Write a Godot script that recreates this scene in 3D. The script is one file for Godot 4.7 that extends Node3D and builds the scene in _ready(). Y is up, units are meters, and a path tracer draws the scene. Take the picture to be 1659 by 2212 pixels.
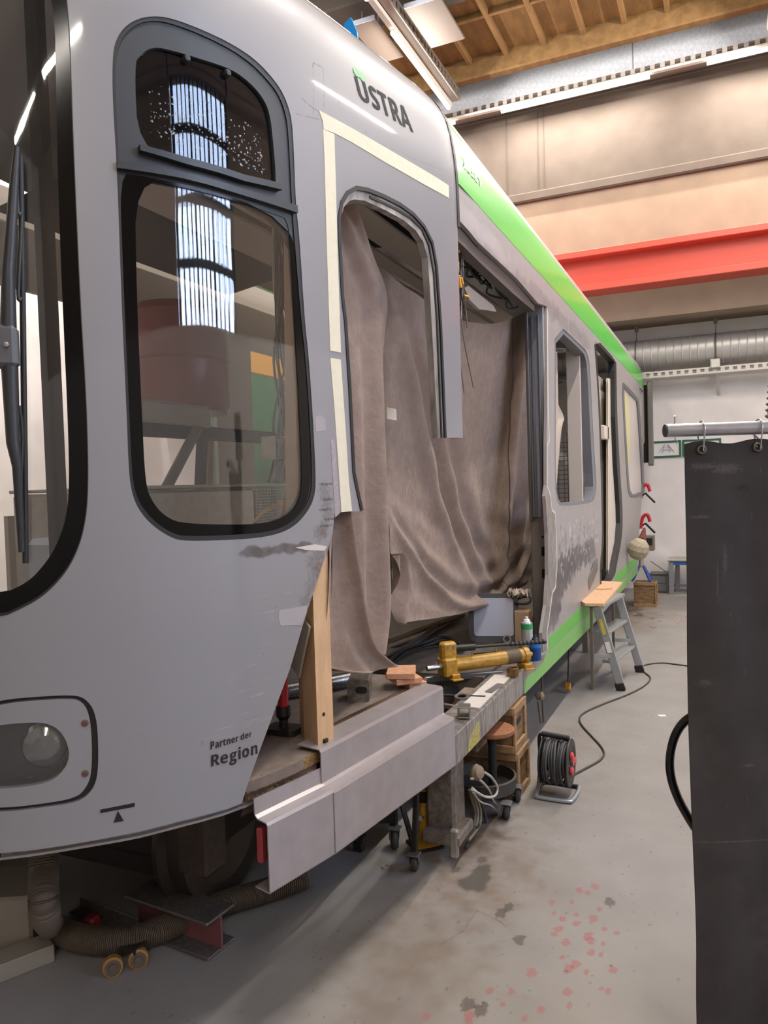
extends Node3D
# A tram under repair in a workshop hall. y up, metres. The tram's side runs along -z at x = -0.99; its skin is one
# surface: "plan" is its outline seen from above, "prof" its cross-section; s runs along the plan (0 at the joint behind
# the cab, growing towards the nose), t up the cross-section.

var plan_p := PackedVector2Array()
var plan_s := PackedFloat32Array()
var plan_n := PackedVector2Array()
var prof_p := PackedVector2Array()
var prof_t := PackedFloat32Array()
var used := {}
var mats := {}
var texs := {}


func _ready() -> void:
	var cam := Camera3D.new()
	cam.name = "camera"
	cam.fov = 67.6681
	cam.near = 0.05
	cam.far = 100.0
	cam.transform = Transform3D(Basis(Vector3(0.913000, -0.031393, -0.406751), Vector3(0.014884, 0.998934, -0.043689), Vector3(0.407689, 0.033834, 0.912494)), Vector3(0, 1.6, 0))
	add_child(cam)
	cam.current = true
	var env := Environment.new()
	env.background_mode = Environment.BG_SKY
	var sm := ProceduralSkyMaterial.new()
	sm.sky_top_color = Color(0.68, 0.76, 0.9)
	sm.sky_horizon_color = Color(0.86, 0.9, 0.96)
	sm.ground_bottom_color = Color(0.4, 0.4, 0.4)
	sm.ground_horizon_color = Color(0.7, 0.73, 0.76)
	sm.sky_energy_multiplier = 4.2
	sm.ground_energy_multiplier = 2.0
	env.sky = Sky.new()
	env.sky.sky_material = sm
	env.tonemap_mode = Environment.TONE_MAPPER_LINEAR
	env.tonemap_exposure = 1.17
	env.sdfgi_enabled = true
	env.ssao_enabled = true
	env.ssil_enabled = true
	var we := WorldEnvironment.new()
	we.name = "environment"
	we.environment = env
	add_child(we)
	make_surface()
	hall()
	lamps()
	tram()
	interior()
	cloths()
	floor_things()
	hall_things()


const LAMP_POWER := 9.0
const LAMP_GLOW := 5.0


# ---------------------------------------------------------------- names, metas

func numbered(called: String, parent: Node = self) -> String:
	var key := str(parent.get_instance_id()) + called
	var n: int = used.get(key, 0)
	used[key] = n + 1
	return called if n == 0 else "%s_%03d" % [called, n]


func tag(o: Node, label: String, category: String, group := "") -> Node:
	o.set_meta("label", label)
	o.set_meta("category", category)
	if group:
		o.set_meta("group", group)
	return o


func thing(called: String, label: String, category: String, at := Vector3.ZERO, group := "") -> Node3D:
	var o := Node3D.new()
	o.name = numbered(called)
	add_child(o)
	o.position = at
	tag(o, label, category, group)
	o.set_meta("kind", "thing")
	return o


func stuffed(o: Node) -> Node:
	o.set_meta("kind", "stuff")
	return o


func struct(o: Node) -> Node:
	o.set_meta("kind", "structure")
	return o


# ---------------------------------------------------------------- materials

func noise_tex(called: String, freq: float, lo: Color, hi: Color, size := 512, normal := 0.0, octaves := 5, warp := false) -> Texture2D:
	if texs.has(called):
		return texs[called]
	var n := FastNoiseLite.new()
	n.seed = 7 + called.length() * 13
	n.noise_type = FastNoiseLite.TYPE_SIMPLEX_SMOOTH
	n.frequency = freq
	n.fractal_octaves = octaves
	n.domain_warp_enabled = warp
	n.domain_warp_amplitude = 40.0
	var t := NoiseTexture2D.new()
	t.width = size
	t.height = size
	t.seamless = true
	t.noise = n
	if normal > 0.0:
		t.as_normal_map = true
		t.bump_strength = normal
	else:
		var g := Gradient.new()
		g.set_color(0, lo)
		g.set_color(1, hi)
		t.color_ramp = g
	texs[called] = t
	return t


func mat(called: String, hex: String, rough := 0.6, metal := 0.0, vary := 0.0, scale := 1.0, stretch := Vector3.ONE, bump := 0.0) -> StandardMaterial3D:
	if mats.has(called):
		return mats[called]
	var m := StandardMaterial3D.new()
	m.resource_name = called
	m.albedo_color = Color.html(hex)
	m.roughness = rough
	m.metallic = metal
	if vary > 0.0:
		var k := 1.0 - vary
		m.albedo_texture = noise_tex("vary%.2f" % vary, 0.012, Color(k, k, k), Color.WHITE, 512)
		m.uv1_triplanar = true
		m.uv1_scale = stretch * scale
	if bump > 0.0:
		m.heightmap_enabled = true
		m.heightmap_scale = bump
		m.heightmap_texture = noise_tex("bump", 0.03, Color.BLACK, Color.WHITE, 512)
		m.uv1_triplanar = true
		m.uv1_scale = stretch * scale
	mats[called] = m
	return m


func glass(called: String, hex: String, alpha: float, rough := 0.02) -> StandardMaterial3D:
	if mats.has(called):
		return mats[called]
	var m := StandardMaterial3D.new()
	m.resource_name = called
	m.albedo_color = Color(Color.html(hex), alpha)
	m.roughness = rough
	m.transparency = BaseMaterial3D.TRANSPARENCY_ALPHA
	mats[called] = m
	return m


func glow(called: String, hex: String, energy: float) -> StandardMaterial3D:
	var m := mat(called, hex, 0.5)
	m.emission_enabled = true
	m.emission = Color.html(hex)
	m.emission_energy_multiplier = energy
	return m


func wood(called: String, hex: String, dark: float, grain: Vector3, rough := 0.75) -> StandardMaterial3D:
	if mats.has(called):
		return mats[called]
	var m := mat(called, hex, rough)
	m.albedo_texture = noise_tex("wood%.2f" % dark, 0.02, Color(1.0 - dark, 1.0 - dark * 1.1, 1.0 - dark * 1.2), Color.WHITE, 512, 0.0, 5, true)
	m.uv1_triplanar = true
	m.uv1_scale = grain
	return m


# ---------------------------------------------------------------- mesh building

class MB:
	var v := PackedVector3Array()
	var n := PackedVector3Array()
	var uv := PackedVector2Array()
	var uv2 := PackedVector2Array()
	var x := Transform3D()

	func vert(p: Vector3, nn: Vector3, t := Vector2.ZERO) -> void:
		v.append(x * p)
		n.append((x.basis * nn).normalized())
		uv.append(t)

	func tri3(a: Vector3, b: Vector3, c: Vector3, na: Vector3, nb: Vector3, nc: Vector3, ta := Vector2.ZERO, tb := Vector2.ZERO, tc := Vector2.ZERO) -> void:
		if (b - a).cross(c - a).dot(na + nb + nc) > 0.0:
			vert(a, na, ta)
			vert(c, nc, tc)
			vert(b, nb, tb)
		else:
			vert(a, na, ta)
			vert(b, nb, tb)
			vert(c, nc, tc)

	func tri(a: Vector3, b: Vector3, c: Vector3, nn: Vector3) -> void:
		tri3(a, b, c, nn, nn, nn)

	func quad(a: Vector3, b: Vector3, c: Vector3, d: Vector3, nn: Vector3) -> void:
		tri(a, b, c, nn)
		tri(a, c, d, nn)

	# four corners in order, normal from the corners turned towards "out"
	func face(a: Vector3, b: Vector3, c: Vector3, d: Vector3, out: Vector3) -> MB:
		var nn := (c - a).cross(d - b).normalized()
		if nn.dot(out) < 0.0:
			nn = -nn
		quad(a, b, c, d, nn)
		return self

	func box(c: Vector3, size: Vector3, bevel := 0.0, b := Basis()) -> MB:
		var h := size / 2.0
		var e: float = minf(bevel, minf(h.x, minf(h.y, h.z)) * 0.9)
		var keep := x
		x = x * Transform3D(b, c)
		for a in 3:
			var i := (a + 1) % 3
			var j := (a + 2) % 3
			for sg in [-1.0, 1.0]:
				var nn := Vector3.ZERO
				nn[a] = sg
				var q := []
				for k in [[-1, -1], [1, -1], [1, 1], [-1, 1]]:
					var p := Vector3.ZERO
					p[a] = h[a] * sg
					p[i] = (h[i] - e) * k[0]
					p[j] = (h[j] - e) * k[1]
					q.append(p)
				quad(q[0], q[1], q[2], q[3], nn)
			if e > 0.0:
				for si in [-1.0, 1.0]:
					for sj in [-1.0, 1.0]:
						var nn := Vector3.ZERO
						nn[i] = si
						nn[j] = sj
						var q := []
						for k in [[-1, 0], [1, 0], [1, 1], [-1, 1]]:
							var p := Vector3.ZERO
							p[a] = (h[a] - e) * k[0]
							p[i] = (h[i] - (e if k[1] else 0.0)) * si
							p[j] = (h[j] - (0.0 if k[1] else e)) * sj
							q.append(p)
						quad(q[0], q[1], q[2], q[3], nn.normalized())
		if e > 0.0:
			for sx in [-1.0, 1.0]:
				for sy in [-1.0, 1.0]:
					for sz in [-1.0, 1.0]:
						var g := Vector3(sx, sy, sz)
						var hh := h * g
						tri(hh - Vector3(0, e * sy, e * sz), hh - Vector3(e * sx, 0, e * sz), hh - Vector3(e * sx, e * sy, 0), g.normalized())
		x = keep
		return self

	# a straight bar of rectangular section between two points; "up" sets which way the height goes
	func bar(a: Vector3, b: Vector3, w: float, hgt: float, bevel := 0.0, up := Vector3.UP) -> MB:
		var z := (b - a).normalized()
		var xx := up.cross(z).normalized()
		if xx.length() < 0.5:
			xx = Vector3.RIGHT
		var y := z.cross(xx)
		return box((a + b) / 2.0, Vector3(w, hgt, a.distance_to(b)), bevel, Basis(xx, y, z))

	func tube(pts: Array, r: float, seg := 8, closed := false, taper := 1.0) -> MB:
		var m := pts.size()
		var rings := []
		var up := Vector3.UP
		var last := Vector3.ZERO
		for i in m:
			var d: Vector3
			if closed:
				d = pts[(i + 1) % m] - pts[(i + m - 1) % m]
			else:
				d = pts[mini(i + 1, m - 1)] - pts[maxi(i - 1, 0)]
			d = d.normalized()
			if i == 0:
				up = Vector3.UP if absf(d.y) < 0.9 else Vector3.RIGHT
			var s := d.cross(up).normalized()
			up = s.cross(d).normalized()
			var ring := []
			var rr := r * lerpf(1.0, taper, float(i) / maxf(1.0, m - 1))
			for k in seg:
				var a := TAU * k / seg
				var nn := s * cos(a) + up * sin(a)
				ring.append([pts[i] + nn * rr, nn])
			rings.append(ring)
			last = d
		for i in (m if closed else m - 1):
			var A: Array = rings[i]
			var B: Array = rings[(i + 1) % m]
			for k in seg:
				var k2 := (k + 1) % seg
				tri3(A[k][0], A[k2][0], B[k2][0], A[k][1], A[k2][1], B[k2][1])
				tri3(A[k][0], B[k2][0], B[k][0], A[k][1], B[k2][1], B[k][1])
		if not closed:
			var d0: Vector3 = (pts[0] - pts[1]).normalized()
			for k in seg:
				tri(pts[0], rings[0][k][0], rings[0][(k + 1) % seg][0], d0)
				tri(pts[m - 1], rings[m - 1][k][0], rings[m - 1][(k + 1) % seg][0], last)
		return self

	func cyl(a: Vector3, b: Vector3, r: float, seg := 16, r2 := -1.0) -> MB:
		return tube([a, b], r, seg, false, 1.0 if r2 < 0.0 else r2 / r)

	# (radius, height) pairs turned about the axis from "at" along "axis"
	func lathe(prof: Array, at: Vector3, axis := Vector3.UP, seg := 20) -> MB:
		var y := axis.normalized()
		var s := y.cross(Vector3.UP if absf(y.y) < 0.9 else Vector3.RIGHT).normalized()
		var f := s.cross(y)
		for i in prof.size() - 1:
			var p: Vector2 = prof[i]
			var q: Vector2 = prof[i + 1]
			var e := q - p
			var n2 := Vector2(e.y, -e.x).normalized()
			for k in seg:
				var a := TAU * k / seg
				var b := TAU * (k + 1) / seg
				var da := s * cos(a) + f * sin(a)
				var db := s * cos(b) + f * sin(b)
				var na := da * n2.x + y * n2.y
				var nb := db * n2.x + y * n2.y
				var A := at + da * p.x + y * p.y
				var B := at + db * p.x + y * p.y
				var C := at + db * q.x + y * q.y
				var D := at + da * q.x + y * q.y
				if p.x > 0.0:
					tri3(A, B, C, na, nb, nb)
				if q.x > 0.0:
					tri3(A, C, D, na, nb, na)
		return self

	# polygon in the plane of frame f (its x and y axes), extruded by d along f's z
	func prism(poly: PackedVector2Array, f: Transform3D, d: float) -> MB:
		var ind := Geometry2D.triangulate_polygon(poly)
		var zz := f.basis.z.normalized()
		var off := zz * d
		for i in range(0, ind.size(), 3):
			var a := f * Vector3(poly[ind[i]].x, poly[ind[i]].y, 0)
			var b := f * Vector3(poly[ind[i + 1]].x, poly[ind[i + 1]].y, 0)
			var c := f * Vector3(poly[ind[i + 2]].x, poly[ind[i + 2]].y, 0)
			tri(a, b, c, -zz * signf(d))
			tri(a + off, b + off, c + off, zz * signf(d))
		var turn := -1.0 if Geometry2D.is_polygon_clockwise(poly) else 1.0
		for i in poly.size():
			var p := poly[i]
			var q := poly[(i + 1) % poly.size()]
			var e := (q - p).normalized() * turn
			var nn := (f.basis * Vector3(e.y, -e.x, 0)).normalized()
			var a := f * Vector3(p.x, p.y, 0)
			var b := f * Vector3(q.x, q.y, 0)
			quad(a, b, b + off, a + off, nn)
		return self

	# rows of points: a smooth sheet (both sides are drawn)
	func sheet(rows: Array, uvs := 1.0) -> MB:
		var h := rows.size()
		var w: int = rows[0].size()
		var nn := []
		for i in h:
			var line := []
			for j in w:
				var du: Vector3 = rows[i][mini(j + 1, w - 1)] - rows[i][maxi(j - 1, 0)]
				var dv: Vector3 = rows[mini(i + 1, h - 1)][j] - rows[maxi(i - 1, 0)][j]
				line.append(du.cross(dv).normalized())
			nn.append(line)
		for i in h - 1:
			for j in w - 1:
				var t := [Vector2(j, i) * uvs, Vector2(j + 1, i) * uvs, Vector2(j + 1, i + 1) * uvs, Vector2(j, i + 1) * uvs]
				tri3(rows[i][j], rows[i][j + 1], rows[i + 1][j + 1], nn[i][j], nn[i][j + 1], nn[i + 1][j + 1], t[0], t[1], t[2])
				tri3(rows[i][j], rows[i + 1][j + 1], rows[i + 1][j], nn[i][j], nn[i + 1][j + 1], nn[i + 1][j], t[0], t[2], t[3])
		return self

	func mesh() -> ArrayMesh:
		var m := ArrayMesh.new()
		var a := []
		a.resize(Mesh.ARRAY_MAX)
		a[Mesh.ARRAY_VERTEX] = v
		a[Mesh.ARRAY_NORMAL] = n
		a[Mesh.ARRAY_TEX_UV] = uv
		if uv2.size() == v.size():
			a[Mesh.ARRAY_TEX_UV2] = uv2
		m.add_surface_from_arrays(Mesh.PRIMITIVE_TRIANGLES, a)
		return m


func mb() -> MB:
	return MB.new()


func place_of(o: Node) -> Transform3D:
	var t := Transform3D()
	while o != self:
		t = (o as Node3D).transform * t
		o = o.get_parent()
	return t


# geometry is written in world places; the node is put so that it ends up there
func put(b: MB, called: String, m: Material, parent: Node = self) -> MeshInstance3D:
	var o := MeshInstance3D.new()
	o.name = numbered(called, parent)
	o.mesh = b.mesh()
	o.material_override = m
	parent.add_child(o, true)
	if parent != self:
		o.transform = place_of(parent).affine_inverse()
	return o


func copy_of(o: Node3D, at: Vector3, label: String, turn := 0.0) -> Node3D:
	var c: Node3D = o.duplicate()
	c.name = numbered(str(o.name).trim_suffix("_000"))
	add_child(c)
	c.position = at
	c.rotation.y = o.rotation.y + turn
	if label:
		c.set_meta("label", label)
	return c


# lines through points, rounded (Catmull-Rom)
func curve(pts: Array, per := 6) -> Array:
	var out := []
	for i in pts.size() - 1:
		var a: Vector3 = pts[maxi(i - 1, 0)]
		var b: Vector3 = pts[i]
		var c: Vector3 = pts[i + 1]
		var d: Vector3 = pts[mini(i + 2, pts.size() - 1)]
		for k in per:
			out.append(b.cubic_interpolate(c, a, d, float(k) / per))
	out.append(pts[-1])
	return out


func rounded(w: float, h: float, r: float, per := 5) -> PackedVector2Array:
	var out := PackedVector2Array()
	for c in [[1, 1, 0], [-1, 1, 1], [-1, -1, 2], [1, -1, 3]]:
		for k in per + 1:
			var a: float = PI / 2 * (c[2] + float(k) / per)
			out.append(Vector2(c[0] * (w / 2 - r), c[1] * (h / 2 - r)) + Vector2(cos(a), sin(a)) * r)
	return out


func disc(r: float, seg := 24) -> PackedVector2Array:
	var out := PackedVector2Array()
	for k in seg:
		out.append(Vector2.from_angle(TAU * k / seg) * r)
	return out


# ---------------------------------------------------------------- the tram's surface

func cr2(pts: Array) -> PackedVector2Array:
	var out := PackedVector2Array()
	for i in pts.size() - 1:
		var p0: Vector2 = pts[maxi(i - 1, 0)]
		var p1: Vector2 = pts[i]
		var p2: Vector2 = pts[i + 1]
		var p3: Vector2 = pts[mini(i + 2, pts.size() - 1)]
		for k in 16:
			out.append(p1.cubic_interpolate(p2, p0, p3, k / 16.0))
	out.append(pts[-1])
	return out


func make_surface() -> void:
	var pp := []
	for i in 23:
		pp.append(Vector2(-0.99, -11.1 + i * 0.35))
	pp.append_array([Vector2(-0.99, -3.05), Vector2(-1.035, -2.75), Vector2(-1.095, -2.42), Vector2(-1.162, -2.1), Vector2(-1.225, -1.855), Vector2(-1.272, -1.72), Vector2(-1.331, -1.612),
		Vector2(-1.401, -1.514), Vector2(-1.477, -1.431), Vector2(-1.554, -1.36), Vector2(-1.641, -1.295), Vector2(-1.75, -1.235), Vector2(-1.9, -1.175), Vector2(-2.1, -1.13), Vector2(-2.31, -1.115)])
	plan_p = cr2(pp)
	var total := 0.0
	for i in plan_p.size():
		if i > 0:
			total += plan_p[i].distance_to(plan_p[i - 1])
		plan_s.append(total)
	var zero := plan_s[23 * 16]
	for i in plan_p.size():
		plan_s[i] -= zero
		var t := (plan_p[mini(i + 1, plan_p.size() - 1)] - plan_p[maxi(i - 1, 0)]).normalized()
		plan_n.append(Vector2(t.y, -t.x))
	prof_p = cr2([Vector2(0, 0.4), Vector2(0, 0.8), Vector2(0, 1.2), Vector2(0, 1.6), Vector2(0, 2.0), Vector2(0, 2.35), Vector2(0, 2.65), Vector2(0.002, 2.84), Vector2(0.008, 2.93), Vector2(0.02, 3.02),
		Vector2(0.034, 3.08), Vector2(0.048, 3.12), Vector2(0.065, 3.152), Vector2(0.095, 3.196), Vector2(0.15, 3.25), Vector2(0.25, 3.31), Vector2(0.4, 3.36), Vector2(0.6, 3.40)])
	total = 0.4
	for i in prof_p.size():
		if i > 0:
			total += prof_p[i].distance_to(prof_p[i - 1])
		prof_t.append(total)


# [point, normal] on the skin, "off" metres outside it
func on_skin(s: float, t: float, off := 0.0) -> Array:
	var i := clampi(plan_s.bsearch(s) - 1, 0, plan_s.size() - 2)
	var k := clampf((s - plan_s[i]) / (plan_s[i + 1] - plan_s[i]), 0.0, 1.0)
	var p := plan_p[i].lerp(plan_p[i + 1], k)
	var nn := plan_n[i].lerp(plan_n[i + 1], k).normalized()
	var j := clampi(prof_t.bsearch(t) - 1, 0, prof_t.size() - 2)
	var q := prof_p[j].lerp(prof_p[j + 1], clampf((t - prof_t[j]) / (prof_t[j + 1] - prof_t[j]), 0.0, 1.0))
	var e0 := prof_p[maxi(j - 1, 0)]
	var e1 := prof_p[mini(j + 2, prof_p.size() - 1)]
	var e := (e1 - e0).normalized()
	var normal := (Vector3(nn.x, 0, nn.y) * e.y + Vector3.UP * e.x).normalized()
	return [Vector3(p.x - nn.x * q.x, q.y, p.y - nn.y * q.x) + normal * off, normal]


# the plate that covers "outer" less "holes" (in s, t), "off" outside the skin and "thick" deep
func skin(outer: PackedVector2Array, holes: Array, off: float, thick: float, ds := 0.1, dt := 0.12) -> MB:
	var b := MB.new()
	var lo := outer[0]
	var hi := outer[0]
	for p in outer:
		lo = lo.min(p)
		hi = hi.max(p)
	var ts := [lo.y]
	while ts[-1] < hi.y:
		var step: float = dt if ts[-1] < 2.7 else minf(dt, 0.035)
		ts.append(minf(hi.y, ts[-1] + step))
	var cols := maxi(1, int(ceil((hi.x - lo.x) / ds)))
	var boxes := []
	for h in holes:
		var r := Rect2(h[0], Vector2.ZERO)
		for p in h:
			r = r.expand(p)
		boxes.append(r)
	for i in cols:
		var a := lo.x + (hi.x - lo.x) * i / cols
		var c := lo.x + (hi.x - lo.x) * (i + 1) / cols
		for j in ts.size() - 1:
			var cell := PackedVector2Array([Vector2(a, ts[j]), Vector2(c, ts[j]), Vector2(c, ts[j + 1]), Vector2(a, ts[j + 1])])
			var pieces: Array = Geometry2D.intersect_polygons(cell, outer)
			for h in holes.size():
				if not boxes[h].grow(0.001).intersects(Rect2(a, ts[j], c - a, ts[j + 1] - ts[j])):
					continue
				var next := []
				for pc in pieces:
					next.append_array(Geometry2D.clip_polygons(pc, holes[h]))
				pieces = next
			for pc in pieces:
				var ind := Geometry2D.triangulate_polygon(pc)
				for k in range(0, ind.size(), 3):
					var A := on_skin(pc[ind[k]].x, pc[ind[k]].y, off)
					var B := on_skin(pc[ind[k + 1]].x, pc[ind[k + 1]].y, off)
					var C := on_skin(pc[ind[k + 2]].x, pc[ind[k + 2]].y, off)
					b.tri3(A[0], B[0], C[0], A[1], B[1], C[1], pc[ind[k]], pc[ind[k + 1]], pc[ind[k + 2]])
					b.tri3(A[0] - A[1] * thick, B[0] - B[1] * thick, C[0] - C[1] * thick, -A[1], -B[1], -C[1], pc[ind[k]], pc[ind[k + 1]], pc[ind[k + 2]])
	var rims := [outer]
	rims.append_array(holes)
	for h in rims.size():
		var ring: PackedVector2Array = rims[h]
		var turn := (-1.0 if Geometry2D.is_polygon_clockwise(ring) else 1.0) * (1.0 if h == 0 else -1.0)
		for i in ring.size():
			var p := ring[i]
			var q := ring[(i + 1) % ring.size()]
			var steps := maxi(1, int(ceil(p.distance_to(q) / 0.12)))
			for k in steps:
				var u := p.lerp(q, float(k) / steps)
				var w := p.lerp(q, float(k + 1) / steps)
				var A := on_skin(u.x, u.y, off)
				var B := on_skin(w.x, w.y, off)
				var nn: Vector3 = (B[0] - A[0]).cross(A[1]).normalized()
				var e := (q - p).normalized() * turn
				var mid := (u + w) / 2.0 + Vector2(e.y, -e.x) * 0.01
				if nn.dot(on_skin(mid.x, mid.y, off)[0] - (A[0] + B[0]) / 2.0) < 0.0:
					nn = -nn
				b.quad(A[0], B[0], B[0] - B[1] * thick, A[0] - A[1] * thick, nn)
	return b


func ellipse(c: Vector2, r: Vector2, seg := 16) -> PackedVector2Array:
	var out := PackedVector2Array()
	for k in seg:
		out.append(c + Vector2(cos(TAU * k / seg) * r.x, sin(TAU * k / seg) * r.y))
	return out


# rounds the corners of a closed outline
func soft(poly: PackedVector2Array, times := 2) -> PackedVector2Array:
	for k in times:
		var out := PackedVector2Array()
		for i in poly.size():
			var a := poly[i]
			var b := poly[(i + 1) % poly.size()]
			out.append(a.lerp(b, 0.25))
			out.append(a.lerp(b, 0.75))
		poly = out
	return poly


# second texture coordinates that spread an image over a part of the skin
func spread(b: MB, lo: Vector2, hi: Vector2) -> MB:
	for p in b.uv:
		b.uv2.append(Vector2((p.x - lo.x) / (hi.x - lo.x), (hi.y - p.y) / (hi.y - lo.y)))
	return b


# a line of width w on the skin
func stripe(pts: PackedVector2Array, w: float) -> PackedVector2Array:
	var a := PackedVector2Array()
	var c := PackedVector2Array()
	for i in pts.size():
		var e := (pts[mini(i + 1, pts.size() - 1)] - pts[maxi(i - 1, 0)]).normalized()
		a.append(pts[i] + Vector2(e.y, -e.x) * w / 2)
		c.append(pts[i] - Vector2(e.y, -e.x) * w / 2)
	c.reverse()
	a.append_array(c)
	return a


# lettering laid on the skin between four corners (s, t): bottom left, bottom right, top right, top left
func letters(text: String, c: PackedVector2Array, off: float, bold := false) -> MB:
	var f := SystemFont.new()
	f.font_names = PackedStringArray(["Droid Sans"])
	if bold:
		f.font_weight = 700
	var tm := TextMesh.new()
	tm.font = f
	tm.text = text
	tm.font_size = 48
	tm.depth = 0.0
	tm.curve_step = 1.0
	var arr := tm.get_mesh_arrays()
	var vs: PackedVector3Array = arr[Mesh.ARRAY_VERTEX]
	var idx = arr[Mesh.ARRAY_INDEX]
	var lo := vs[0]
	var hi := vs[0]
	for p in vs:
		lo = lo.min(p)
		hi = hi.max(p)
	var out := []
	for p in vs:
		var a := (p.x - lo.x) / (hi.x - lo.x)
		var e := (p.y - lo.y) / (hi.y - lo.y)
		out.append(c[0].lerp(c[1], a).lerp(c[3].lerp(c[2], a), e))
	var b := MB.new()
	var ids := []
	if idx == null or idx.size() == 0:
		ids = range(vs.size())
	else:
		ids = Array(idx)
	for k in range(0, ids.size(), 3):
		var A := on_skin(out[ids[k]].x, out[ids[k]].y, off)
		var B := on_skin(out[ids[k + 1]].x, out[ids[k + 1]].y, off)
		var C := on_skin(out[ids[k + 2]].x, out[ids[k + 2]].y, off)
		b.tri3(A[0], B[0], C[0], A[1], B[1], C[1])
	return b


# ---------------------------------------------------------------- painted wear

# an irregular spot mixed into an image that holds colour and, in alpha, how much of it shows
func spot(im: Image, c: Vector2, r: Vector2, col: Color, strength: float, rough: FastNoiseLite, soft := 0.25) -> void:
	for y in range(maxi(0, int(c.y - r.y * 1.5)), mini(im.get_height(), int(c.y + r.y * 1.5) + 1)):
		for x in range(maxi(0, int(c.x - r.x * 1.5)), mini(im.get_width(), int(c.x + r.x * 1.5) + 1)):
			var d := Vector2((x - c.x) / r.x, (y - c.y) / r.y).length() + rough.get_noise_2d(x, y) * 0.55
			var a := clampf((1.0 - d) / soft, 0.0, 1.0) * strength
			if a > 0.01:
				var o := im.get_pixel(x, y)
				var na := a + o.a * (1.0 - a)
				var rgb := (Color(col.r, col.g, col.b) * a + Color(o.r, o.g, o.b) * o.a * (1.0 - a)) / na
				im.set_pixel(x, y, Color(rgb.r, rgb.g, rgb.b, na))


func noise(freq: float, sd: int) -> FastNoiseLite:
	var n := FastNoiseLite.new()
	n.seed = sd
	n.frequency = freq
	n.fractal_octaves = 3
	return n


func worn(m: StandardMaterial3D, im: Image) -> void:
	m.detail_enabled = true
	m.detail_blend_mode = BaseMaterial3D.BLEND_MODE_MIX
	m.detail_albedo = ImageTexture.create_from_image(im)
	m.detail_uv_layer = BaseMaterial3D.DETAIL_UV_2


# ---------------------------------------------------------------- the hall

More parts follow.
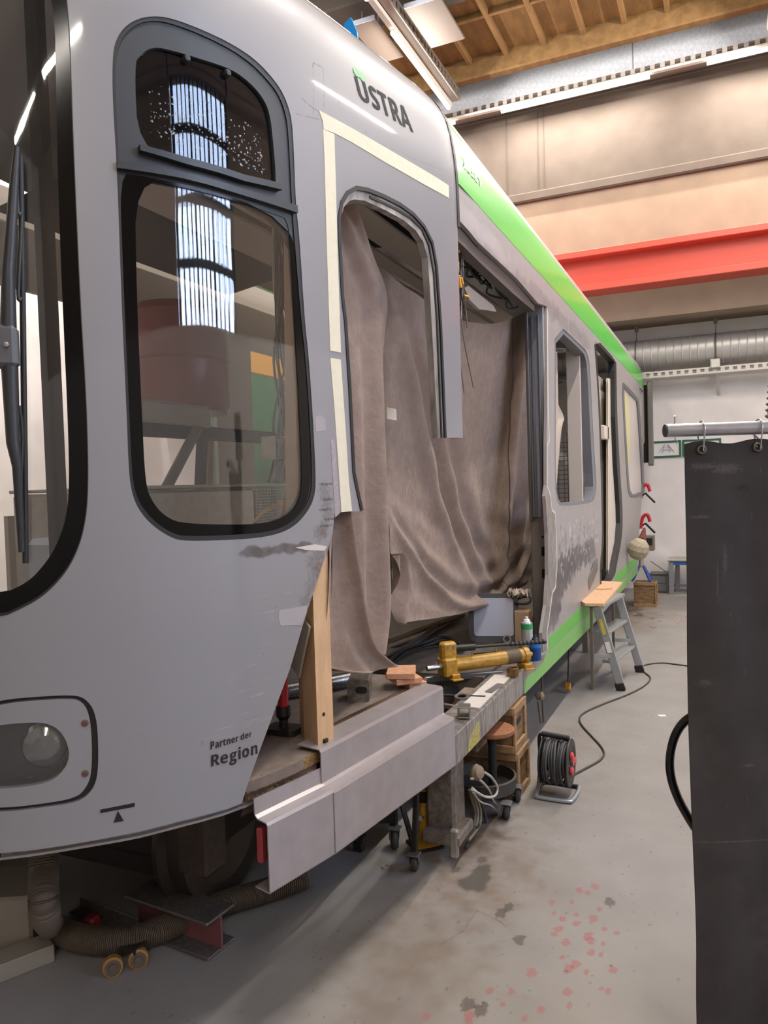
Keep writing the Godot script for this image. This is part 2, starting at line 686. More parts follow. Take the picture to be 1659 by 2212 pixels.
func hall() -> void:
	var concrete := mat("floor concrete", "918d8a", 0.55, 0.0, 0.10, 0.35)
	concrete.uv1_triplanar = true
	var im := Image.create_empty(1400, 2048, false, Image.FORMAT_RGBA8)
	im.fill(Color(0.45, 0.42, 0.4, 0.0))
	var rn := noise(0.02, 3)
	var fine := noise(0.09, 5)
	var to_px := func(p: Vector2) -> Vector2: return Vector2((p.x + 2.6) / 4.0 * 1400, (p.y + 7.0) / 6.4 * 2048)
	# brown oil stains and dust beside the tram
	var brown := PackedVector2Array([Vector2(-1.000, -3.319), Vector2(-1.020, -3.036), Vector2(-0.991, -2.772), Vector2(-0.967, -2.315), Vector2(-0.816, -2.950), Vector2(-0.949, -2.078), Vector2(-0.895, -4.690), Vector2(-0.876, -3.932)])
	for p in brown:
		spot(im, to_px.call(p), Vector2(110, 150), Color(0.42, 0.34, 0.27), 0.34, rn, 1.1)
	for p in PackedVector2Array([Vector2(-1.036, -3.331), Vector2(-1.038, -3.162), Vector2(-1.026, -3.411)]):
		spot(im, to_px.call(p), Vector2(45, 75), Color(0.25, 0.2, 0.15), 0.55, rn, 0.9)
	spot(im, to_px.call(PackedVector2Array([Vector2(-0.945, -2.913), Vector2(-0.944, -2.910), Vector2(-0.943, -2.906)])[0]), Vector2(20, 42), Color(0.27, 0.26, 0.24), 0.8, rn, 0.3)
	for p in PackedVector2Array([Vector2(-1.043, -2.953), Vector2(-0.967, -3.065), Vector2(-0.768, -2.751), Vector2(-0.784, -2.705), Vector2(-0.683, -2.570), Vector2(-0.745, -2.181), Vector2(-0.700, -2.176), Vector2(-0.424, -2.923)]):
		spot(im, to_px.call(p), Vector2(8, 12), Color(0.28, 0.26, 0.24), 0.7, fine, 0.3)
	# red paint drops
	var red := PackedVector2Array([Vector2(-0.545, -2.970), Vector2(-0.511, -2.957), Vector2(-0.451, -2.859), Vector2(-0.601, -2.778), Vector2(-0.523, -2.795), Vector2(-0.565, -2.750), Vector2(-0.464, -2.788), Vector2(-0.513, -2.735), Vector2(-0.569, -2.683), Vector2(-0.574, -2.641), Vector2(-0.415, -2.735), Vector2(-0.371, -2.728), Vector2(-0.462, -2.673), Vector2(-0.450, -2.651), Vector2(-0.527, -2.607), Vector2(-0.408, -2.647), Vector2(-0.437, -2.582), Vector2(-0.404, -2.581), Vector2(-0.524, -2.519), Vector2(-0.475, -2.500), Vector2(-0.493, -2.467), Vector2(-0.435, -2.469), Vector2(-0.358, -2.515), Vector2(-0.598, -2.406), Vector2(-0.639, -2.292), Vector2(-0.475, -2.356), Vector2(-0.379, -2.407), Vector2(-0.356, -2.402), Vector2(-0.647, -2.222), Vector2(-0.457, -2.287), Vector2(-0.727, -2.142), Vector2(-0.721, -2.114), Vector2(-0.847, -2.088), Vector2(-0.535, -2.243), Vector2(-0.570, -2.188), Vector2(-0.700, -2.268), Vector2(-0.555, -2.877), Vector2(-0.490, -3.016), Vector2(-0.623, -2.841)])
	var rng := RandomNumberGenerator.new()
	rng.seed = 11
	for p in red:
		var k := rng.randf_range(2.6, 6.0)
		spot(im, to_px.call(p), Vector2(k * 1.2, k * 1.7), Color(0.6, 0.34, 0.35), 0.6, fine, 0.35)
	for i in 2600:
		var p := Vector2(rng.randf_range(100, 1300), rng.randf_range(300, 2000))
		var k := rng.randf_range(0.6, 1.7)
		spot(im, p, Vector2(k * rng.randf_range(0.7, 2.0), k * rng.randf_range(1.0, 3.0)), Color(0.3, 0.27, 0.25), rng.randf_range(0.2, 0.6), fine, 0.8)
	# cracks
	for line in [PackedVector2Array([Vector2(-0.929, -2.440), Vector2(-0.880, -2.548), Vector2(-0.873, -2.691), Vector2(-0.773, -2.651), Vector2(-0.741, -2.623)]), PackedVector2Array([Vector2(-0.226, -5.990), Vector2(-0.385, -5.979), Vector2(-0.551, -6.021), Vector2(-0.795, -6.085)])]:
		for i in line.size() - 1:
			for k in 60:
				spot(im, to_px.call(line[i].lerp(line[i + 1], k / 60.0)), Vector2(1.2, 1.6), Color(0.35, 0.33, 0.31), 0.25, fine, 0.9)
	worn(concrete, im)
	var f := mb().box(Vector3(-1.25, -0.15, -1.3), Vector3(15.5, 0.3, 20.6))
	for p in f.v:
		f.uv2.append(Vector2((p.x + 2.6) / 4.0, (p.z + 7.0) / 6.4))
	struct(put(f, "floor", concrete))

	var white := mat("white wall", "e6e1e0", 0.85, 0.0, 0.06, 0.3)
	var grey_c := mat("upper concrete", "635850", 0.9, 0.0, 0.1, 0.4)
	var tan_c := mat("lower concrete", "93806f", 0.9, 0.0, 0.08, 0.4)
	var wf: Node = struct(put(mb().box(Vector3(-1.25, 1.95, -11.75), Vector3(15.5, 3.9, 0.3)), "wall_far", white))
	put(mb().box(Vector3(-1.25, 6.5, -10.84), Vector3(15.5, 2.0, 0.3)), "upper_panel", grey_c, wf)
	put(mb().box(Vector3(-1.25, 4.6, -10.83), Vector3(15.5, 1.8, 0.3)), "lower_panel", tan_c, wf)
	put(mb().box(Vector3(-1.25, 3.8, -11.3), Vector3(15.5, 0.12, 0.64)), "soffit", tan_c, wf)
	struct(put(mb().box(Vector3(-1.25, 5.53, -10.66), Vector3(15.5, 0.13, 0.09), 0.02), "trim_1", grey_c))
	for xx in [-2.72, -2.28, -2.2]:
		put(mb().box(Vector3(xx, 6.2, -10.686), Vector3(0.008, 1.2, 0.008)), "panel_seam", mat("seam", "5a4f47", 0.9), wf)
	struct(put(mb().box(Vector3(-9.15, 3.7, -1.3), Vector3(0.3, 7.8, 20.9)), "wall_left", white))
	struct(put(mb().box(Vector3(-1.25, 3.7, 9.15), Vector3(15.8, 7.8, 0.3)), "wall_back", white))
	# right wall with one tall leaded window between piers
	var wr: Node = struct(put(mb().box(Vector3(6.65, 1.85, -1.3), Vector3(0.3, 3.7, 20.9)), "wall_right", white))
	put(mb().box(Vector3(6.65, 5.65, -8.15), Vector3(0.3, 3.9, 6.9)), "pier", tan_c, wr)
	put(mb().box(Vector3(6.65, 5.65, 4.35), Vector3(0.3, 3.9, 9.6)), "pier", tan_c, wr)
	put(mb().box(Vector3(6.65, 7.3, -2.6), Vector3(0.3, 0.8, 4.4)), "lintel", tan_c, wr)
	var dark := mat("window bars", "2a2c30", 0.5, 0.3)
	var win := mb()
	var w: Node = struct(put(win.box(Vector3(6.62, 5.3, -2.58), Vector3(0.1, 0.12, 4.2)).box(Vector3(6.62, 4.5, -2.58), Vector3(0.1, 0.1, 4.2)).box(Vector3(6.62, 6.2, -2.58), Vector3(0.1, 0.1, 4.2)), "window_1", dark))
	for i in 13:
		put(mb().box(Vector3(6.62, 5.3, -4.65 + i * 0.34), Vector3(0.05, 3.2, 0.09 if i % 4 else 0.15)), "glazing_bar", dark, w)
	for i in 3:
		put(mb().box(Vector3(6.66, 4.2 + i * 1.06, -2.58), Vector3(0.008, 1.05, 4.2)), "pane", glass("hall glass", "ffffff", 0.08), w)

	# timber ceiling: boards between ribs, in front of it bare structure
	var board := wood("ceiling board", "8a6c40", 0.25, Vector3(0.6, 0.6, 0.15), 0.8)
	var rib := wood("ceiling rib", "937349", 0.2, Vector3(0.6, 0.6, 0.15), 0.8)
	var c: Node = struct(put(mb().box(Vector3(-1.25, 7.6, -1.3), Vector3(15.8, 0.3, 20.9)), "ceiling", mat("ceiling", "94816a", 0.85, 0.0, 0.1, 0.5)))
	for i in 14:
		for j in 3:
			var xx := -4.3 + i * 0.5
			var z1: float = [-10.12, -9.2, -8.1][j]
			var z2: float = [-9.2, -8.1, -7.0][j]
			put(mb().box(Vector3(xx, 7.33, (z1 + z2) / 2), Vector3(0.49, 0.03, z2 - z1 - 0.01)), "ceiling_board", board, c)
		put(mb().box(Vector3(-4.55 + i * 0.5, 7.28, -8.6), Vector3(0.06, 0.1, 3.1), 0.01), "rib", rib, c)
	put(mb().box(Vector3(-1.05, 7.28, -9.2), Vector3(7.2, 0.09, 0.05), 0.01), "cross_rib", rib, c)
	put(mb().box(Vector3(-1.05, 7.28, -8.1), Vector3(7.2, 0.09, 0.05), 0.01), "cross_rib", rib, c)
	put(mb().box(Vector3(-1.25, 7.22, -10.2), Vector3(15.5, 0.34, 0.16), 0.02), "edge_beam", rib, c)
	put(mb().box(Vector3(-1.25, 7.22, -8.2), Vector3(15.5, 0.4, 0.55), 0.02), "dark_beam", mat("dark beam", "4a443f", 0.8), c)
	put(mb().box(Vector3(-1.25, 7.19, -10.68), Vector3(15.5, 0.52, 0.03)), "galvanised_strip", mat("galvanised", "d9e0ec", 0.5, 0.0, 0.12, 3.0), c)

	# red crane beam
	var red_m := mat("red beam", "c24a3b", 0.45)
	var rb: Node3D = thing("crane_beam", "red steel I-section crane rail beam running along the far wall", "beam", Vector3(-1.25, 4.02, -10.3))
	put(mb().box(Vector3(-1.25, 4.50, -10.3), Vector3(15.5, 0.085, 0.36), 0.008), "flange", red_m, rb)
	put(mb().box(Vector3(-1.25, 4.06, -10.3), Vector3(15.5, 0.085, 0.36), 0.008), "flange", red_m, rb)
	put(mb().box(Vector3(-1.25, 4.28, -10.3), Vector3(15.5, 0.38, 0.03)), "web", red_m, rb)
	for xx in [-5.0, 3.5]:
		put(mb().box(Vector3(xx, 4.28, -10.55), Vector3(0.2, 0.5, 0.3), 0.01), "bracket", red_m, rb)

	# spiral duct under the soffit, its straps
	var zinc := mat("zinc duct", "d6d4d2", 0.42, 0.6, 0.08, 2.0)
	var duct: Node3D = thing("ventilation_duct", "round spiral-seam galvanised ventilation duct under the concrete soffit", "duct", Vector3(-1.25, 3.1, -11.36))
	var line := [Vector2(0.0, 0.0), Vector2(0.2, 0.0)]
	for i in 100:
		line.append_array([Vector2(0.2, 0.01 + i * 0.1), Vector2(0.2, 0.09 + i * 0.1), Vector2(0.206, 0.1 + i * 0.1)])
	line.append_array([Vector2(0.2, 10.02), Vector2(0, 10.02)])
	put(mb().lathe(line, Vector3(-6.5, 3.324, -11.36), Vector3.RIGHT, 28), "pipe", zinc, duct)
	for xx in [-2.6, -1.1, -0.08, 1.2]:
		var ring := []
		for k in 25:
			ring.append(Vector3(xx, 3.324 + sin(TAU * k / 24) * 0.215, -11.36 + cos(TAU * k / 24) * 0.215))
		put(mb().tube(ring, 0.009, 6), "strap", mat("strap steel", "7d7a76", 0.4, 0.7), duct)
		put(mb().cyl(Vector3(xx, 3.5, -11.36), Vector3(xx, 3.75, -11.36), 0.007, 6).box(Vector3(xx, 3.7, -11.36), Vector3(0.05, 0.09, 0.04)), "hanger", mat("strap steel", "7d7a76", 0.4, 0.7), duct)

	# perforated cable tray with a junction box
	var tray: Node3D = thing("cable_tray", "white perforated cable tray running along the far wall under the round duct", "cable tray", Vector3(-0.8, 3.0, -11.4))
	var tm := mat("tray steel", "cfcbc6", 0.4, 0.4)
	put(mb().box(Vector3(-1.25, 2.98, -11.35), Vector3(15.4, 0.012, 0.22)).box(Vector3(-1.25, 3.045, -11.46), Vector3(15.4, 0.012, 0.01)).box(Vector3(-1.25, 2.995, -11.46), Vector3(15.4, 0.012, 0.01)), "tray_bed", tm, tray)
	put(mb().box(Vector3(-1.25, 3.055, -11.24), Vector3(15.4, 0.02, 0.012)).box(Vector3(-1.25, 2.99, -11.24), Vector3(15.4, 0.025, 0.012)), "tray_rail", tm, tray)
	for i in 44:
		put(mb().box(Vector3(-2.6 + i * 0.1, 3.025, -11.24), Vector3(0.05, 0.06, 0.01)), "tray_web", tm, tray)
	for xx in [-0.07]:
		put(mb().bar(Vector3(xx, 2.99, -11.3), Vector3(xx + 0.02, 2.72, -11.58), 0.03, 0.03), "bracket", tm, tray)
	var jb: Node3D = thing("junction_box", "small square white junction box fixed to the perforated cable tray", "junction box", Vector3(-0.092, 3.040, -11.220))
	put(mb().box(Vector3(-0.091, 3.099, -11.200), Vector3(0.12, 0.12, 0.06), 0.01), "case", mat("white plastic", "d8d4cf", 0.5), jb)
	put(mb().box(Vector3(-0.090, 3.095, -11.165), Vector3(0.1, 0.1, 0.012), 0.004), "lid", mat("white plastic", "d8d4cf", 0.5), jb)

	# framed pictures on the wall
	var green := mat("green frame", "14624f", 0.4)
	var paper := mat("paper", "dcdad8", 0.8)
	for d in [[-0.803, 2.0, "green-framed drawing on the far wall half hidden by the tram's end post", "blue drawing"], [-0.285, 2.0, "green-framed sheet on the far wall behind the welding curtain's top corner", ""]]:
		var fr: Node3D = thing("picture_frame", d[2], "picture", Vector3(d[0], 1.88, -11.59))
		var q := Transform3D(Basis(), Vector3(d[0], d[1], -11.6))
		put(mb().box(q * Vector3(0, 0.105, 0.015), Vector3(0.5, 0.024, 0.03), 0.004).box(q * Vector3(0, -0.105, 0.015), Vector3(0.5, 0.024, 0.03), 0.004)
			.box(q * Vector3(-0.238, 0, 0.015), Vector3(0.024, 0.2, 0.03), 0.004).box(q * Vector3(0.238, 0, 0.015), Vector3(0.024, 0.2, 0.03), 0.004), "frame", green, fr)
		put(mb().box(q * Vector3(0, 0, 0.008), Vector3(0.46, 0.19, 0.008)), "sheet", paper, fr)
		if d[3]:
			var ink := mat("blue ink", "4a69a8", 0.8)
			var b := mb()
			for pl in [[[-0.06, -0.05], [0.03, 0.06], [0.08, 0.06], [0.16, -0.05]], [[0.03, 0.06], [0.0, -0.06]], [[0.08, 0.06], [0.1, -0.05]], [[0.0, 0.0], [0.12, 0.0]], [[-0.03, -0.02], [0.15, -0.02]], [[0.01, 0.03], [0.1, 0.03]]]:
				for i in pl.size() - 1:
					b.bar(q * Vector3(pl[i][0], pl[i][1], 0.013), q * Vector3(pl[i + 1][0], pl[i + 1][1], 0.013), 0.011, 0.003)
			put(b, "drawing", ink, fr)


func lamps() -> void:
	var white := mat("lamp housing", "d4d0cb", 0.45)
	var lit := glow("lamp tube", "fff6ea", LAMP_GLOW)
	var steel := mat("tray steel", "cfcbc6", 0.4, 0.4)
	var dull := mat("trunking", "8f8a84", 0.45, 0.5)
	# rows along the hall: x, its rail's label, then each lamp's place and label
	var rows := [
		[-3.29, "perforated steel lamp rail hung above the tram's roof", [[-8.95, "long strip light on the rail above the tram's roof"], [-6.39, "strip light above the tram's roof, next after the long visible one"]]],
		[0.55, "perforated steel lamp rail hung over the aisle", [[-8.95, "aisle strip light nearest the far wall"], [-6.39, "second aisle strip light from the far wall"], [-3.83, "third aisle strip light from the far wall"], [-1.27, "fourth aisle strip light from the far wall"]]],
		[3.6, "perforated steel lamp rail hung near the leaded window", [[-7.0, "strip light near the leaded window, towards the far wall"], [3.6, "strip light mirrored high in the windscreen"], [6.2, "strip light mirrored halfway down the windscreen"]]],
		[-6.8, "perforated steel lamp rail hung near the left wall", [[-8.0, "strip light near the left wall behind the tram"], [-4.0, "second strip light near the left wall behind the tram"]]]]
	for r in rows:
		var rail: Node3D = thing("lamp_rail", r[1], "rail", Vector3(r[0], 6.7, -1.2), "lamp rails under the ceiling")
		put(mb().box(Vector3(r[0], 6.68, -0.75), Vector3(0.07, 0.05, 18.4), 0.006), "trunking", white, rail)
		put(mb().box(Vector3(r[0] + 0.14, 6.72, -0.75), Vector3(0.012, 0.03, 18.4)).box(Vector3(r[0] + 0.14, 6.83, -0.75), Vector3(0.012, 0.03, 18.4)).box(Vector3(r[0] + 0.09, 6.715, -0.75), Vector3(0.1, 0.01, 18.4)), "tray", dull, rail)
		for i in 40 if r[0] == -3.29 else 0:
			put(mb().box(Vector3(r[0] + 0.14, 6.775, -9.9 + i * 0.12), Vector3(0.012, 0.09, 0.05)), "tray_web", dull, rail)
		for k in 4:
			put(mb().cyl(Vector3(r[0] + 0.08, 6.72, -9.0 + k * 5.0), Vector3(r[0] + 0.08, 7.46, -9.0 + k * 5.0), 0.008, 6), "hanger", dull, rail)
		for d in r[2]:
			lamp(Vector3(r[0], 6.62, d[0]), true, d[1], white, lit, "strip lights on the ceiling rails")
	var rail: Node3D = thing("lamp_rail", "perforated steel lamp rail running crosswise along the concrete wall", "rail", Vector3(-1.2, 6.7, -10.35))
	put(mb().box(Vector3(-1.2, 6.655, -10.3), Vector3(13.4, 0.03, 0.07), 0.006), "trunking", white, rail)
	put(mb().box(Vector3(-1.2, 6.73, -10.56), Vector3(13.4, 0.012, 0.14)).box(Vector3(-1.2, 6.745, -10.5), Vector3(13.4, 0.03, 0.012)).box(Vector3(-1.2, 6.82, -10.5), Vector3(13.4, 0.008, 0.008)).box(Vector3(-1.2, 6.69, -10.4), Vector3(13.4, 0.03, 0.14)), "tray", dull, rail)
	for i in 44:
		put(mb().box(Vector3(-3.4 + i * 0.12, 6.8, -10.5), Vector3(0.055, 0.09, 0.012)), "tray_tab", steel, rail)
	for k in 3:
		put(mb().cyl(Vector3(-4.0 + k * 3.0, 6.78, -10.56), Vector3(-4.0 + k * 3.0, 7.5, -10.56), 0.008, 6), "hanger", dull, rail)
	lamp(Vector3(-1.73, 6.61, -10.3), false, "wall strip light near the end of the tram's roof", white, lit, "")
	lamp(Vector3(0.83, 6.61, -10.3), false, "wall strip light at the upper right corner beyond the red beam", white, lit, "")
	lamp(Vector3(-4.29, 6.61, -10.3), false, "wall strip light hidden behind the tram's roof", white, lit, "")


func lamp(at: Vector3, along_z: bool, label: String, white: Material, lit: Material, group: String) -> void:
	var o: Node3D = thing("strip_light", label, "strip light", at, group)
	var d := Vector3(0, 0, 0.95) if along_z else Vector3(0.95, 0, 0)
	var size := Vector3(0.05, 0.03, 1.9) if along_z else Vector3(1.9, 0.03, 0.05)
	put(mb().box(at + Vector3.UP * 0.03, size, 0.006), "housing", white, o)
	put(mb().tube([at - d, at + d], 0.026, 10), "tube", lit, o)
	for side in ([-0.9, 0.9] if along_z else [0.0]):
		var l := AreaLight3D.new()
		l.name = "light"
		l.area_size = Vector2(0.06, 1.9) if along_z else Vector2(1.9, 0.06)
		l.light_energy = LAMP_POWER if along_z else LAMP_POWER * 0.8
		l.light_color = Color(1.0, 0.965, 0.92)
		l.area_range = 30.0
		l.shadow_enabled = true
		l.basis = Basis(Vector3.BACK, side) * Basis(Vector3.RIGHT, -PI / 2)
		l.position = Vector3(sin(side) * 0.035, -0.035, 0)
		o.add_child(l, true)


# ---------------------------------------------------------------- the tram

func tram() -> void:
	var silver := mat("silver paint", "87868a", 0.42, 0.12)
	silver.clearcoat_enabled = true
	silver.clearcoat = 0.5
	silver.clearcoat_roughness = 0.06
	var primer := mat("grey primer", "9a9593", 0.42, 0.0, 0.05, 1.2)
	var black := mat("black rubber", "1a1b1d", 0.5)
	var black_glass := mat("black glass border", "08090b", 0.12)
	black_glass.metallic_specular = 0.3
	var frame_m := mat("window frame plastic", "303338", 0.5)
	var pane := glass("tinted pane", "3a4044", 0.1)
	pane.normal_enabled = true
	pane.normal_scale = 0.03
	pane.normal_texture = noise_tex("wavy glass", 0.006, Color.BLACK, Color.WHITE, 512, 6.0, 2)
	pane.uv1_scale = Vector3(1.2, 1.2, 1.2)
	var steel := mat("bare steel", "a49fa0", 0.38, 0.8, 0.12, 2.0)
	var ground_steel := mat("ground steel", "c2bdb9", 0.4, 0.7, 0.4, 2.5, Vector3(1, 0.5, 2))
	var green := mat("green paint", "57b84a", 0.4)
	green.clearcoat_enabled = true
	green.clearcoat = 0.3
	green.clearcoat_roughness = 0.08
	var tape := mat("masking tape", "dbd4bc", 0.75, 0.0, 0.04, 4.0)
	var dark := mat("tram dark", "1b1816", 0.85)
	var tr: Node3D = thing("tram", "silver and green tram under repair with a large cut-out in its side", "tram", Vector3(-2.3, 0, -6.0))

	# ---- cab: silver shell
	var opening := PackedVector2Array([Vector2(0.156, 1.784), Vector2(0.167, 2.233), Vector2(0.188, 2.456), Vector2(0.215, 2.543), Vector2(0.275, 2.591), Vector2(0.352, 2.617), Vector2(0.444, 2.627), Vector2(0.554, 2.624), Vector2(0.652, 2.618), Vector2(0.720, 2.604), Vector2(0.774, 2.571), Vector2(0.808, 2.529), Vector2(0.825, 2.473), Vector2(0.823, 2.415), Vector2(0.819, 2.222), Vector2(0.807, 2.141), Vector2(0.796, 1.925), Vector2(0.789, 1.649), Vector2(0.774, 1.594), Vector2(0.753, 1.519)])
	var cut := PackedVector2Array([Vector2(0.856, 1.520), Vector2(0.889, 1.519), Vector2(0.904, 1.450), Vector2(0.980, 1.319), Vector2(1.055, 1.184), Vector2(1.115, 1.063), Vector2(1.170, 0.975), Vector2(1.245, 0.852), Vector2(1.294, 0.765), Vector2(1.314, 0.722), Vector2(1.362, 0.719), Vector2(1.420, 0.722), Vector2(1.495, 0.725), Vector2(1.606, 0.724), Vector2(1.752, 0.725), Vector2(1.848, 0.725), Vector2(1.933, 0.727)])
	var outline := PackedVector2Array([Vector2(0.0, 3.33), Vector2(0.0, 2.7), Vector2(0.006, 1.790)])
	outline.append_array(opening)
	outline.append_array(cut)
	outline.append_array(PackedVector2Array([Vector2(2.55, 0.74), Vector2(2.55, 3.33)]))
	var win := soft(PackedVector2Array([Vector2(1.589, 2.711), Vector2(1.576, 2.754), Vector2(1.551, 2.791), Vector2(1.515, 2.819), Vector2(1.473, 2.836), Vector2(1.433, 2.843), Vector2(1.336, 2.844), Vector2(1.241, 2.844), Vector2(1.169, 2.836), Vector2(1.112, 2.815), Vector2(1.065, 2.787), Vector2(1.036, 2.746), Vector2(1.022, 2.693), Vector2(1.022, 2.454), Vector2(1.011, 2.386), Vector2(1.000, 2.116), Vector2(0.987, 2.009), Vector2(0.977, 1.800), Vector2(0.973, 1.623), Vector2(0.984, 1.568), Vector2(1.022, 1.522), Vector2(1.082, 1.483), Vector2(1.163, 1.465), Vector2(1.273, 1.462), Vector2(1.453, 1.470), Vector2(1.490, 1.480), Vector2(1.540, 1.516), Vector2(1.572, 1.558), Vector2(1.587, 1.599), Vector2(1.593, 1.654), Vector2(1.592, 1.804), Vector2(1.593, 2.101), Vector2(1.590, 2.416), Vector2(1.594, 2.599)]))
	var ws := PackedVector2Array([Vector2(1.692, 2.816), Vector2(1.689, 2.724), Vector2(1.691, 2.582), Vector2(1.692, 2.344), Vector2(1.692, 2.056), Vector2(1.688, 1.832), Vector2(1.692, 1.616), Vector2(1.706, 1.519), Vector2(1.732, 1.448), Vector2(1.769, 1.396), Vector2(1.816, 1.355), Vector2(1.861, 1.333), Vector2(1.906, 1.313)])
	ws.append(Vector2(2.5, 1.31))
	ws.append(Vector2(2.5, 3.1))
	ws.append(Vector2(1.705, 3.1))
	ws = soft(ws)
	var head := PackedVector2Array([Vector2(1.916, 1.107), Vector2(1.831, 1.107), Vector2(1.746, 1.102), Vector2(1.719, 1.088), Vector2(1.699, 1.053), Vector2(1.694, 0.992), Vector2(1.698, 0.893), Vector2(1.713, 0.852), Vector2(1.747, 0.828), Vector2(1.843, 0.829), Vector2(1.928, 0.828)])
	head.append(Vector2(2.2, 0.86))
	head.append(Vector2(2.2, 1.06))
	head = soft(head)
	var silver_worn: StandardMaterial3D = silver.duplicate()
	silver_worn.resource_name = "silver paint worn"
	var im := Image.create_empty(1200, 1200, false, Image.FORMAT_RGBA8)
	im.fill(Color(0.4, 0.39, 0.39, 0.0))
	var lo := Vector2(0, 0.7)
	var hi := Vector2(2.6, 3.3)
	var px := func(p: Vector2) -> Vector2: return Vector2((p.x - lo.x) / (hi.x - lo.x) * 1200, (hi.y - p.y) / (hi.y - lo.y) * 1200)
	var n1 := noise(0.03, 31)
	var n2 := noise(0.11, 32)
	var soot := Color(0.3, 0.28, 0.28)
	for p in PackedVector2Array([Vector2(1.245, 1.425), Vector2(1.202, 1.424), Vector2(1.148, 1.422), Vector2(1.091, 1.420), Vector2(1.042, 1.421)]):
		spot(im, px.call(p), Vector2(24, 9), soot, 0.75, n1, 0.35)
	for p in PackedVector2Array([Vector2(0.937, 1.592), Vector2(0.928, 1.555), Vector2(0.923, 1.518), Vector2(0.943, 1.475), Vector2(0.966, 1.462), Vector2(0.960, 1.359), Vector2(0.994, 1.334), Vector2(1.013, 1.293), Vector2(1.036, 1.253), Vector2(0.969, 1.396), Vector2(1.003, 1.371)]):
		spot(im, px.call(p), Vector2(15, 15), Color(0.33, 0.31, 0.31), 0.4, n2, 0.6)
	for p in PackedVector2Array([Vector2(0.944, 1.460), Vector2(0.972, 1.353), Vector2(0.973, 1.324), Vector2(1.007, 1.248), Vector2(1.041, 1.225)]):
		spot(im, px.call(p), Vector2(9, 12), Color(0.42, 0.3, 0.22), 0.4, n2, 0.6)
	for p in PackedVector2Array([Vector2(0.925, 1.613), Vector2(0.916, 1.564), Vector2(0.940, 1.533), Vector2(0.915, 1.502), Vector2(0.932, 1.481)]):
		spot(im, px.call(p), Vector2(16, 2.5), Color(0.2, 0.18, 0.18), 0.7, n2, 0.5)
	var rs := RandomNumberGenerator.new()
	rs.seed = 77
	for k in 90:
		var p := Vector2(0.974, 1.302).lerp(Vector2(1.173, 0.915), rs.randf()) + Vector2(rs.randf_range(0.0, 0.25), 0)
		spot(im, px.call(p), Vector2(rs.randf_range(4, 22), rs.randf_range(0.7, 1.6)), Color(0.5, 0.48, 0.47) if k % 2 else Color(0.75, 0.72, 0.7), rs.randf_range(0.1, 0.35), n2, 0.9)
	for k in 40:
		var p := Vector2(rs.randf_range(0.05, 2.3), rs.randf_range(0.8, 3.0))
		spot(im, px.call(p), Vector2(rs.randf_range(1, 2), rs.randf_range(1, 5)), Color(0.35, 0.33, 0.33), 0.4, n2, 0.9)
	# grease pencil lines where parts were marked out
	for line in [PackedVector2Array([Vector2(0.926, 2.768), Vector2(0.913, 2.922), Vector2(0.907, 2.935), Vector2(0.862, 2.938), Vector2(0.874, 2.795)]), PackedVector2Array([Vector2(0.977, 2.796), Vector2(0.927, 2.786), Vector2(0.874, 2.784), Vector2(0.627, 2.793), Vector2(0.324, 2.823), Vector2(0.074, 2.857)]), PackedVector2Array([Vector2(1.005, 2.739), Vector2(0.898, 2.760)])]:
		for i in line.size() - 1:
			for k in 90:
				spot(im, px.call(line[i].lerp(line[i + 1], k / 90.0)), Vector2(1.2, 1.2), Color(0.36, 0.34, 0.36), 0.35, n2, 0.9)
	worn(silver_worn, im)
	var shell: Node = put(spread(skin(outline, [win, ws, head], 0.0, 0.012, 0.075, 0.12), lo, hi), "cab_shell", silver_worn, tr)
	# light edge along the windscreen and the lower lip of the shell
	put(skin(PackedVector2Array([Vector2(1.314, 0.719), Vector2(1.363, 0.716), Vector2(1.495, 0.723), Vector2(1.606, 0.721), Vector2(1.752, 0.723), Vector2(1.848, 0.723), Vector2(1.933, 0.725), Vector2(1.934, 0.709), Vector2(1.753, 0.710), Vector2(1.607, 0.707), Vector2(1.496, 0.708), Vector2(1.379, 0.705), Vector2(1.230, 0.703), Vector2(1.229, 0.711), Vector2(1.287, 0.714)]), [], -0.01, 0.03, 0.075), "shell_lip", mat("dull steel", "8d8a88", 0.4, 0.7, 0.2, 6.0), tr)
	put(skin(PackedVector2Array([Vector2(1.934, 0.710), Vector2(1.753, 0.711), Vector2(1.607, 0.708), Vector2(1.496, 0.709), Vector2(1.379, 0.706), Vector2(1.230, 0.705), Vector2(1.230, 0.710), Vector2(1.379, 0.712), Vector2(1.495, 0.715), Vector2(1.606, 0.714), Vector2(1.753, 0.717), Vector2(1.933, 0.716)]), [], 0.002, 0.006, 0.075), "lip_edge", steel, shell)
	# rear edge of the cab, a black seal and a stub post
	put(skin(PackedVector2Array([Vector2(-0.022, 2.66), Vector2(0.002, 2.66), Vector2(0.002, 3.3), Vector2(-0.022, 3.3)]), [], 0.003, 0.03, 0.02), "joint_seal", black, tr)
	put(skin(PackedVector2Array([Vector2(0.006, 1.790), Vector2(0.020, 2.144), Vector2(0.053, 2.532), Vector2(0.057, 2.662), Vector2(0.066, 2.659), Vector2(0.063, 2.511), Vector2(0.034, 2.142), Vector2(0.020, 1.789)]), [], -0.001, 0.05, 0.02), "pillar_edge", mat("dull steel", "8d8a88", 0.4, 0.7, 0.2, 6.0), tr)
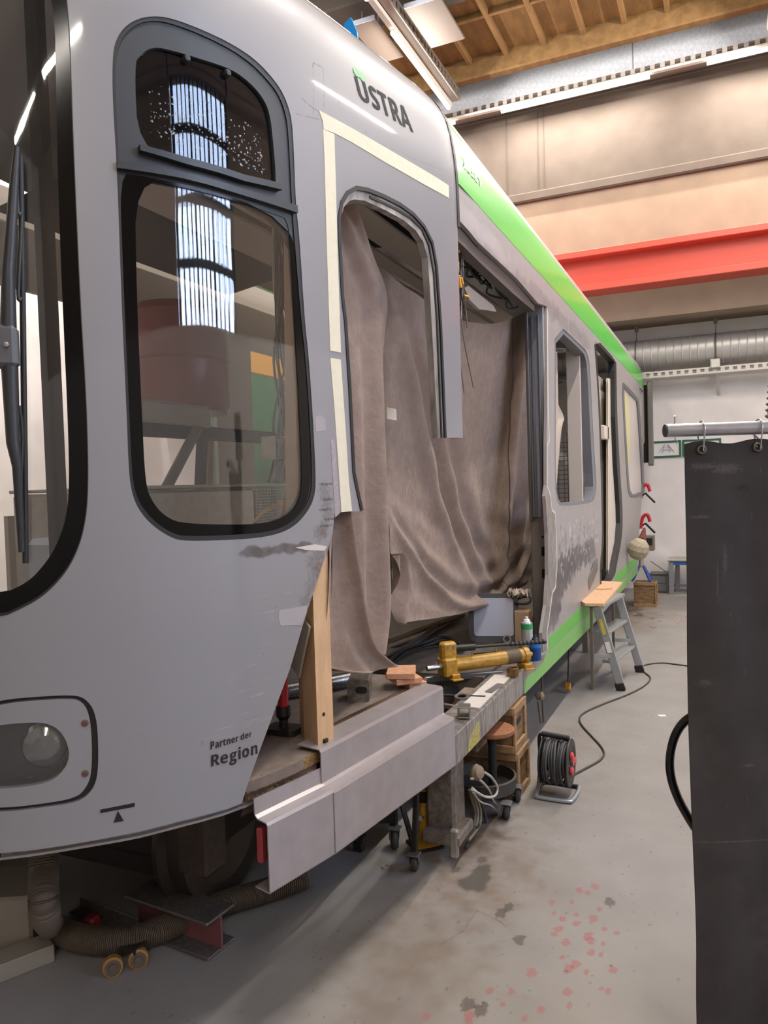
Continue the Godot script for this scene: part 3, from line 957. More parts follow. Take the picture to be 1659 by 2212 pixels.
	# metal frame round the opening
	var rim := PackedVector2Array([Vector2(0.156, 1.784), Vector2(0.167, 2.233), Vector2(0.188, 2.456), Vector2(0.215, 2.543), Vector2(0.275, 2.591), Vector2(0.352, 2.617), Vector2(0.444, 2.627), Vector2(0.554, 2.624), Vector2(0.652, 2.618), Vector2(0.720, 2.604), Vector2(0.774, 2.571), Vector2(0.808, 2.529), Vector2(0.825, 2.473), Vector2(0.823, 2.415), Vector2(0.819, 2.222), Vector2(0.807, 2.141), Vector2(0.796, 1.925), Vector2(0.789, 1.649), Vector2(0.774, 1.594), Vector2(0.753, 1.519), Vector2(0.737, 1.520), Vector2(0.759, 1.594), Vector2(0.774, 1.649), Vector2(0.784, 1.926), Vector2(0.797, 2.143), Vector2(0.810, 2.224), Vector2(0.812, 2.410), Vector2(0.806, 2.474), Vector2(0.784, 2.520), Vector2(0.753, 2.548), Vector2(0.725, 2.561), Vector2(0.667, 2.573), Vector2(0.546, 2.575), Vector2(0.428, 2.572), Vector2(0.342, 2.556), Vector2(0.289, 2.528), Vector2(0.257, 2.474), Vector2(0.246, 2.310), Vector2(0.233, 2.044), Vector2(0.219, 1.782)])
	var rim_node: Node = put(skin(rim, [], -0.004, 0.028, 0.05), "opening_frame", mat("scraped frame", "c4bfba", 0.42, 0.3, 0.5, 2.0, Vector3(1, 0.3, 1)), tr)
	put(skin(stripe(PackedVector2Array([Vector2(0.168, 1.784), Vector2(0.179, 2.232), Vector2(0.199, 2.453), Vector2(0.226, 2.536), Vector2(0.286, 2.585), Vector2(0.362, 2.609), Vector2(0.454, 2.619), Vector2(0.561, 2.618), Vector2(0.655, 2.612), Vector2(0.720, 2.599), Vector2(0.770, 2.568), Vector2(0.801, 2.528), Vector2(0.818, 2.475), Vector2(0.819, 2.416), Vector2(0.814, 2.223), Vector2(0.802, 2.142), Vector2(0.791, 1.926), Vector2(0.784, 1.649), Vector2(0.769, 1.594), Vector2(0.747, 1.520)]), 0.014), [], 0.003, 0.012, 0.05), "rubber_bead", black, rim_node)
	put(skin(stripe(PackedVector2Array([Vector2(0.194, 1.783), Vector2(0.204, 2.228), Vector2(0.218, 2.422), Vector2(0.248, 2.522), Vector2(0.300, 2.572), Vector2(0.379, 2.592), Vector2(0.473, 2.597), Vector2(0.562, 2.596), Vector2(0.640, 2.593)]), 0.009), [], 0.0, 0.012, 0.05), "rubber_bead", black, rim_node)

	# masking tape
	put(skin(PackedVector2Array([Vector2(0.901, 2.789), Vector2(0.892, 2.788), Vector2(0.731, 2.792), Vector2(0.454, 2.796), Vector2(0.257, 2.801), Vector2(0.076, 2.803), Vector2(0.080, 2.751), Vector2(0.279, 2.745), Vector2(0.547, 2.741), Vector2(0.735, 2.744), Vector2(0.827, 2.742), Vector2(0.880, 2.736), Vector2(0.883, 2.760)]), [], 0.0012, 0.001, 0.1), "masking_tape", tape, shell)
	put(skin(PackedVector2Array([Vector2(0.884, 2.735), Vector2(0.827, 2.739), Vector2(0.828, 2.679), Vector2(0.831, 2.353), Vector2(0.831, 2.038), Vector2(0.885, 2.038), Vector2(0.885, 2.341), Vector2(0.882, 2.662)]), [], 0.001, 0.001, 0.1), "masking_tape", tape, shell)
	put(skin(PackedVector2Array([Vector2(0.886, 2.015), Vector2(0.833, 2.015), Vector2(0.819, 1.771), Vector2(0.812, 1.619), Vector2(0.800, 1.521), Vector2(0.856, 1.520), Vector2(0.864, 1.680), Vector2(0.874, 1.858)]), [], 0.001, 0.001, 0.1), "masking_tape", tape, shell)
	put(skin(PackedVector2Array([Vector2(0.898, 1.753), Vector2(0.877, 1.754), Vector2(0.870, 1.620), Vector2(0.861, 1.519), Vector2(0.888, 1.504), Vector2(0.892, 1.590)]), [], 0.001, 0.001, 0.1), "tape_residue", mat("residue", "b2a6ac", 0.7, 0.0, 0.25, 14.0), shell)
	put(skin(PackedVector2Array([Vector2(1.151, 1.244), Vector2(1.032, 1.241), Vector2(1.042, 1.211), Vector2(1.063, 1.186), Vector2(1.148, 1.197), Vector2(1.156, 1.220)]), [], 0.0008, 0.0008, 0.1), "clear_tape", mat("clear tape", "9d999c", 0.25), shell)
	put(skin(PackedVector2Array([Vector2(0.969, 1.823), Vector2(0.938, 1.828), Vector2(0.921, 1.818), Vector2(0.919, 1.782), Vector2(0.967, 1.777)]), [], 0.0008, 0.0008, 0.1), "clear_tape", mat("clear tape", "9d999c", 0.25), shell)
	put(skin(PackedVector2Array([Vector2(1.076, 1.423), Vector2(0.989, 1.426), Vector2(0.933, 1.415), Vector2(0.947, 1.402), Vector2(1.032, 1.412)]), [], 0.001, 0.0006, 0.1), "filler_smear", mat("filler", "c9beb6", 0.7), shell)

	# lettering and signs on the shell
	put(letters("USTRA", PackedVector2Array([Vector2(0.675, 2.911), Vector2(0.332, 2.921), Vector2(0.357, 3.004), Vector2(0.693, 2.985)]), 0.0015, true), "lettering", mat("black print", "101012", 0.75), shell)
	var dots := mb()
	for e in [Vector2(0.673, 3.004), Vector2(0.642, 3.002)]:
		var q := ellipse(e, Vector2(0.02, 0.016), 14)
		var part := skin(q, [], 0.0015, 0.0005, 0.02)
		dots.v.append_array(part.v)
		dots.n.append_array(part.n)
		dots.uv.append_array(part.uv)
	var link := skin(stripe(PackedVector2Array([Vector2(0.673, 3.004), Vector2(0.642, 3.002)]), 0.014), [], 0.0015, 0.0005, 0.02)
	dots.v.append_array(link.v)
	dots.n.append_array(link.n)
	dots.uv.append_array(link.uv)
	put(dots, "green_mark", mat("green print", "4f9a62", 0.4), shell)
	put(letters("Partner der", PackedVector2Array([Vector2(1.406, 0.897), Vector2(1.273, 0.900), Vector2(1.273, 0.917), Vector2(1.405, 0.920)]), 0.0012, true), "lettering", mat("dark red print", "1c1214", 0.75), shell)
	put(letters("Region", PackedVector2Array([Vector2(1.407, 0.840), Vector2(1.255, 0.834), Vector2(1.253, 0.881), Vector2(1.405, 0.883)]), 0.0012, true), "lettering", mat("dark red print", "1c1214", 0.75), shell)
	put(skin(PackedVector2Array([Vector2(1.697, 0.801), Vector2(1.613, 0.802), Vector2(1.614, 0.792), Vector2(1.697, 0.792)]), [], 0.0012, 0.0006), "levelling_bar", mat("black print", "101012", 0.75), shell)
	put(skin(PackedVector2Array([Vector2(1.655, 0.790), Vector2(1.642, 0.761), Vector2(1.667, 0.761)]), [], 0.0012, 0.0006), "levelling_triangle", mat("black print", "101012", 0.75), shell)

	# ---- cab side window
	var wn: Node = put(skin(win, [soft(PackedVector2Array([Vector2(1.580, 2.413), Vector2(1.537, 2.414), Vector2(1.030, 2.420), Vector2(1.017, 2.186), Vector2(0.994, 1.665), Vector2(1.024, 1.571), Vector2(1.107, 1.501), Vector2(1.217, 1.482), Vector2(1.440, 1.492), Vector2(1.514, 1.521), Vector2(1.560, 1.572), Vector2(1.577, 1.632), Vector2(1.576, 1.798), Vector2(1.582, 2.104)])), soft(PackedVector2Array([Vector2(1.535, 2.696), Vector2(1.519, 2.729), Vector2(1.483, 2.758), Vector2(1.436, 2.762), Vector2(1.345, 2.767), Vector2(1.245, 2.777), Vector2(1.182, 2.764), Vector2(1.138, 2.741), Vector2(1.111, 2.707), Vector2(1.101, 2.618), Vector2(1.095, 2.509), Vector2(1.105, 2.493), Vector2(1.237, 2.482), Vector2(1.412, 2.480), Vector2(1.534, 2.489)]))], -0.006, 0.03, 0.06), "cab_window", frame_m, tr)
	put(skin(win, [soft(PackedVector2Array([Vector2(1.585, 2.613), Vector2(1.584, 2.694), Vector2(1.566, 2.751), Vector2(1.542, 2.786), Vector2(1.508, 2.812), Vector2(1.472, 2.826), Vector2(1.428, 2.831), Vector2(1.337, 2.831), Vector2(1.242, 2.829), Vector2(1.177, 2.819), Vector2(1.124, 2.799), Vector2(1.079, 2.774), Vector2(1.053, 2.735), Vector2(1.040, 2.684), Vector2(1.036, 2.446), Vector2(1.026, 2.296), Vector2(1.013, 2.114), Vector2(1.000, 2.007), Vector2(0.989, 1.799), Vector2(0.988, 1.627), Vector2(0.999, 1.576), Vector2(1.034, 1.531), Vector2(1.088, 1.496), Vector2(1.166, 1.478), Vector2(1.273, 1.476), Vector2(1.448, 1.482), Vector2(1.486, 1.492), Vector2(1.532, 1.525), Vector2(1.563, 1.565), Vector2(1.579, 1.605), Vector2(1.585, 1.656), Vector2(1.585, 1.804), Vector2(1.586, 2.101), Vector2(1.584, 2.417)]))], -0.002, 0.02, 0.06), "window_gasket", black, wn)
	put(skin(soft(PackedVector2Array([Vector2(1.585, 2.415), Vector2(1.537, 2.417), Vector2(1.020, 2.417), Vector2(1.010, 2.174), Vector2(0.987, 1.679), Vector2(1.003, 1.579), Vector2(1.036, 1.534), Vector2(1.091, 1.498), Vector2(1.166, 1.478), Vector2(1.273, 1.476), Vector2(1.448, 1.482), Vector2(1.486, 1.492), Vector2(1.532, 1.525), Vector2(1.563, 1.565), Vector2(1.579, 1.605), Vector2(1.585, 1.656), Vector2(1.585, 1.804), Vector2(1.586, 2.101)])), [soft(PackedVector2Array([Vector2(1.546, 2.408), Vector2(1.415, 2.408), Vector2(1.100, 2.412), Vector2(1.046, 2.409), Vector2(1.042, 2.182), Vector2(1.031, 1.749), Vector2(1.032, 1.608), Vector2(1.055, 1.552), Vector2(1.096, 1.523), Vector2(1.162, 1.506), Vector2(1.250, 1.502), Vector2(1.452, 1.516), Vector2(1.501, 1.535), Vector2(1.536, 1.577), Vector2(1.552, 1.625), Vector2(1.553, 1.799), Vector2(1.554, 2.107)]))], -0.004, 0.003, 0.06), "pane_border", black_glass, wn)
	put(skin(soft(PackedVector2Array([Vector2(1.580, 2.413), Vector2(1.537, 2.414), Vector2(1.022, 2.420), Vector2(1.010, 2.174), Vector2(0.991, 1.679), Vector2(1.007, 1.579), Vector2(1.040, 1.537), Vector2(1.095, 1.501), Vector2(1.165, 1.482), Vector2(1.273, 1.479), Vector2(1.448, 1.486), Vector2(1.486, 1.496), Vector2(1.528, 1.527), Vector2(1.560, 1.567), Vector2(1.576, 1.606), Vector2(1.582, 1.658), Vector2(1.581, 1.804), Vector2(1.583, 2.102)])), [], -0.0075, 0.004, 0.06), "pane", pane, wn)
	put(skin(soft(PackedVector2Array([Vector2(1.535, 2.696), Vector2(1.519, 2.729), Vector2(1.483, 2.758), Vector2(1.436, 2.762), Vector2(1.345, 2.767), Vector2(1.245, 2.777), Vector2(1.182, 2.764), Vector2(1.138, 2.741), Vector2(1.111, 2.707), Vector2(1.101, 2.618), Vector2(1.095, 2.509), Vector2(1.105, 2.493), Vector2(1.237, 2.482), Vector2(1.412, 2.480), Vector2(1.534, 2.489)])), [], -0.016, 0.004, 0.06), "vent_pane", glass("dark vent pane", "0b0d13", 0.75), wn)
	put(skin(PackedVector2Array([Vector2(1.591, 2.440), Vector2(1.439, 2.443), Vector2(1.271, 2.444), Vector2(1.026, 2.455), Vector2(1.025, 2.433), Vector2(1.272, 2.426), Vector2(1.440, 2.426), Vector2(1.591, 2.421)]), [], 0.012, 0.02, 0.06), "window_rail", mat("frame dark", "25272b", 0.45), wn)
	put(skin(PackedVector2Array([Vector2(1.535, 2.489), Vector2(1.412, 2.482), Vector2(1.237, 2.484), Vector2(1.095, 2.500), Vector2(1.091, 2.482), Vector2(1.237, 2.466), Vector2(1.412, 2.464), Vector2(1.534, 2.474)]), [], 0.016, 0.026, 0.06), "vent_lip", mat("frame dark", "25272b", 0.45), wn)
	for p in [Vector2(1.393, 2.754), Vector2(1.265, 2.760)]:
		var e := on_skin(p.x, p.y, -0.018)
		put(mb().lathe([Vector2(0.0, 0.02), Vector2(0.008, 0.019), Vector2(0.011, 0.012), Vector2(0.011, 0.0)], e[0], e[1], 14), "vent_knob", black, wn)
	# the perforated print along the pane border: dots
	var drops := noise(0.2, 4)
	var rng := RandomNumberGenerator.new()
	rng.seed = 5
	var wet := mb()
	for i in 280:
		var u := rng.randf()
		var p := Vector2(1.497, 2.528).lerp(Vector2(1.131, 2.521), u) + Vector2(0, (1.0 - pow(rng.randf(), 0.6)) * 0.16)
		var e := on_skin(p.x, p.y, -0.0158)
		var r := rng.randf_range(0.001, 0.0036)
		wet.lathe([Vector2(0, r * 0.5), Vector2(r * 0.7, r * 0.35), Vector2(r, 0.0)], e[0], e[1], 8)
	stuffed(put(wet, "water_drops", glass("water", "cfd6de", 0.3, 0.1), wn))

	# ---- windscreen and wiper
	var wsn: Node = put(skin(ws, [], -0.004, 0.005, 0.06), "windscreen", pane, tr)
	var inner := PackedVector2Array([Vector2(1.719, 2.811), Vector2(1.725, 2.589), Vector2(1.731, 2.308), Vector2(1.732, 2.025), Vector2(1.732, 1.797), Vector2(1.735, 1.625), Vector2(1.746, 1.544), Vector2(1.771, 1.477), Vector2(1.801, 1.432), Vector2(1.840, 1.391), Vector2(1.904, 1.364)])
	inner.append(Vector2(2.48, 1.36))
	inner.append(Vector2(2.48, 3.05))
	inner.append(Vector2(1.77, 3.05))
	inner = soft(inner)
	var wso := PackedVector2Array([Vector2(1.690, 2.816), Vector2(1.687, 2.725), Vector2(1.689, 2.582), Vector2(1.690, 2.344), Vector2(1.690, 2.056), Vector2(1.686, 1.832), Vector2(1.690, 1.616), Vector2(1.704, 1.517), Vector2(1.731, 1.443), Vector2(1.768, 1.390), Vector2(1.816, 1.348), Vector2(1.862, 1.326), Vector2(1.907, 1.307)])
	wso.append(Vector2(2.52, 1.29))
	wso.append(Vector2(2.52, 3.11))
	wso.append(Vector2(1.70, 3.11))
	wso = soft(wso)
	put(skin(wso, [ws], 0.001, 0.02, 0.06), "windscreen_gasket", black, wsn)
	put(skin(ws, [inner], -0.0025, 0.001, 0.06), "pane_border", black_glass, wsn)
	var arm := mat("wiper black", "26282b", 0.45)
	var at := func(u: Vector2, off: float) -> Vector3: return on_skin(u.x, u.y, off)[0]
	var wp: Node = put(mb().tube([at.call(Vector2(1.848, 1.921), 0.05), at.call(Vector2(1.848, 1.730), 0.052), at.call(Vector2(1.842, 1.673), 0.05), at.call(Vector2(1.845, 1.469), 0.03)], 0.019, 10, false, 0.4).tube([at.call(Vector2(1.848, 1.977), 0.05), at.call(Vector2(1.842, 2.133), 0.047), at.call(Vector2(1.824, 2.333), 0.035), at.call(Vector2(1.814, 2.434), 0.03)], 0.019, 10, false, 0.35), "wiper", arm, tr)
	var e0 := on_skin(Vector2(1.861, 1.957).x, Vector2(1.861, 1.957).y, 0.05)
	put(mb().box(e0[0], Vector3(0.045, 0.1, 0.07), 0.01, Basis(e0[1], Vector3.UP, e0[1].cross(Vector3.UP))), "wiper_pivot", mat("grey plastic", "54565a", 0.5), wp)
	var e1 := on_skin(Vector2(1.848, 1.958).x, Vector2(1.848, 1.958).y, 0.073)
	put(mb().lathe([Vector2(0, 0.006), Vector2(0.006, 0.005), Vector2(0.007, 0.0)], e1[0], e1[1], 10), "screw", steel, wp)
	put(mb().tube([at.call(Vector2(1.809, 2.418), 0.018), at.call(Vector2(1.817, 2.134), 0.018), at.call(Vector2(1.824, 1.910), 0.018), at.call(Vector2(1.831, 1.684), 0.018), at.call(Vector2(1.840, 1.440), 0.018)], 0.0075, 6), "wiper_blade", black, wp)
	put(mb().tube(curve([at.call(Vector2(1.818, 2.356), 0.03), at.call(Vector2(1.818, 2.278), 0.03), at.call(Vector2(1.812, 2.268), 0.024), at.call(Vector2(1.826, 2.089), 0.03), at.call(Vector2(1.821, 2.078), 0.024)], 4), 0.005, 6), "wiper_yoke", arm, wp)
	put(mb().tube(curve([at.call(Vector2(1.841, 1.797), 0.03), at.call(Vector2(1.836, 1.820), 0.03), at.call(Vector2(1.833, 1.741), 0.024), at.call(Vector2(1.845, 1.571), 0.03), at.call(Vector2(1.839, 1.537), 0.024)], 4), 0.005, 6), "wiper_yoke", arm, wp)

	# ---- headlight unit
	var hp := PackedVector2Array([Vector2(1.916, 1.097), Vector2(1.832, 1.098), Vector2(1.751, 1.093), Vector2(1.728, 1.081), Vector2(1.714, 1.052), Vector2(1.709, 0.994), Vector2(1.713, 0.898), Vector2(1.727, 0.863), Vector2(1.753, 0.840), Vector2(1.843, 0.838), Vector2(1.928, 0.839)])
	hp.append(Vector2(2.19, 0.868))
	hp.append(Vector2(2.19, 1.052))
	hp = soft(hp)
	var lens := PackedVector2Array([Vector2(1.918, 1.047), Vector2(1.830, 1.043), Vector2(1.805, 1.034), Vector2(1.785, 1.019), Vector2(1.769, 0.989), Vector2(1.763, 0.957), Vector2(1.767, 0.936), Vector2(1.776, 0.919), Vector2(1.793, 0.901), Vector2(1.814, 0.891), Vector2(1.849, 0.885), Vector2(1.926, 0.885)])
	lens.append(Vector2(2.16, 0.9))
	lens.append(Vector2(2.16, 1.015))
	lens = soft(lens)
	var hl: Node = put(skin(hp, [lens], 0.0, 0.02, 0.06), "headlight_unit", silver, tr)
	put(skin(head, [hp], -0.012, 0.02, 0.06), "headlight_gap", black, hl)
	put(skin(lens, [], -0.004, 0.003, 0.06), "lens", glass("lamp lens", "5c5f62", 0.12), hl)
	put(skin(lens, [], -0.07, 0.005, 0.06), "lamp_bowl", mat("lamp bowl", "2e3032", 0.4), hl)
	var lp := Vector2(1.824, 0.970)
	var e2 := on_skin(lp.x, lp.y, -0.06)
	put(mb().lathe([Vector2(0.0, 0.035), Vector2(0.03, 0.032), Vector2(0.052, 0.022), Vector2(0.06, 0.008), Vector2(0.062, 0.0), Vector2(0.05, -0.02)], e2[0], e2[1], 28), "lamp", mat("lamp reflector", "8f9497", 0.12, 0.9), hl)
	for p in [Vector2(1.724, 1.027), Vector2(1.729, 0.899)]:
		var e := on_skin(p.x, p.y, 0.0)
		put(mb().lathe([Vector2(0.0, 0.001), Vector2(0.003, 0.0012), Vector2(0.0035, 0.003), Vector2(0.0085, 0.002), Vector2(0.009, 0.0)], e[0], e[1], 14), "screw", mat("brown screw", "6b4f48", 0.5, 0.5), hl)

	# ---- body side behind the joint
	var side := PackedVector2Array([Vector2(-8.0, 3.33), Vector2(-0.004, 3.33)])
	side.append_array(PackedVector2Array([Vector2(0.057, 2.671), Vector2(-0.032, 2.691), Vector2(-0.290, 2.676), Vector2(-0.994, 2.678), Vector2(-1.486, 2.650), Vector2(-1.735, 2.681), Vector2(-1.669, 1.987), Vector2(-1.637, 1.824), Vector2(-1.608, 1.575), Vector2(-1.561, 1.508), Vector2(-1.602, 1.287), Vector2(-1.586, 1.028), Vector2(-1.513, 0.855), Vector2(-1.382, 0.712), Vector2(-1.394, 0.592), Vector2(-0.928, 0.599), Vector2(-0.925, 0.471), Vector2(-3.291, 0.427), Vector2(-6.761, 0.439)]))
	side.append_array(PackedVector2Array([Vector2(-7.0, 0.9), Vector2(-7.45, 1.35), Vector2(-7.75, 1.7), Vector2(-7.8, 2.05), Vector2(-8.0, 2.1)]))
	var w2 := soft(PackedVector2Array([Vector2(-1.969, 2.635), Vector2(-3.114, 2.632), Vector2(-3.266, 2.611), Vector2(-3.391, 2.512), Vector2(-3.479, 1.930), Vector2(-3.601, 1.552), Vector2(-3.563, 1.466), Vector2(-3.455, 1.411), Vector2(-2.705, 1.415), Vector2(-2.023, 1.430), Vector2(-1.919, 1.457), Vector2(-1.867, 1.518), Vector2(-1.847, 1.596), Vector2(-1.914, 2.161)]), 1)
	var door := soft(PackedVector2Array([Vector2(-3.613, 2.813), Vector2(-5.089, 2.804), Vector2(-5.064, 2.703), Vector2(-5.059, 2.233), Vector2(-5.168, 1.763), Vector2(-5.329, 1.327), Vector2(-5.335, 1.130), Vector2(-5.185, 0.946), Vector2(-4.857, 0.786), Vector2(-4.587, 0.638), Vector2(-3.652, 0.642), Vector2(-3.688, 0.885), Vector2(-3.848, 1.040), Vector2(-3.860, 1.500), Vector2(-3.805, 2.233), Vector2(-3.716, 2.534)]), 1)
	var w3 := soft(PackedVector2Array([Vector2(-5.508, 2.620), Vector2(-5.678, 2.649), Vector2(-7.185, 2.616), Vector2(-7.337, 2.511), Vector2(-7.545, 2.042), Vector2(-7.813, 1.490), Vector2(-7.725, 1.380), Vector2(-6.215, 1.366), Vector2(-5.899, 1.431), Vector2(-5.790, 1.567), Vector2(-5.571, 2.269)]), 1)
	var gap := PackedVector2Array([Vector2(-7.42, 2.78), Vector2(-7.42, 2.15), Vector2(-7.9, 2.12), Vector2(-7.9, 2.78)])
	var im2 := Image.create_empty(1800, 760, false, Image.FORMAT_RGBA8)
	im2.fill(Color(0.45, 0.44, 0.44, 0.0))
	var lo2 := Vector2(-8.05, 0.4)
	var hi2 := Vector2(0.0, 3.35)
	var px2 := func(p: Vector2) -> Vector2: return Vector2((p.x - lo2.x) / (hi2.x - lo2.x) * 1800, (hi2.y - p.y) / (hi2.y - lo2.y) * 760)
	# sanded bands along the shoulder, dark filler runs low on the side
	for p in PackedVector2Array([Vector2(-0.489, 2.652), Vector2(-0.827, 2.644), Vector2(-1.125, 2.664), Vector2(-1.467, 2.686), Vector2(-1.862, 2.697), Vector2(-2.241, 2.694), Vector2(-2.680, 2.702), Vector2(-3.124, 2.695), Vector2(-4.068, 2.702)]):
		spot(im2, px2.call(p), Vector2(70, 18), Color(0.47, 0.45, 0.45), 0.55, n1, 0.3)
	for p in PackedVector2Array([Vector2(-0.133, 2.737), Vector2(-0.349, 2.741), Vector2(-0.619, 2.729)]):
		spot(im2, px2.call(p), Vector2(60, 14), Color(0.66, 0.64, 0.65), 0.5, n1, 0.4)
	for p in PackedVector2Array([Vector2(-1.926, 1.009), Vector2(-2.117, 1.018), Vector2(-2.375, 1.032), Vector2(-2.616, 1.031), Vector2(-2.900, 1.039), Vector2(-3.187, 1.038), Vector2(-1.871, 0.925), Vector2(-1.758, 0.838), Vector2(-1.665, 0.765), Vector2(-2.028, 0.951), Vector2(-2.279, 0.968)]):
		spot(im2, px2.call(p), Vector2(70, 26), Color(0.3, 0.29, 0.3), 0.7, n1, 0.3)
	for p in PackedVector2Array([Vector2(-2.172, 1.201), Vector2(-2.396, 1.200), Vector2(-2.674, 1.180), Vector2(-2.921, 1.197), Vector2(-3.199, 1.122), Vector2(-3.423, 1.009), Vector2(-3.099, 1.221), Vector2(-1.975, 1.155)]):
		spot(im2, px2.call(p), Vector2(14, 20), Color(0.4, 0.39, 0.4), 0.5, n2, 0.6)
	for k in 90:
		var p := Vector2(-1.934, 1.068).lerp(Vector2(-3.621, 1.149), rs.randf()) + Vector2(0, rs.randf_range(-0.1, 0.22))
		spot(im2, px2.call(p), Vector2(rs.randf_range(2, 9), rs.randf_range(1, 9)), Color(0.74, 0.72, 0.71) if k % 3 else Color(0.28, 0.27, 0.28), 0.6, n2, 0.5)
	for k in 60:
		var p := Vector2(-2.085, 1.418).lerp(Vector2(-3.605, 1.398), rs.randf()) + Vector2(0, rs.randf_range(-0.02, 0.02))
		spot(im2, px2.call(p), Vector2(5, 1.5), Color(0.42, 0.4, 0.41), 0.5, n2, 0.5)
	worn(primer, im2)
	var body: Node = put(spread(skin(side, [w2, door, w3, gap], 0.0, 0.02, 0.3, 0.14), lo2, hi2), "body_side", primer, tr)
	# door opening in the side: its cut edges
	put(skin(PackedVector2Array([Vector2(0.057, 2.665), Vector2(-0.031, 2.685), Vector2(-0.289, 2.670), Vector2(-0.993, 2.671), Vector2(-1.485, 2.636), Vector2(-1.481, 2.602), Vector2(-0.965, 2.599), Vector2(-0.260, 2.613), Vector2(-0.005, 2.619), Vector2(0.056, 2.615)]), [], -0.02, 0.05, 0.2), "lintel_edge", mat("dark rail", "55524f", 0.5, 0.3), body)
	put(skin(stripe(PackedVector2Array([Vector2(-1.746, 2.666), Vector2(-1.696, 1.989), Vector2(-1.722, 1.856), Vector2(-1.649, 1.818), Vector2(-1.622, 1.580)]), 0.022), [], 0.001, 0.002, 0.2), "filler_line", mat("filler", "c9beb6", 0.7), body)
	put(skin(PackedVector2Array([Vector2(-1.561, 1.508), Vector2(-1.602, 1.287), Vector2(-1.586, 1.028), Vector2(-1.513, 0.855), Vector2(-1.382, 0.712), Vector2(-1.394, 0.597), Vector2(-1.522, 0.584), Vector2(-1.507, 0.688), Vector2(-1.567, 0.745), Vector2(-1.681, 0.907), Vector2(-1.783, 0.928), Vector2(-1.842, 1.057), Vector2(-1.853, 1.270), Vector2(-1.838, 1.395), Vector2(-1.740, 1.417), Vector2(-1.709, 1.505), Vector2(-1.621, 1.569)]), [], 0.0008, 0.0012, 0.2), "ground_edge", ground_steel, body)
	var white_line := stripe(PackedVector2Array([Vector2(-1.621, 1.569), Vector2(-1.709, 1.505), Vector2(-1.740, 1.417), Vector2(-1.838, 1.395), Vector2(-1.853, 1.270), Vector2(-1.857, 1.055), Vector2(-1.797, 0.926), Vector2(-1.695, 0.905), Vector2(-1.567, 0.745), Vector2(-1.507, 0.688), Vector2(-1.521, 0.579)]), 0.018)
	put(skin(white_line, [], 0.0014, 0.0014, 0.2), "filler_line", mat("filler", "c9beb6", 0.7), body)
	# jamb of the door opening, seen end on
	var jz := -4.76
	var jamb := mat("jamb grey", "8b8a8c", 0.45, 0.3)
	var jb: Node = put(mb().box(Vector3(-1.06, 2.05, jz), Vector3(0.11, 1.35, 0.03), 0.004), "door_jamb", jamb, tr)
	put(mb().box(Vector3(-1.035, 2.0, jz + 0.024), Vector3(0.012, 1.25, 0.02), 0.003), "seal_strip", mat("seal blue grey", "565c6e", 0.5), jb)
	put(mb().box(Vector3(-1.075, 2.0, jz + 0.022), Vector3(0.016, 1.25, 0.014), 0.003), "seal_strip", mat("seal blue grey", "565c6e", 0.5), jb)
	put(mb().box(Vector3(-1.105, 2.0, jz + 0.03), Vector3(0.02, 1.3, 0.03), 0.004), "seal_strip", mat("dark rail", "55524f", 0.5, 0.3), jb)
	var jl: Node = put(mb().box(Vector3(-1.07, 1.0, jz - 0.02), Vector3(0.1, 0.8, 0.03), 0.004), "lower_jamb", mat("jamb dark", "77736f", 0.45, 0.4), tr)
	for d in [[1.25, 0.012, 0.02], [1.16, 0.02, 0.06], [1.02, 0.02, 0.06]]:
		put(mb().box(Vector3(-1.045, d[0], jz - 0.0), Vector3(d[1], d[2], 0.014), 0.006), "slot", dark, jl)
	# green line along the roof edge and the sill
	put(skin(PackedVector2Array([Vector2(-8.0, 2.825), Vector2(-0.02, 2.845), Vector2(-0.02, 3.10), Vector2(-8.0, 3.04)]), [], 0.0012, 0.0012, 0.5, 0.03), "green_stripe", green, body)
	put(letters("20381", PackedVector2Array([Vector2(-0.124, 2.951), Vector2(-0.386, 2.950), Vector2(-0.382, 2.999), Vector2(-0.122, 2.998)]), 0.004, true), "lettering", mat("white print", "e4e6e2", 0.5), body)
	put(skin(PackedVector2Array([Vector2(-0.943, 0.543), Vector2(-1.105, 0.545), Vector2(-1.206, 0.534), Vector2(-1.326, 0.536), Vector2(-1.427, 0.546), Vector2(-1.455, 0.573), Vector2(-1.545, 0.554), Vector2(-3.308, 0.545), Vector2(-3.291, 0.427), Vector2(-0.925, 0.471)]), [], 0.0012, 0.0012, 0.3), "green_sill_stripe", mat("green sill", "76ae5c", 0.4), body)
	put(skin(PackedVector2Array([Vector2(-1.556, 0.648), Vector2(-3.324, 0.661), Vector2(-3.309, 0.557), Vector2(-1.546, 0.559)]), [], 0.0012, 0.0012, 0.3), "green_sill_stripe", mat("green sill bright", "63b04a", 0.4), body)
	put(skin(PackedVector2Array([Vector2(-4.625, 0.661), Vector2(-6.642, 0.662), Vector2(-6.673, 0.545), Vector2(-4.608, 0.554)]), [], 0.0012, 0.0012, 0.3), "green_sill_stripe", mat("green sill bright", "63b04a", 0.4), body)
	put(skin(PackedVector2Array([Vector2(-4.606, 0.541), Vector2(-6.723, 0.523), Vector2(-6.761, 0.439), Vector2(-4.590, 0.444)]), [], 0.0012, 0.0012, 0.3), "green_sill_stripe", mat("green sill", "76ae5c", 0.4), body)
	put(skin(PackedVector2Array([Vector2(-0.928, 0.599), Vector2(-1.418, 0.581), Vector2(-1.455, 0.568), Vector2(-1.427, 0.546), Vector2(-1.326, 0.536), Vector2(-1.206, 0.534), Vector2(-1.105, 0.545), Vector2(-0.943, 0.543)]), [], 0.0012, 0.0012, 0.3), "ground_patch", ground_steel, body)
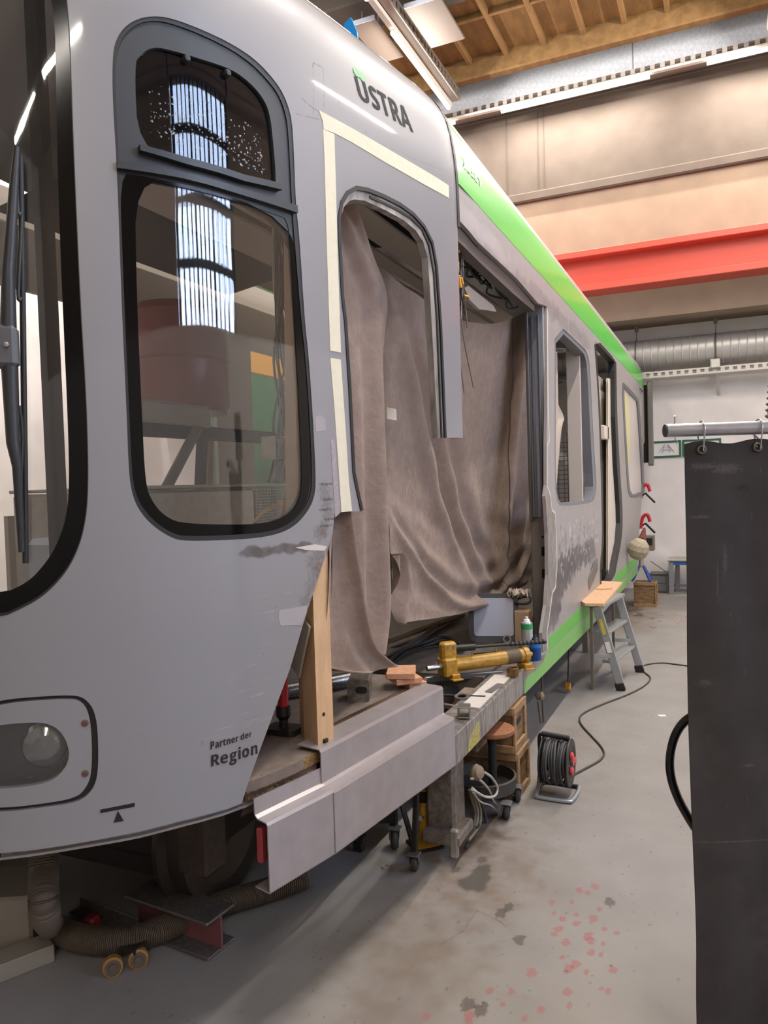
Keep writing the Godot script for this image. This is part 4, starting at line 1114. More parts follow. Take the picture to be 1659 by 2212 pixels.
	# window opening frames
	put(skin(w2, [soft(PackedVector2Array([Vector2(-2.025, 2.606), Vector2(-3.066, 2.596), Vector2(-3.193, 2.571), Vector2(-3.271, 2.478), Vector2(-3.358, 1.925), Vector2(-3.452, 1.561), Vector2(-3.416, 1.485), Vector2(-3.337, 1.434), Vector2(-2.708, 1.439), Vector2(-2.073, 1.449), Vector2(-1.982, 1.477), Vector2(-1.928, 1.529), Vector2(-1.906, 1.595), Vector2(-1.974, 2.167)]), 1)], -0.004, 0.07, 0.3), "window_reveal", mat("reveal grey", "73757c", 0.45, 0.2), body)
	put(skin(door, [PackedVector2Array([Vector2(-3.705, 2.777), Vector2(-4.936, 2.770), Vector2(-4.918, 2.684), Vector2(-4.877, 2.220), Vector2(-4.945, 1.760), Vector2(-5.097, 1.335), Vector2(-5.103, 1.144), Vector2(-4.960, 0.964), Vector2(-4.649, 0.808), Vector2(-4.391, 0.662), Vector2(-3.735, 0.651), Vector2(-3.768, 0.877), Vector2(-3.931, 1.033), Vector2(-3.944, 1.498), Vector2(-3.887, 2.240), Vector2(-3.796, 2.544)])], 0.002, 0.06, 0.3), "door_seal", black, body)
	put(mb().face(Vector3(-1.030, 2.583, -7.782), Vector3(-1.030, 2.671, -8.543), Vector3(-1.030, 0.574, -8.312), Vector3(-1.030, 0.674, -7.488), Vector3.RIGHT).bar(Vector3(-1.040, 2.593, -7.858), Vector3(-1.040, 0.665, -7.561), 0.03, 0.03), "door_board", mat("beige board", "c9bfb4", 0.6), body)
	put(mb().box(Vector3(-1.120, 1.764, -7.890) + Vector3(0, -0.1, 0), Vector3(0.03, 1.9, 0.9), 0.006), "door_board", mat("beige board", "c9bfb4", 0.6), body)
	put(mb().box(Vector3(-1.060, 2.048, -7.633), Vector3(0.06, 0.13, 0.3), 0.006), "wood_block", mat("beige board", "c9bfb4", 0.6), body)
	var w3n: Node = put(skin(w3, [PackedVector2Array([Vector2(-5.668, 2.597), Vector2(-7.006, 2.565), Vector2(-7.102, 2.480), Vector2(-7.303, 2.033), Vector2(-7.501, 1.519), Vector2(-7.420, 1.423), Vector2(-6.369, 1.405), Vector2(-6.089, 1.459), Vector2(-5.971, 1.577), Vector2(-5.741, 2.280)])], 0.004, 0.03, 0.3), "end_window", mat("frame grey dark", "5a5a5c", 0.4), tr)
	put(skin(w3, [], -0.008, 0.004, 0.3), "pane", mat("papered pane", "c0b9b4", 0.3), w3n)
	put(skin(ellipse(Vector2(-5.981, 2.141), Vector2(0.33, 0.42), 20), [], -0.006, 0.001, 0.3), "yellow_film", mat("yellow film", "cfc98e", 0.3), w3n)
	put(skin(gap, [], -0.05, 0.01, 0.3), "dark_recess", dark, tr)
	put(mb().box(Vector3(-0.971, 2.339, -11.100), Vector3(0.1, 1.06, 0.06), 0.006), "end_opening", dark, tr)
	put(mb().box(Vector3(-0.913, 2.339, -11.050), Vector3(0.07, 1.15, 0.09), 0.012), "end_post", mat("dull steel", "8d8a88", 0.4, 0.7, 0.2, 6.0), tr)

	# ---- roof and far side
	var rows := []
	var left := []
	for i in 62:
		var s := -8.04 + (8.04 + 2.6) * i / 61.0
		var a: Vector3 = on_skin(s, 3.32)[0]
		var row := []
		for k in 9:
			var f := k / 8.0
			var mid := Vector3(-2.31, 3.50, minf(a.z, -1.55))
			var p := a.lerp(mid, f)
			p.y = a.y + (mid.y - a.y) * sin(f * PI / 2)
			row.append(p)
		for k in range(7, -1, -1):
			row.append(Vector3(-4.62 - row[k].x, row[k].y, row[k].z))
		rows.append(row)
	put(mb().sheet(rows), "roof", silver, tr)
	var fs := mb()
	fs.box(Vector3(-3.63, 0.95, -7.0), Vector3(0.03, 1.1, 8.0)).box(Vector3(-3.63, 3.05, -7.0), Vector3(0.03, 0.55, 8.0))
	for k in 4:
		fs.box(Vector3(-3.63, 2.1, -10.9 + k * 1.9), Vector3(0.03, 1.6, 0.5))
	fs.box(Vector3(-3.63, 0.62, -6.6), Vector3(0.03, 0.7, 9.6))
	put(fs, "far_side", mat("interior beige", "a39a90", 0.7), tr)
	put(mb().box(Vector3(-2.39, 0.55, -7.45), Vector3(2.46, 0.08, 7.3)), "body_floor", mat("floor grey", "6e645c", 0.8, 0.0, 0.25, 2.0), tr)
	put(mb().prism(PackedVector2Array([Vector2(-1.19, -3.02), Vector2(-1.255, -2.3), Vector2(-1.19, -2.1), PackedVector2Array([Vector2(-1.191, -1.960), Vector2(-1.190, -1.961), Vector2(-1.189, -1.961)])[0], PackedVector2Array([Vector2(-1.215, -1.869), Vector2(-1.190, -1.961), Vector2(-1.189, -1.961)])[0], PackedVector2Array([Vector2(-1.240, -1.798), Vector2(-1.190, -1.961), Vector2(-1.189, -1.961)])[0], Vector2(-1.42, -1.58), Vector2(-1.7, -1.36), Vector2(-2.31, -1.2), Vector2(-2.9, -1.3), Vector2(-3.4, -2.0), Vector2(-3.6, -3.02)]), Transform3D(Basis(Vector3.RIGHT, Vector3(0, 0, 1), Vector3(0, -1, 0)), Vector3(0, 0.775, 0)), 0.03), "cab_floor", mat("floor sheet", "7d7068", 0.6, 0.0, 0.2, 2.0), tr)
	put(mb().sheet([[Vector3(-1.08, 3.12, -5.0), Vector3(-2.3, 3.3, -5.0), Vector3(-3.5, 3.12, -5.0)], [Vector3(-1.08, 3.12, -2.9), Vector3(-2.3, 3.3, -2.9), Vector3(-3.5, 3.12, -2.9)]]), "inner_ceiling", dark, tr)
	put(mb().box(Vector3((Vector3(-1.138, 2.109, -6.200).x - 1.03) / 2, 2.0, -6.2), Vector3(absf(Vector3(-1.138, 2.109, -6.200).x + 1.03), 1.6, 0.03), 0.004), "inner_partition", mat("partition grey", "b9b0a8", 0.6), tr)
	var shelf := mb()
	for i in 14:
		shelf.bar(Vector3(Vector3(-1.298, 1.749, -6.400).x, 1.42 + i * 0.038, -6.4), Vector3(Vector3(-1.161, 1.743, -6.400).x, 1.42 + i * 0.038, -6.4), 0.006, 0.006)
	for u in [Vector3(-1.263, 1.747, -6.400).x, Vector3(-1.214, 1.745, -6.400).x, Vector3(-1.184, 1.744, -6.400).x]:
		shelf.bar(Vector3(u, 1.4, -6.41), Vector3(u, 2.0, -6.41), 0.006, 0.006)
	put(shelf, "wire_rack", mat("wire grey", "5b5e60", 0.4, 0.5), tr)

	# ---- sill: ground beam, folded step pieces, post
	var a0 := Vector3(-1.0, 0, -2.87)
	var a1 := Vector3(-0.995, 0, -4.03)
	var beam: Node = put(mb().bar(a0 + Vector3(-0.008, 0.53, 0), a1 + Vector3(-0.008, 0.53, 0), 0.016, 0.124, 0.003).bar(a0 + Vector3(-0.07, 0.588, 0), a1 + Vector3(-0.07, 0.588, -0.35), 0.14, 0.012, 0.003).bar(a0 + Vector3(-0.14, 0.53, 0), a1 + Vector3(-0.14, 0.53, 0), 0.01, 0.12), "sill_beam", ground_steel, tr)
	put(mb().prism(PackedVector2Array([Vector2(0.0, 0.472), Vector2(0.165, 0.472), Vector2(0.17, 0.555), Vector2(0.13, 0.56), Vector2(0.11, 0.548), Vector2(0.04, 0.53), Vector2(0.005, 0.51)]), Transform3D(Basis(Vector3(0, 0, -1), Vector3.UP, Vector3.RIGHT), Vector3(-0.9985, 0, -3.02)), 0.001), "yellow_primer", mat("yellow primer", "b7ac63", 0.5, 0.0, 0.3, 6.0), beam)
	put(mb().bar(Vector3(-1.06, 0.5955, -3.25), Vector3(-1.07, 0.5955, -3.85), 0.09, 0.003), "white_residue", mat("filler patch", "cfc8c2", 0.8, 0.0, 0.12, 8.0), beam)
	put(mb().bar(Vector3(-1.045, 0.6, -3.5), Vector3(-1.03, 0.6, -3.66), 0.035, 0.006), "plate_strip", mat("plate grey", "8b878a", 0.4, 0.6), beam)
	var lowf := [Vector2(-1.175, -1.77), Vector2(-1.11, -2.045), Vector2(-1.0, -2.865)]
	var step := mb()
	var step2 := mb()
	# cross-sections (inwards, height), front piece and long piece
	var c1 := [Vector2(0.06, 0.474), Vector2(0.004, 0.470), Vector2(0.0, 0.476), Vector2(0.0, 0.664), Vector2(0.006, 0.672), Vector2(0.04, 0.676), Vector2(0.05, 0.684), Vector2(0.052, 0.73)]
	var c2 := [Vector2(0.06, 0.474), Vector2(0.004, 0.470), Vector2(0.0, 0.476), Vector2(0.0, 0.660), Vector2(0.006, 0.670), Vector2(0.04, 0.674), Vector2(0.047, 0.682), Vector2(0.047, 0.778), Vector2(0.053, 0.788), Vector2(0.14, 0.792)]
	for d in [[step, c1, 0, 1], [step2, c2, 1, 2]]:
		var p0: Vector2 = lowf[d[2]]
		var p1: Vector2 = lowf[d[3]]
		var e := (p1 - p0).normalized()
		var inw := Vector2(e.y, -e.x)
		if inw.x > 0:
			inw = -inw
		var secs := []
		for q in [p0, p1]:
			var sec := []
			for c in d[1]:
				sec.append(Vector3(q.x + inw.x * c.x, c.y, q.y + inw.y * c.x))
			secs.append(sec)
		for k in d[1].size() - 1:
			var g: Vector2 = (d[1][k + 1] - d[1][k]).normalized()
			var nn := (Vector3(-inw.x, 0, -inw.y) * g.y + Vector3.UP * g.x).normalized()
			if d[1][k].x > 0.0 and k == 0:
				nn = Vector3.DOWN
			d[0].quad(secs[0][k], secs[0][k + 1], secs[1][k + 1], secs[1][k], nn)
			d[0].quad(secs[0][k] - nn * 0.004, secs[0][k + 1] - nn * 0.004, secs[1][k + 1] - nn * 0.004, secs[1][k] - nn * 0.004, -nn)
			for w in 2:
				var en := Vector3(e.x, 0, e.y) * (1.0 if w else -1.0)
				d[0].quad(secs[w][k], secs[w][k + 1], secs[w][k + 1] - nn * 0.004, secs[w][k] - nn * 0.004, en)
	var sheet_m := mat("new sheet steel", "aea8ab", 0.36, 0.5, 0.08, 1.5)
	put(step, "step_sill_front", sheet_m, tr)
	var st2: Node = put(step2, "step_sill", sheet_m, tr)
	put(mb().bar(Vector3(-1.113, 0.475, -2.04), Vector3(-1.113, 0.665, -2.04), 0.006, 0.006, 0.001, Vector3.RIGHT), "weld_seam", mat("dull steel", "8d8a88", 0.4, 0.7, 0.2, 6.0), st2)
	# old curved sill under the cab floor, splintered floor edge
	var e_up := [Vector3(-1.184, 0.765, -2.085), Vector3(-1.202, 0.765, -1.977), Vector3(-1.224, 0.765, -1.882), Vector3(-1.247, 0.765, -1.815), Vector3(-1.258, 0.765, -1.789)]
	var e_lo := [Vector3(-1.176, 0.715, -2.054), Vector3(-1.202, 0.715, -1.973), Vector3(-1.230, 0.715, -1.888), Vector3(-1.254, 0.715, -1.823), Vector3(-1.262, 0.715, -1.792)]
	var old := mb()
	for i in e_up.size() - 1:
		old.face(e_up[i] + Vector3(-0.008, 0, 0.0), e_up[i + 1] + Vector3(-0.008, 0, 0.0), e_lo[i + 1], e_lo[i], Vector3(1, 0, 0.5))
		old.face(e_lo[i], e_lo[i + 1], e_lo[i + 1] + Vector3(-0.02, -0.05, 0), e_lo[i] + Vector3(-0.02, -0.05, 0), Vector3(1, 0, 0.5))
	put(old, "old_sill", mat("rusty sill", "6f5b52", 0.6, 0.3, 0.35, 6.0), tr)
	var torn_wood := wood("torn wood", "b59365", 0.6, Vector3(9, 9, 9))
	var edge := mb()
	var rj := RandomNumberGenerator.new()
	rj.seed = 41
	for pl in [curve(e_up, 10), curve(e_lo, 10)]:
		for i in pl.size() - 1:
			var jit := Vector3(rj.randf_range(-0.004, 0.002), rj.randf_range(-0.004, 0.004), 0)
			edge.bar(pl[i] + jit, pl[i + 1] + jit, rj.randf_range(0.006, 0.016), rj.randf_range(0.006, 0.02), 0.002)
	for i in e_up.size() - 1:
		var o1 := Vector3(0.006, 0.008, 0.003)
		var o2 := Vector3(0.006, -0.026, 0.003)
		edge.face(e_up[i] + o1, e_up[i + 1] + o1, e_up[i + 1] + o2, e_up[i] + o2, Vector3(1, 0, 0.5))
		edge.face(e_up[i] + o1, e_up[i + 1] + o1, e_up[i + 1] + o1 - Vector3(0.03, 0, 0.01), e_up[i] + o1 - Vector3(0.03, 0, 0.01), Vector3.UP)
	put(edge, "splintered_edge", torn_wood, tr)
	put(mb().tube(curve([Vector3(-1.245, 0.778, -2.27), Vector3(-1.23, 0.775, -2.45), Vector3(-1.205, 0.772, -2.65), Vector3(-1.19, 0.77, -2.85), Vector3(-1.18, 0.768, -3.02)], 6), 0.011, 6), "splintered_edge", wood("torn wood dark", "7d5636", 0.6, Vector3(9, 9, 9)), tr)
	# the angle post
	var L := Vector3(-1.275, 0, -2.155)
	var K := Vector3(-1.185, 0, -2.085)
	var Rr := Vector3(-1.168, 0, -2.16)
	var pb := mb()
	var up0 := Vector3.UP * 0.765
	var up1 := Vector3.UP * 1.56
	pb.face(L + up0, K + up0, K + up1, L + up1, Vector3(-0.6, 0, 0.8))
	pb.face(K + up0, Rr + up0, Rr + up1, K + up1, Vector3(1, 0, 0.3))
	var back := Vector3(-0.05, 0, -0.06)
	pb.face(L + up0 + back, Rr + up0, Rr + up1, L + up1 + back, Vector3(0, 0, -1))
	pb.face(L + up0 + back, L + up0, L + up1, L + up1 + back, Vector3(-1, 0, 0))
	pb.face(L + up0, K + up0, Rr + up0, L + up0 + back, Vector3.DOWN)
	pb.face(L + up1, K + up1, Rr + up1, L + up1 + back, Vector3.UP)
	var post: Node = put(pb, "corner_post", wood("post beige", "d9b48c", 0.14, Vector3(2.5, 0.5, 2.5), 0.5), tr)
	put(mb().bar(Vector3(-1.29, 1.0, -2.14), Vector3(-1.215, 1.18, -2.09), 0.008, 0.06, 0.002), "gusset", mat("gusset grey", "a59a92", 0.5, 0.2), post)
	put(mb().box(Vector3(-1.176, 0.79, -2.118), Vector3(0.012, 0.022, 0.022), 0.003), "slot", dark, post)
	put(mb().lathe([Vector2(0, 0.003), Vector2(0.006, 0.003), Vector2(0.006, 0)], Vector3(-1.179, 0.88, -2.115), Vector3(1, 0, 0.23), 10), "hole", dark, post)
	# bolster column under the body
	put(mb().box(Vector3(-1.14, 0.29, -3.12), Vector3(0.13, 0.38, 0.15), 0.012).box(Vector3(-1.12, 0.1, -3.08), Vector3(0.17, 0.05, 0.2), 0.008), "bolster_column", mat("dirty steel", "8f857b", 0.5, 0.4, 0.35, 4.0), tr)
	put(mb().box(Vector3(-1.06, 0.09, -2.99), Vector3(0.035, 0.12, 0.03), 0.006), "sawn_stub", ground_steel, tr)
	put(mb().box(Vector3(-2.4, 0.5, -6.5), Vector3(2.2, 0.06, 8.2)).box(Vector3(-2.55, 0.42, -2.7), Vector3(1.4, 0.5, 1.0)).box(Vector3(-2.7, 0.42, -5.4), Vector3(1.2, 0.3, 2.2)), "underframe", dark, tr)
	put(mb().box(Vector3(-1.664, 0.343, -2.100) + Vector3(0, 0.16, 0), Vector3(0.12, 0.40, 0.12), 0.008), "hanger_column", mat("brown column", "3f352d", 0.6, 0.2, 0.2, 4.0), tr)
	put(mb().box(Vector3(-2.5, 0.31, -5.6), Vector3(1.9, 0.36, 2.3), 0.03).box(Vector3(-2.1, 0.34, -4.0), Vector3(0.7, 0.3, 0.5), 0.03), "underfloor_case", dark, tr)
	for z in [-2.9, -8.2]:
		var bg := mb().box(Vector3(-2.5, 0.4, z), Vector3(1.5, 0.3, 1.5), 0.03).box(Vector3(-2.5, 0.24, z), Vector3(1.1, 0.2, 0.5), 0.03)
		var bogie: Node = put(bg, "bogie", dark, tr)
		for s in [-0.5, 0.5]:
			for xx in [-1.85, -3.15]:
				put(mb().lathe([Vector2(0, -0.05), Vector2(0.29, -0.05), Vector2(0.3, -0.02), Vector2(0.27, 0.0), Vector2(0.27, 0.07), Vector2(0.2, 0.07), Vector2(0.1, 0.04), Vector2(0, 0.04)], Vector3(xx, 0.3, z + s), Vector3(1 if xx > -2.5 else -1, 0, 0), 28), "wheel", mat("wheel steel", "3d3733", 0.5, 0.5), bogie)
	put(mb().box(Vector3(-1.21, 0.6, -1.79), Vector3(0.02, 0.1, 0.03), 0.004), "red_tag", mat("dark red", "8a2f34", 0.5), tr)
	put(mb().prism(PackedVector2Array([Vector2(-1.531, 3.687), Vector2(-1.498, 3.704), Vector2(-1.471, 3.632), Vector2(-1.459, 3.515), Vector2(-1.569, 3.543)]), Transform3D(Basis(), Vector3(0, 0, -3.16)), -0.01), "blue_flap", mat("blue plastic", "1f8fe0", 0.4), tr)


# ---------------------------------------------------------------- what shows inside the cab

func interior() -> void:
	var tr: Node3D = get_node("tram")
	var grey := mat("console grey", "aaa59c", 0.5, 0.2, 0.1, 3.0)
	var black := mat("cable black", "1c1c1e", 0.5)
	var dark := mat("tram dark", "1b1816", 0.85)
	var beige := mat("inner beige", "b99f80", 0.6)
	var con: Node = put(mb().box(Vector3(-2.05, 1.2, -2.3), Vector3(0.6, 0.82, 0.66), 0.01).box(Vector3(-2.05, 1.62, -2.45), Vector3(0.64, 0.012, 0.95), 0.003), "cab_console", grey, tr)
	put(mb().box(Vector3(-2.05, 1.2, -2.77), Vector3(0.5, 0.8, 0.22)), "console_inside", mat("moss dark", "2b2f27", 0.8), con)
	var net := mb()
	for i in 22:
		net.bar(Vector3(-1.75, 1.3, -2.64 - i * 0.012), Vector3(-1.75, 1.61, -2.64 - i * 0.012), 0.0022, 0.0022, 0.0, Vector3.RIGHT)
	for i in 26:
		net.bar(Vector3(-1.75, 1.3 + i * 0.012, -2.63), Vector3(-1.75, 1.3 + i * 0.012, -2.91), 0.0022, 0.0022)
	stuffed(put(net, "wire_grille", grey, con))
	for k in 2:
		put(mb().tube(curve([Vector3(-1.600, 1.478, -2.385) + Vector3(0, 0.008 * k, -0.012 * k), Vector3(-1.600, 1.513, -2.462) + Vector3(0, 0.008 * k, 0), Vector3(-1.600, 1.530, -2.563) + Vector3(0, 0.012 * k, 0), Vector3(-1.600, 1.506, -2.703) + Vector3(0, 0.012 * k, 0)]), 0.004, 6), "yellow_cable", mat("yellow cable", "c9a53a", 0.5), tr)
	put(mb().bar(Vector3(-1.36, 1.3, -2.27), Vector3(-1.36, 2.75, -2.35), 0.035, 0.05, 0.004, Vector3.RIGHT), "inner_pillar", beige, tr)
	put(mb().tube(curve([Vector3(-1.450, 1.713, -2.423), Vector3(-1.450, 1.594, -2.396), Vector3(-1.450, 1.479, -2.356)]), 0.012, 8), "red_strut", mat("dark red", "8a2f34", 0.5), tr)
	var rng := RandomNumberGenerator.new()
	rng.seed = 3
	var ends := [Vector3(-1.500, 2.591, -2.474), Vector3(-1.500, 2.347, -2.448), Vector3(-1.500, 2.110, -2.457), Vector3(-1.500, 1.871, -2.464), Vector3(-1.500, 1.629, -2.415)]
	for i in 9:
		var line := []
		for p in ends:
			line.append(p + Vector3(rng.randf_range(-0.03, 0.03), 0, rng.randf_range(-0.035, 0.035)))
		put(mb().tube(curve(line), rng.randf_range(0.003, 0.006) if i else 0.014, 6), "cable", black if i % 3 else mat("cable grey", "5c6258", 0.5), tr)
	var bx := mb()
	var bc := Vector3(-1.500, 1.751, -2.392)
	for sy in [-1, 1]:
		bx.box(bc + Vector3(0, 0.04 * sy, 0), Vector3(0.06, 0.004, 0.075))
		bx.box(bc + Vector3(0, 0, 0.037 * sy), Vector3(0.06, 0.08, 0.004))
	put(bx, "cable_bracket", grey, tr)
	# rail and panel on the far side of the cab
	put(mb().bar(Vector3(-2.6, 1.915, -2.6), Vector3(-2.6, 1.925, -4.4), 0.08, 0.07, 0.01), "window_rail", dark, tr)
	put(mb().box(Vector3(-2.58, 2.0, -3.15), Vector3(0.05, 0.13, 0.62), 0.02), "white_panel", mat("white panel", "c5c0bb", 0.4), tr)
	put(mb().lathe([Vector2(0, 0), Vector2(0.27, 0), Vector2(0.29, 0.03), Vector2(0.29, 0.28), Vector2(0.3, 0.29), Vector2(0.29, 0.3), Vector2(0.29, 0.55), Vector2(0.24, 0.6), Vector2(0, 0.62)], Vector3(-2.85, 2.05, -3.55), Vector3.UP, 36), "maroon_drum", mat("maroon panel", "8a2f22", 0.3), tr)
	put(mb().bar(Vector3(-2.6, 1.6, -3.38), Vector3(-2.6, 1.9, -3.42), 0.045, 0.05, 0.004, Vector3.RIGHT), "rail_post", dark, tr)
	put(mb().bar(Vector3(-2.65, 1.6, -3.5), Vector3(-2.65, 1.9, -3.53), 0.05, 0.06, 0.004, Vector3.RIGHT), "rail_post", beige, tr)
	var hose := []
	for i in 40:
		hose.append(Vector3(-2.5, lerpf(1.58, 1.93, i / 39.0), lerpf(-2.95, -3.25, i / 39.0)))
	put(mb().tube(hose, 0.028, 10), "hose", mat("hose grey", "6f6a62", 0.6), tr)
	# driver's desk behind the windscreen
	put(mb().box(Vector3(-2.2, 1.22, -1.75), Vector3(0.9, 0.06, 0.5), 0.01).box(Vector3(-2.15, 1.0, -1.7), Vector3(0.7, 0.4, 0.35), 0.02), "drivers_desk", mat("desk grey", "8c8a84", 0.5), tr)
	put(mb().box(Vector3(-2.05, 1.36, -1.95), Vector3(0.22, 0.2, 0.2), 0.02), "desk_box", mat("pale blue box", "a9b3bd", 0.5), tr)
	put(mb().tube(curve([Vector3(-1.8, 1.14, -1.5), Vector3(-1.78, 1.22, -1.6), Vector3(-1.72, 1.3, -1.75), Vector3(-1.7, 1.34, -1.95)]), 0.022, 10).tube(curve([Vector3(-2.1, 1.27, -1.42), Vector3(-1.95, 1.26, -1.5), Vector3(-1.85, 1.2, -1.6)]), 0.016, 8), "hose", black, tr)
	put(mb().bar(Vector3(-1.62, 1.0, -1.5), Vector3(-1.62, 2.9, -1.5), 0.04, 0.04, 0.005, Vector3.RIGHT), "windscreen_post", dark, tr)
	# rails and ducts under the ceiling behind the opening
	var slat := mat("ceiling slat", "c9bfb5", 0.6)
	for d in [[-1.54, 2.86, 0.17], [-1.78, 2.9, 0.1], [-1.98, 2.92, 0.14], [-2.3, 2.94, 0.3]]:
		put(mb().bar(Vector3(d[0], d[1], -2.4), Vector3(d[0], d[1], -6.5), d[2], 0.02, 0.004), "ceiling_slat", slat, tr)
	put(mb().prism(PackedVector2Array([Vector2(-3.472, 2.517), Vector2(-3.547, 2.477), Vector2(-3.697, 2.463), Vector2(-4.014, 2.513), Vector2(-3.962, 2.534), Vector2(-3.531, 2.542)]), Transform3D(Basis(Vector3(0, 0, 1), Vector3.UP, Vector3(-1, 0, 0)), Vector3(-1.1, 0, 0)), 0.02), "light_flap", mat("light flap", "9a928a", 0.5), tr)
	for i in 14:
		var z := -3.3 - rng.randf() * 1.2
		put(mb().tube(curve([Vector3(-1.14, 2.72, z), Vector3(-1.12 - rng.randf() * 0.1, 2.62 + rng.randf() * 0.08, z - 0.1), Vector3(-1.14, 2.64 + rng.randf() * 0.08, z - 0.25), Vector3(-1.2, 2.74, z - 0.3)]), 0.006, 6), "cable", black, tr)
	# cut cable ends with yellow tape by the stub post
	var wire := mat("bare wire", "7d776c", 0.45, 0.3)
	put(mb().tube(curve([Vector3(-1.050, 2.696, -3.211), Vector3(-1.050, 2.582, -3.232), Vector3(-1.050, 2.427, -3.257), Vector3(-1.050, 2.266, -3.269), Vector3(-1.050, 2.039, -3.406)]), 0.0028, 5), "cut_wire", wire, tr)
	put(mb().tube(curve([Vector3(-1.060, 2.712, -3.261), Vector3(-1.060, 2.503, -3.230), Vector3(-1.060, 2.304, -3.244), Vector3(-1.060, 2.181, -3.240), Vector3(-1.060, 2.004, -3.296)]), 0.0028, 5), "cut_wire", wire, tr)
	put(mb().tube(curve([Vector3(-1.050, 2.692, -3.268), Vector3(-1.050, 2.509, -3.265), Vector3(-1.050, 2.417, -3.309), Vector3(-1.050, 2.303, -3.339)]), 0.0028, 5), "cut_wire", wire, tr)
	put(mb().tube(curve([Vector3(-1.060, 2.723, -3.230), Vector3(-1.060, 2.520, -3.219), Vector3(-1.060, 2.403, -3.234), Vector3(-1.060, 2.260, -3.228)]), 0.0035, 5), "cut_wire", black, tr)
	put(mb().tube(curve([Vector3(-1.055, 2.732, -3.261), Vector3(-1.055, 2.590, -3.261), Vector3(-1.055, 2.496, -3.292), Vector3(-1.055, 2.388, -3.262)]), 0.0035, 5), "cut_wire", black, tr)
	put(mb().tube(curve([Vector3(-1.045, 2.735, -3.212), Vector3(-1.045, 2.610, -3.188), Vector3(-1.045, 2.494, -3.203), Vector3(-1.045, 2.370, -3.180), Vector3(-1.045, 2.294, -3.198)]), 0.003, 5), "cut_wire", black, tr)
	put(mb().tube(curve([Vector3(-1.045, 2.749, -3.258), Vector3(-1.045, 2.631, -3.267), Vector3(-1.045, 2.481, -3.234), Vector3(-1.045, 2.388, -3.271), Vector3(-1.045, 2.351, -3.288)]), 0.003, 5), "cut_wire", black, tr)
	put(mb().tube(curve([Vector3(-1.050, 2.723, -3.303), Vector3(-1.050, 2.599, -3.299), Vector3(-1.050, 2.452, -3.279), Vector3(-1.050, 2.322, -3.242)]), 0.0025, 5), "cut_wire", wire, tr)
	var yel := mat("yellow tape", "d99b2b", 0.5)
	put(mb().bar(Vector3(-1.030, 2.541, -3.120), Vector3(-1.030, 2.427, -3.134), 0.016, 0.024, 0.002), "yellow_tag", yel, tr)
	put(mb().bar(Vector3(-1.030, 2.552, -3.164), Vector3(-1.030, 2.500, -3.153), 0.01, 0.012, 0.002), "yellow_tag", yel, tr)
	put(mb().bar(Vector3(-1.040, 2.433, -3.273), Vector3(-1.040, 2.441, -3.341), 0.008, 0.008, 0.002), "yellow_tag", yel, tr)
	put(mb().bar(Vector3(-1.040, 2.660, -3.228), Vector3(-1.040, 2.605, -3.211), 0.008, 0.012, 0.002), "yellow_tag", yel, tr)
	put(mb().bar(Vector3(-1.035, 2.497, -3.180), Vector3(-1.035, 2.449, -3.201), 0.014, 0.016, 0.002), "yellow_tag", yel, tr)
	put(mb().bar(Vector3(-1.045, 2.505, -3.249), Vector3(-1.045, 2.480, -3.273), 0.01, 0.012, 0.002), "yellow_tag", yel, tr)
	put(mb().bar(Vector3(-1.045, 2.243, -3.194), Vector3(-1.045, 2.195, -3.183), 0.009, 0.012, 0.002), "yellow_tag", yel, tr)


# ---------------------------------------------------------------- hanging cloths

func cloth_rows(left: Array, right: Array, cols: int, bend: Callable, per := 5) -> Array:
	var l := curve(left, per)
	var r := curve(right, per)
	var rows := []
	for i in l.size():
		var row := []
		var v := float(i) / (l.size() - 1)
		for j in cols + 1:
			var u := float(j) / cols
			var d: Vector2 = bend.call(u, v)
			row.append(l[i].lerp(r[i], u) + Vector3(d.x, d.y, 0))
		rows.append(row)
	return rows


